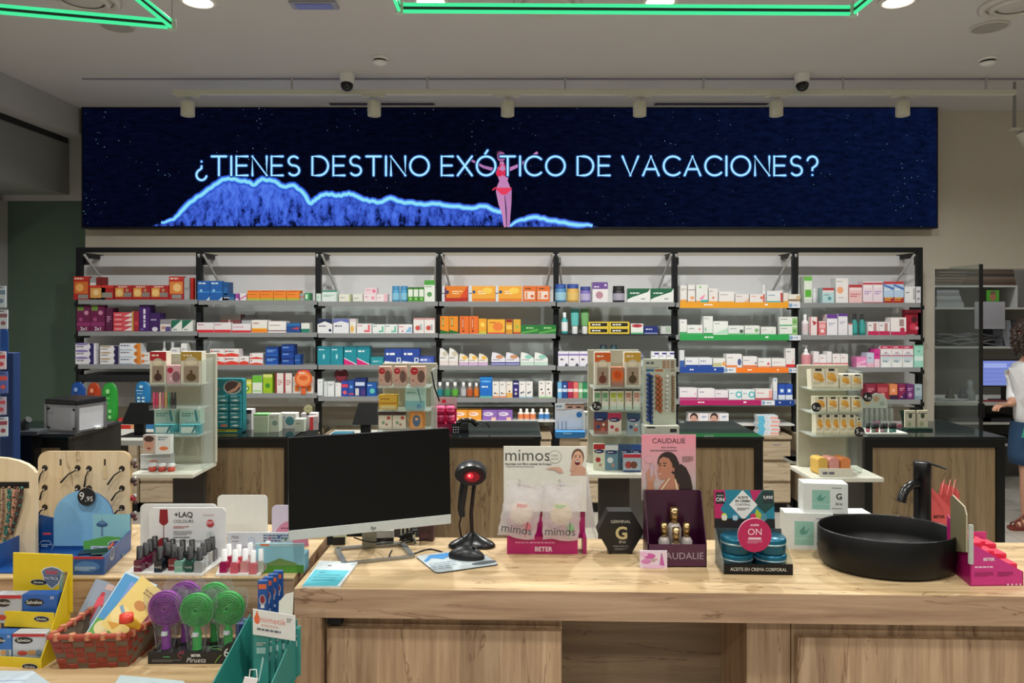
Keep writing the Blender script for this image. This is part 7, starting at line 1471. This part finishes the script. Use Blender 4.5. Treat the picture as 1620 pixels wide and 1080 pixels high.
pbox(-10, 34, 941, 985, 1.915, PB.format('a8acb4', 'b04030')+'|r 0 .88 1 1 b02830', 'plaster box with red lid, upper tier, at left edge')
pbox(36, 90, 940, 985, 1.918, PB.format('2458a4', 'a85040'), 'blue plaster box, upper tier of yellow display')
pbox(-12, 18, 1002, 1040, 1.872, PB.format('2c68b0', 'd8a090'), 'blue plaster box, lower tier, at left edge')
pbox(20, 72, 1002, 1040, 1.874, PB.format('b8bcc4', 'b04030')+'|r 0 .88 1 1 b02830', 'plaster box with red lid, lower tier of yellow display')
tag(MB().box((-.06, 0, 0), (.05, .03, Z(985, 1.915)-LZ-.004), M('2a3450', .5)).build('box_support', loc=(X(38, 1.915), 1.915, LZ+.0032)), 'dark blue inner step carrying the upper plaster boxes', 'display step')
tag(MB().box((-.06, 0, 0), (.05, .026, Z(1040, 1.872)-LZ-.004), M('2a3450', .5)).build('box_support', loc=(X(32, 1.872), 1.872, LZ+.0032)), 'dark inner step carrying the lower plaster boxes', 'display step')
# ---- blue toy box with half round header
D = 2.08; k = D/F
t = thing('display_box', 'blue display box with domed sky and meadow header', 'display box', (X(130, D), D, TZP))
BL = M('16498c', .4); x0, x1 = X(58, 2.28)-X(130, D), X(206, 2.28)-X(130, D); yb_ = .2
fr = frame((x0, yb_, 0)); W_2 = x1-x0; kk2 = 2.28/F; zt2 = Z(813, 2.28)-TZP; zm = Z(858, 2.28)-TZP
mb = MB(); dome = [(W_2/2+.092*math.cos(math.radians(a)), zt2-.012+.085*math.sin(math.radians(a))) for a in range(0, 181, 9)]
mb.prism(fr, [(0, 0), (W_2, 0), (W_2, zt2)]+dome+[(0, zt2)], .004, BL)
mb.poly(fr, dome+[(W_2/2-.092, zm-.01), (W_2/2+.092, zm-.01)], '7cb4dc', 1); mb.poly(fr, [(W_2*.6, zm-.012), (W_2, zm-.012), (W_2, zt2), (W_2*.6, zt2)], '8cc4d0', 1.5); mb.poly(fr, [(W_2*.5, zm-.03), (W_2, zm-.034), (W_2, zm+.014), (W_2*.75, zm+.02), (W_2*.5, zm+.004)], '5ca84c', 2)
mb.poly(fr, [(W_2*.55, zm-.06), (W_2, zm-.06), (W_2, zm-.03), (W_2*.55, zm-.028)], '16498c', 3)
tx = W_2*.70; mb.poly(fr, [(tx-.004, zm+.02), (tx+.004, zm+.02), (tx+.003, zm+.05), (tx-.003, zm+.05)], '6c8cac', 3); mb.disc(fr, tx, zm+.056, .018, '3c5c84', 3, 20, .008); mb.disc(fr, tx, zm+.062, .012, '5c84ac', 4, 16, .006); mb.ribbon(fr, [(tx, zm+.066), (tx, zm+.074)], .001, 'b04040', 4)
mb.poly(fr, [(.02, zm+.024), (.045, zm+.024), (.045, zm+.031), (.02, zm+.031)], 'd0506c', 3); hx_ = [(.028+.024*math.cos(math.radians(60*a)), zm-.012+.02*math.sin(math.radians(60*a))) for a in range(6)]
mb.ribbon(fr, hx_+[hx_[0]], .0016, 'c8dcec', 3); mb.art(frame((x0+.012, yb_, zm-.02)), .034, .018, ['l .05 .7 .9 2 .14 b8d0e8'], 3)
cx, cz_ = W_2*.86, zm-.014; mb.poly(fr, sh(.98), 'd8dce0', 4); mb.poly(fr, sh(.88), '4c6488', 5); mb.text(fr, 'PAW', cx, cz_+.003, .009, 'c83040', 6, bold=.03); mb.text(fr, 'PATROL', cx, cz_-.012, .008, 'e8e8ec', 6, wmax=.036); mb.poly(fr, [(W_2*.58, zm-.022), (W_2*.78, zm-.022), (W_2*.78, zm-.01), (W_2*.58, zm-.01)], 'c0ccdc', 4); mb.art(frame((x0+W_2*.6, yb_, zm-.02)), .03, .008, ['l .05 .4 .9 1 .3 445'], 5)
mb.build('header_card', t)
mb = MB(); fx0, fx1 = X(98, 2.07)-X(130, D), X(165, 2.07)-X(130, D)
zf = Z(880, 2.07)-TZP
mb.box((fx0-.06, -.01, 0), (fx1, -.007, zf), BL); mb.art(frame((fx0, -.01, 0)), fx1-fx0, zf, ['r 0 .86 1 1 a82838', 'u .05 .88 .09 e8e8e8 HELLO', 'o .6 .45 .3 .3 3c6cac', 'l .3 .4 .5 3 .04 a8c0e0'], 1)
mb.prism((Vector((fx1, -.01, 0)), Vector((x1-fx1, yb_+.01, 0)).normalized(), Vector((0, 0, 1))), [(0, 0), (.22, 0), (.22, zt2-.05), (0, zf)], .003, M('1a5090', .4)); f3 = (Vector((fx1, -.01, 0)), Vector((x1-fx1, yb_+.01, 0)).normalized(), Vector((0, 0, 1)))
mb.disc(f3, .06, .04, .016, 'b8bcc8', 1, 20, .02); mb.disc(f3, .06, .042, .012, '5c6c8c', 2, 20, .014); mb.poly(f3, [(.03, .06), (.07, .064), (.07, .072), (.03, .068)], 'd8643c', 1)
mb.box((x0-.004, .0, 0), (x0, yb_, .07), BL); mb.box((x0, 0, 0), (x1-.03, yb_, .003), BL); mb.build('box_shell', t)
for i in range(5): tag(MB().box((-.045, -.02, 0), (.045, .02, .008), M(['2c4438', '1c2c4c', '14305c', '3c4c50', '101c34'][i], .2)).build('sunglasses_case', loc=(X(112, D)+(.03 if i % 2 else -.02), D+.04+.03*i, TZP+.0035+.0), rz=.1*i), f'dark glossy item lying in the blue box, {ORD[i]} from front', 'toy', 'dark items in the blue display box')
p = thing('price_disc', 'round black price disc reading 9,95 on the domed header', 'price tag', (X(135.5, 2.265), 2.268, Z(786, 2.265))); r = 14*2.265/F; mb = MB(); fr = frame((0, 0, 0)); mb.prism(fr, [(r*math.cos(2*PI*i/30), r*math.sin(2*PI*i/30)) for i in range(30)], .003, '16181a'); mb.text(fr, '9', -r*.5, -r*.35, r*.9, 'e0e0e0', 2); mb.text(fr, ',95', r*.32, -r*.5, r*.55, 'e0e0e0', 2); mb.build('disc', p)
# ---- plywood racks
D = 2.36; k = D/F
t = thing('jewellery_rack', 'plywood board with round holes holding black cords', 'rack', (X(133, D), D, TZP), 0)
w = 146*k; h = Z(714, D)-TZP; x0 = -w/2
MB().prism(frame((x0, 0, 0)), rrect(w, h, .03), .012, PLY, M('b89c70', .6)).build('board', t, bevel=.0015); MB().box((x0+.02, .012, 0), (x0+w-.02, .09, .01), PLY).build('foot', t)
for i, (px, py, dx, dy) in enumerate(((71, 740, -8, 24), (123, 740, -24, 22), (141, 741, -5, 28), (193, 741, -20, 24), (71, 771, -5, 18), (123, 771, 0, 4), (141, 772, -1, 2), (193, 772, -14, 18), (71, 802, -7, 10), (193, 803, -9, 8))):
    cx, cz_ = X(px, D)-t.location.x, Z(py, D)-TZP
    MB().disc(frame((cx, -.0006, cz_)), 0, 0, .0095, M('2c2018', .7), 0, 20).build('round_hole', t)
    c_ = thing('necklace', f'black cord necklace on plywood board, hole {["top far left", "top centre left", "top centre right", "top far right", "middle far left", "middle centre left", "middle centre right", "middle far right", "lowest left", "lowest right"][i]}', 'necklace', (t.location.x+cx, D-.004, TZP+cz_), 0, 'black cords on the plywood board')
    MB().tube([(.004, .002, .002), (.002, -.004, -.004), (dx*k*.5, -.006, -dy*k*.4), (dx*k, -.006, -dy*k)], [.0016, .0018, .0022, .0030], BLACK, 8).build('cord', c_)
    MB().ball((.001, -.004, -.004), .0035, CHROME, 8).build('bead', c_)
for px in (96, 166):
    cx = X(px, D)-t.location.x; MB().box((cx-.003, -.0008, Z(736, D)-TZP), (cx+.003, -.0002, Z(726, D)-TZP), M('3c3228', .7)).box((cx-.006, -.0015, Z(757, D)-TZP), (cx+.006, -.0004, Z(736, D)-TZP), M('d2bc94', .5)).build('slot', t)
for i, py in enumerate((732, 760, 788, 815)): tag(MB().ball((0, 0, 0), .010, M(['6c5c54', '3c3030', 'a83040', '583038'][i], .25, .3), 10).ball((.008, -.004, .008), .006, M('b8b8bc', .2, .8), 8).ball((.006, 0, -.012), .007, M('4c2c30', .3), 8).build('hair_clip', loc=(X(210, D), D+.004, Z(py, D))), f'glittery hair clip on right side of plywood board, {ORD[i]} from top', 'hair clip', 'glittery hair clips on the plywood board')
D = 2.2; k = D/F
t = thing('bracelet_rack', 'arched plywood rack cut by the left edge', 'rack', (X(0, D), D, TZP))
ol = [(X(-60, D), .0)]+[(X(56, D), 0), (X(56, D), Z(748, D)-TZP)]+[(X(56-16*u-50*u*u, D), Z(748-20*math.sin(u*PI/2)-5*u, D)-TZP) for u in (.2, .4, .6, .8, 1)]+[(X(-60, D), Z(718, D)-TZP)]
hole = [(X(-40, D), Z(762, D)-TZP), (X(46, D), Z(762, D)-TZP), (X(44, D), Z(806, D)-TZP), (X(34, D), Z(835, D)-TZP), (X(18, D), Z(850, D)-TZP), (X(-40, D), Z(854, D)-TZP)]
ox = t.location.x; ol = [(a-ox, b) for a, b in ol]; hole = [(a-ox, b) for a, b in hole]
MB().prism(frame((0, 0, 0)), ol, .014, PLY).build('board', t); MB().box((hole[0][0], -.001, hole[1][1]-.018), (hole[1][0], .002, hole[1][1]), M('15120f', .6)).build('slot', t)
BC = ['6c5040', '1f5c54', 'c89078', '3c2420', '2c7068', '8c6858']
for i, (px, px2, yb2, c) in enumerate(((2, -4, 846, 0), (9, 4, 850, 5), (17, 10, 853, 1), (20, 12, 855, 4), (26, 17, 838, 2), (32, 20, 840, 5), (37, 22, 842, 3), (40, 25, 830, 3))):
    mb = MB(); a = Vector((X(px, D), 0, Z(770, D))); b = Vector((X(px2, D), 0, Z(yb2, D))); n_ = 22
    for q in range(n_+1):
        p_ = a.lerp(b, q/n_)+Vector((R.uniform(-.0015, .0015)+.004*math.sin(q/n_*PI), R.uniform(-.001, .001), 0)); mb.ball(p_-a, .0042, M(BC[(c+(q % 5 == 0)) % 6], .3), 8)
    tag(mb.build('bead_bracelet', loc=(a.x, D-.009-.003*(i % 2), a.z)), f'beaded bracelet strand, {ORD[i]} from left on arched rack', 'bracelet', 'bead strands on the arched rack')
# ---- papers at the bottom edge
sheet(((-40, 1110), (105, 1100), (52, 1062), (-30, 1062)), LZ, 'c4d4e0', [ln_('98b0c8', .6, .3, .7), ln_('98b0c8', .4, .3, .7)], 'pale blue leaflet at the bottom left corner', .002)
sheet(((165, 1110), (318, 1110), (290, 1078), (190, 1069)), LZ, 'c4d8dc', [ln_('7898b0', .75, .5, .9), ln_('a8b8c8', .5, .2, .7)], 'pale leaflet at the bottom edge below the hairbrushes', .002)

# ================================================================= BACK OFFICE
OD = 7.35
t = thing('office_shelving', 'grey office shelving with white boards behind glass door', 'shelving', (X(1600, OD), OD, 0))
xa, xb = X(1474, OD)-t.location.x, X(1760, OD)-t.location.x
OM = M('c4c3bf', .5)
MB().box((xa, .36, 0), (xb, .38, Z(425, OD)), plaster('office_back', '8f8c86', .7)).build('back_board', t); MB().box((xa, 0, 0), (xa+.03, .36, Z(425, OD)), OM).build('side_board', t)
for y in (486, 548): z = Z(y, OD); MB().box((xa, 0, z-.02), (xb, .36, z), OM).build('shelf', t)
for i in range(6): tag(carton('file_folder', .9-.03*i, .028, .26, ['4c3c34', '5c4c40', '6c5c50', '3c3430', '54483c', '483c34'][i]+'|l .05 .4 .5 1 .3 8c8078', None, (X(1540, OD)+.01*i, OD+.04, Z(486, OD)+.0*i+.22+.029*i)), f'brown flat folder, {ORD[i]} from bottom above upper office shelf', 'folder', 'brown folders in the office')
tag(MB().box((-.46, 0, 0), (.46, .3, .018), OM).box((-.46, 0, -.22), (-.44, .3, 0), OM).box((.44, 0, -.22), (.46, .3, 0), OM).build('folder_tray', loc=(X(1540, OD), OD+.03, Z(486, OD)+.22-.0185)), 'white folder tray on the upper office shelf', 'tray')
for i in range(5): tag(MB().box((0, 0, 0), (.27, .3, .05), M(['a8a8ac', '98989c', 'b0b0b4', '8c8c90', 'a0a0a8'][i], .7)).build('paper_stack', loc=(X(1484, OD), OD+.02, Z(486, OD)+.0005+.0*i+.0)) if i == 0 else MB().box((0, 0, 0), (.26-.01*i, .28, .03), M(['a8a8ac', '98989c', 'b0b0b4', '8c8c90', 'a0a0a8'][i], .7)).build('paper_stack', loc=(X(1484, OD), OD+.02, Z(486, OD)+.051+.031*(i-1))), f'grey paper bundle, {ORD[i]} from bottom on upper office shelf', 'papers', 'paper bundles in the office')
tag(carton('green_picture', .11, .17, .02, '4c9c2c|o .5 .6 .26 .24 a06850|r .3 .75 .7 .95 6c5040|p 3c7c24 0 0 1 0 .5 .4', None, (X(1573, OD), OD+.02, Z(486, OD)+.001), -.2), 'green picture card on the upper office shelf', 'card')
tag(MB().box((-.12, .05, 0), (.5, .3, .42), M('101216', .5)).build('dark_cabinet', loc=(X(1690, OD), OD, Z(486, OD)+.001)), 'dark cabinet on the upper office shelf at right', 'cabinet')
tag(MB().box((-.15, 0, 0), (.15, .004, .27), M('aaa8b0', .6)).build('paper_sheet', loc=(X(1565, OD), OD-.01, Z(520, OD))), 'white paper sheet hanging from upper office shelf', 'paper')
for i in range(9):
    mb = MB(); n_ = 10; vs = []
    for q in range(n_+1): vs += [Vector((-.3+.06*q, 0, .012*math.sin(q*1.1+i)+.01)), Vector((-.3+.06*q, .25, .012*math.sin(q*1.1+i)+.01))]
    mb.add(vs, [(2*q, 2*q+2, 2*q+3, 2*q+1) for q in range(n_)], M(['5c5c60', 'a4a4a8', '3c3c44', 'b4b4b8', '707074', '909096', '484850', 'a0a0a4', '606068'][i], .7), True)
    tag(mb.build('loose_papers', loc=(X(1535+4*(i % 3), OD), OD+.04, Z(548, OD)+.012+.013*i), solid=.004), f'loose crumpled papers, {ORD[i]} layer on lower office shelf', 'papers', 'loose paper pile on the lower office shelf')
for i in range(4): tag(MB().prism(frame((0, 0, 0), (1, 0, 0), (-.2+.12*i, 0, 1)), rrect(.09, .26, .01), .2, M(['5c5f68', '8c8f98', '3c4048', 'a4a6ac'][i], .5)).build('document_file', loc=(X(1580+i*12, OD), OD+.04, Z(548, OD)+.002)), f'leaning grey document file, {ORD[i]} from left', 'file', 'leaning document files')
dz = Z(636, 6.75)
t = thing('office_desk', 'pale office desk behind the glass door', 'desk', (X(1580, 6.75), 6.75, 0)); xa, xb = X(1480, 6.75)-t.location.x, 1.2
MB().box((xa, 0, dz-.03), (xb, .58, dz), OM).build('desk_top', t); MB().box((xa, .1, 0), (xa+.03, .55, dz-.03), OM).build('side_board', t); MB().box((xb-.03, .1, 0), (xb, .55, dz-.03), OM).build('side_board', t)
for z in (dz-.2, dz-.4): MB().box((xa, .1, z-.02), (xb, .5, z), OM).build('shelf', t)
MB().box((xa, .5, 0), (xb, .52, dz-.03), M('5c5a56', .7)).build('back_board', t)
for i in range(4): tag(MB().box((-.2, 0, 0), (.2, .3, .035), M(['1c1e22', '2c2e32', '14161a', '3c3e44'][i], .5)).build('black_file', loc=(X(1600, 6.75)-.3*(i % 2), 6.88, dz-.2*(1+i//2)+.001)), f'flat black file under the office desk, {ORD[i]}', 'file', 'black files under the office desk')
Dm = 6.85; t = thing('monitor', 'lit computer monitor with spreadsheet on office desk', 'monitor', (X(1590, Dm), Dm, dz+.0)); k = Dm/F
w, h = 76*k, 44*k; z0 = Z(612, Dm)-dz
MB().box((-w/2, 0, z0), (w/2, .03, z0+h), M('14151a', .4)).build('screen_frame', t)
mb = MB(); fr = frame((-w/2+.015, -.001, z0+.015)); mb.poly(fr, [(0, 0), (w-.03, 0), (w-.03, h-.03), (0, h-.03)], E('7f90dc', .85), 0)
for q in range(5): mb.poly(fr, [(0, (h-.03)*(.15+.17*q)), (w-.03, (h-.03)*(.15+.17*q)), (w-.03, (h-.03)*(.16+.17*q)), (0, (h-.03)*(.16+.17*q))], E('5c6cb0', .7), 1)
mb.poly(fr, [(.01, (h-.03)*.72), (w*.5, (h-.03)*.72), (w*.5, (h-.03)*.9), (.01, (h-.03)*.9)], E('a0b0ec', .9), 1.5); mb.build('lit_screen', t)
MB().box((-.02, .01, .008), (.02, .03, z0+.05), BLACK).box((-.1, -.05, 0), (.1, .1, .008), BLACK).build('stand', t)
tag(MB().box((-.1, 0, 0), (.14, .06, .012), M('7c2830', .5)).build('red_wallet', loc=(X(1567, 6.8), 6.77, dz+.0005)), 'dark red pad on the office desk', 'pad')
for px, h_, c, s in ((1528, .14, '2c3440', 'dark ink stamp stand'), (1508, .10, '4c4440', 'small dark figure shaped holder'), (1540, .19, '8c9094', 'grey paper roll')): tag(MB().lathe((0, 0, 0), [(.001, 0), (.045, .001), (.04, h_*.4), (.02, h_*.6), (.026, h_*.9), (.001, h_)], M(c, .5), 18).build('desk_item', loc=(X(px, 6.85), 6.9, dz)), s+' on the office desk', 'desk item')
for i in range(3): tag(MB().box((-.12, 0, 0), (.12, .16, .006), M('b4b4b6', .7)).build('paper_sheet', loc=(X(1505+9*i, 6.8), 6.78+.02*i, dz+.0005+.0062*i), rz=.2*i), f'loose white sheet on the office desk, {ORD[i]} from bottom', 'paper', 'loose sheets on the office desk')
# glass door standing open
x1_, x2_ = X(1480, 6.62), X(1552, 6.02)
t = thing('door_1', 'x', 'door', (x2_, 6.02, 0)); del t['label']; del t['category']; t['kind'] = 'structure'
d_ = Vector((x1_-x2_, .6, 0)); L_ = d_.length; t.rotation_euler = (0, 0, math.atan2(d_.y, d_.x)); zt_ = Z(418, 6.02)
MB().box((0, -.004, .01), (L_, .004, zt_), GLASS).build('door_glass', t); MB().box((-.008, -.012, .005), (.008, .012, zt_+.002), M('141518', .4)).build('door_edge', t); MB().box((-.02, -.02, Z(660, 6.02)), (.012, .02, Z(638, 6.02)), BLACK).build('door_handle', t, bevel=.004)
tag(MB().tube([(0, 0, 0), (0, 0, .55)], .018, M('2f6cc0', .3), 10).ball((0, 0, .02), .03, M('2f6cc0', .3), 10).build('blue_bag', loc=(X(1622, 5.9), 5.9, 0)), 'blue object beside the standing person at right edge', 'bag') if False else None

# ================================================================= PERSON at the right edge
SKINM = M('b98a72', .5, 0, .04); SHIRT = M('d6d8da', .7); JEAN = M('1c3c5c', .8, 0, .2); HAIRM = M('2c1c14', .6, 0, .3); SHOE = M('6c2c20', .5)
PD = 5.5; bx = X(1632, PD)
t = thing('person', 'person with curly brown hair, white blouse and denim skirt holding papers', 'person', (bx, PD, 0))
def skin(name, nodes, edges, mat, parent, sub=2, root=0):
    me = bpy.data.meshes.new(name); me.from_pydata([n[:3] for n in nodes], edges, []); o = bpy.data.objects.new(name, me); COL.objects.link(o); o.parent = parent
    o.modifiers.new('skin', 'SKIN'); sk_ = me.skin_vertices[0].data
    for i, n in enumerate(nodes): r = n[3]; sk_[i].radius = (r, n[4] if len(n) > 4 else r); sk_[i].use_root = (i == root)
    s = o.modifiers.new('sub', 'SUBSURF'); s.levels = sub; s.render_levels = sub
    o.modifiers['skin'].use_smooth_shade = True; me.materials.append(mat); return o
# x: + right, body turned towards the desk (back left); heights in metres
S = 1.0
N_ = [(0.02, 0, .74, .135, .11), (.02, 0, .90, .12, .10), (.01, 0, 1.06, .125, .10), (0.0, 0, 1.19, .12, .085), (0.0, 0, 1.27, .055), (-.01, .01, 1.33, .05), (-.015, .02, 1.40, .085),
      (-.045, -.02, .66, .085), (-.055, -.05, .40, .058), (-.05, -.03, .30, .055), (-.04, .0, .10, .034), (-.045, -.005, .05, .036), (-.13, -.03, .025, .03),
      (.09, .04, .66, .085), (.11, .06, .40, .06), (.11, .09, .10, .036), (.11, .085, .05, .036), (.03, .06, .025, .03),
      (-.13, -.07, 1.17, .045), (-.17, -.14, .96, .038), (-.05, -.20, 1.035, .03), (-.10, -.16, 1.085, .026),
      (.13, .07, 1.17, .045), (.06, .20, .96, .038), (-.10, .16, .915, .03), (-.17, .12, .93, .026)]
# near arm: shoulder > elbow to the right, hand raised in front holding paper; far arm reaching left
N_[18] = (.02, -.13, 1.17, .045); N_[19] = (.13, -.19, .98, .040); N_[20] = (-.02, -.21, 1.04, .027); N_[21] = (-.085, -.20, 1.075, .023)
N_[22] = (-.02, .13, 1.17, .045); N_[23] = (-.06, .10, .98, .040); N_[24] = (-.15, .0, .93, .028); N_[25] = (-.19, -.02, .925, .024)
E_ = [(0, 1), (1, 2), (2, 3), (3, 4), (4, 5), (5, 6), (0, 7), (7, 8), (8, 9), (9, 10), (10, 11), (11, 12), (0, 13), (13, 14), (14, 15), (15, 16), (16, 17), (3, 18), (18, 19), (19, 20), (20, 21), (3, 22), (22, 23), (23, 24), (24, 25)]
body = skin('body', N_, E_, SKINM, t)
def hand(base, dirn, up, name):
    dirn = Vector(dirn).normalized(); up = Vector(up).normalized(); side = dirn.cross(up).normalized(); b = Vector(base)
    mb = MB(); mb.tube([b-dirn*.01, b+dirn*.03, b+dirn*.065], [.02, .028, .026], SKINM, 12, flat=.55)
    for i, ln in enumerate((.05, .06, .055, .042)):
        p = b+dirn*.06+side*(.021-.014*i); mb.tube([p, p+dirn*ln*.5+up*-.006, p+dirn*ln*.8+up*-.022, p+dirn*ln*.85+up*-.036], [.0082, .0078, .0072, .006], SKINM, 8)
    p = b+dirn*.015+side*.024; mb.tube([p, p+side*.018+dirn*.02, p+side*.016+dirn*.045-up*.01], [.011, .009, .0075], SKINM, 8)
    return mb.build(name, t)
hand(N_[21][:3], (-.8, 0, .35), (0, -.6, .8), 'hand'); hand(N_[25][:3], (-1, -.1, -.1), (0, 0, 1), 'hand')
# head with face turned to the desk
h0 = Vector((-.02, .02, 1.405)); mb = MB(); rr = []
for zf, rx, ry, ox_ in ((-.105, .02, .03, -.03), (-.09, .045, .045, -.022), (-.06, .064, .06, -.012), (-.02, .072, .075, -.004), (.02, .074, .083, 0), (.06, .068, .08, 0), (.09, .05, .06, .004), (.108, .02, .025, .006)):
    rr.append([h0+Vector((-.45*-ox_*1+ry*math.cos(2*PI*a/24), ox_*-.89+ry*math.sin(2*PI*a/24), zf)) for a in range(24)])
mb.rings(rr, SKINM); fw_ = Vector((-.45, .89, 0)).normalized(); sd = Vector((-fw_.y, fw_.x, 0)); fc = h0+fw_*.072
mb.tube([fc+Vector((0, 0, .01)), fc+fw_*.018+Vector((0, 0, -.018)), fc+Vector((0, 0, -.024))], [.007, .012, .008], SKINM, 10)
for s_ in (-1, 1): mb.ball(fc+sd*.028*s_+Vector((0, 0, .012))-fw_*.008, .009, 'e0dcd8', 10); mb.ball(fc+sd*.028*s_+Vector((0, 0, .012)), .004, '2c1c18', 8); mb.ball(h0+sd*.074*s_, .018, SKINM, 10, .6, .5, 1.3)
mb.tube([fc+sd*.02+Vector((0, 0, -.05)), fc+fw_*.006+Vector((0, 0, -.05)), fc-sd*.02+Vector((0, 0, -.05))], [.003, .006, .003], M('9c4c48', .4), 8)
mb.build('head', t)
mb = MB()
for i in range(150):
    a = R.uniform(0, 2*PI); e_ = R.uniform(-.9, 1.4); v = Vector((math.cos(a)*math.cos(e_), math.sin(a)*math.cos(e_), math.sin(e_)))
    if v.dot(fw_) > .55 and e_ < .6: continue
    p = h0+Vector((v.x*.088, v.y*.098, v.z*.115+.012)); q = p+v*R.uniform(.01, .03)+Vector((0, 0, R.uniform(-.03, .01)))
    mb.ball(p, R.uniform(.022, .036), HAIRM, 10); mb.tube([p, q, q+Vector((R.uniform(-.02, .02), R.uniform(-.02, .02), -.02))], [.014, .01, .004], HAIRM, 6)
mb.build('hair', t)
BN_ = [(0.02, 0, .70, .158, .135), (.02, 0, .90, .145, .125), (.01, 0, 1.06, .145, .12), (0, 0, 1.20, .13, .10), (0, 0, 1.255, .07)]
nb = BN_+[(.02, -.13, 1.17, .062), (.14, -.19, 1.01, .058), (.07, -.2, 1.01, .05), (-.02, .13, 1.17, .062), (-.06, .10, 1.0, .056), (-.12, .03, .94, .046)]
skin('blouse', nb, [(0, 1), (1, 2), (2, 3), (3, 4), (3, 5), (5, 6), (6, 7), (3, 8), (8, 9), (9, 10)], SHIRT, t)
MB().lathe((.02, 0, 0), [(.155, .80), (.165, .70), (.175, .56), (.17, .485), (.155, .485), (.12, .70)], JEAN, 36, 1.0, .88, caps=False).build('denim_skirt', t)
MB().prism(frame((-.16, -.13, .70), (1, -.15, 0), (0, 0, 1)), [(0, 0), (.07, -.01), (.05, .10), (.03, .13)], .01, M('3c9c84', .7)).build('green_print', t)
MB().tube([(-.005+.028*math.cos(a*PI/8), -.2+.006, 1.05) for a in range(2)], .001, BLACK, 4).build('x', t) if False else None
mb = MB(); c = Vector((-.02, -.21, 1.04)); mb.tube([c+Vector((.006*math.cos(a), .031*math.cos(a), .031*math.sin(a))) for a in [2*PI*q/16 for q in range(17)]], .005, M('2c2420', .4), 8); mb.build('bracelet', t)
for s_, (fx, fy) in enumerate(((-.09, -.02), (.065, .07))):
    mb = MB(); sole = [(-.10, -.02), (-.085, -.04), (-.03, -.045), (.06, -.032), (.075, 0), (.06, .032), (-.03, .045), (-.085, .035)]
    mb.prism((Vector((fx+.0, fy, .022)), Vector((1, 0, 0)), Vector((0, 1, 0))), sole, .022, SHOE)
    for xx, z1, wd in ((-.055, .06, .014), (-.02, .075, .016), (.03, .11, .012)):
        mb.tube([(fx+xx, fy-.042, .02), (fx+xx+.004, fy-.036, z1*.7), (fx+xx+.008, fy, z1), (fx+xx+.004, fy+.036, z1*.7), (fx+xx, fy+.042, .02)], wd*.5, SHOE, 8, flat=.5)
    mb.tube([(fx-.055, fy, .055), (fx-.02, fy, .075), (fx+.02, fy-.005, .11)], .007, SHOE, 8); mb.build('sandal', t)
tag(MB().prism(frame((0, 0, 0), (.9, -.1, -.4), (-.35, .1, 1)), [(0, 0), (.09, 0), (.07, .17), (-.03, .14)], .002, M('d0d0d2', .7)).build('paper_sheet', loc=(bx-.225, PD-.20, 1.07)), 'folded white paper held in the person\'s raised hand', 'paper')
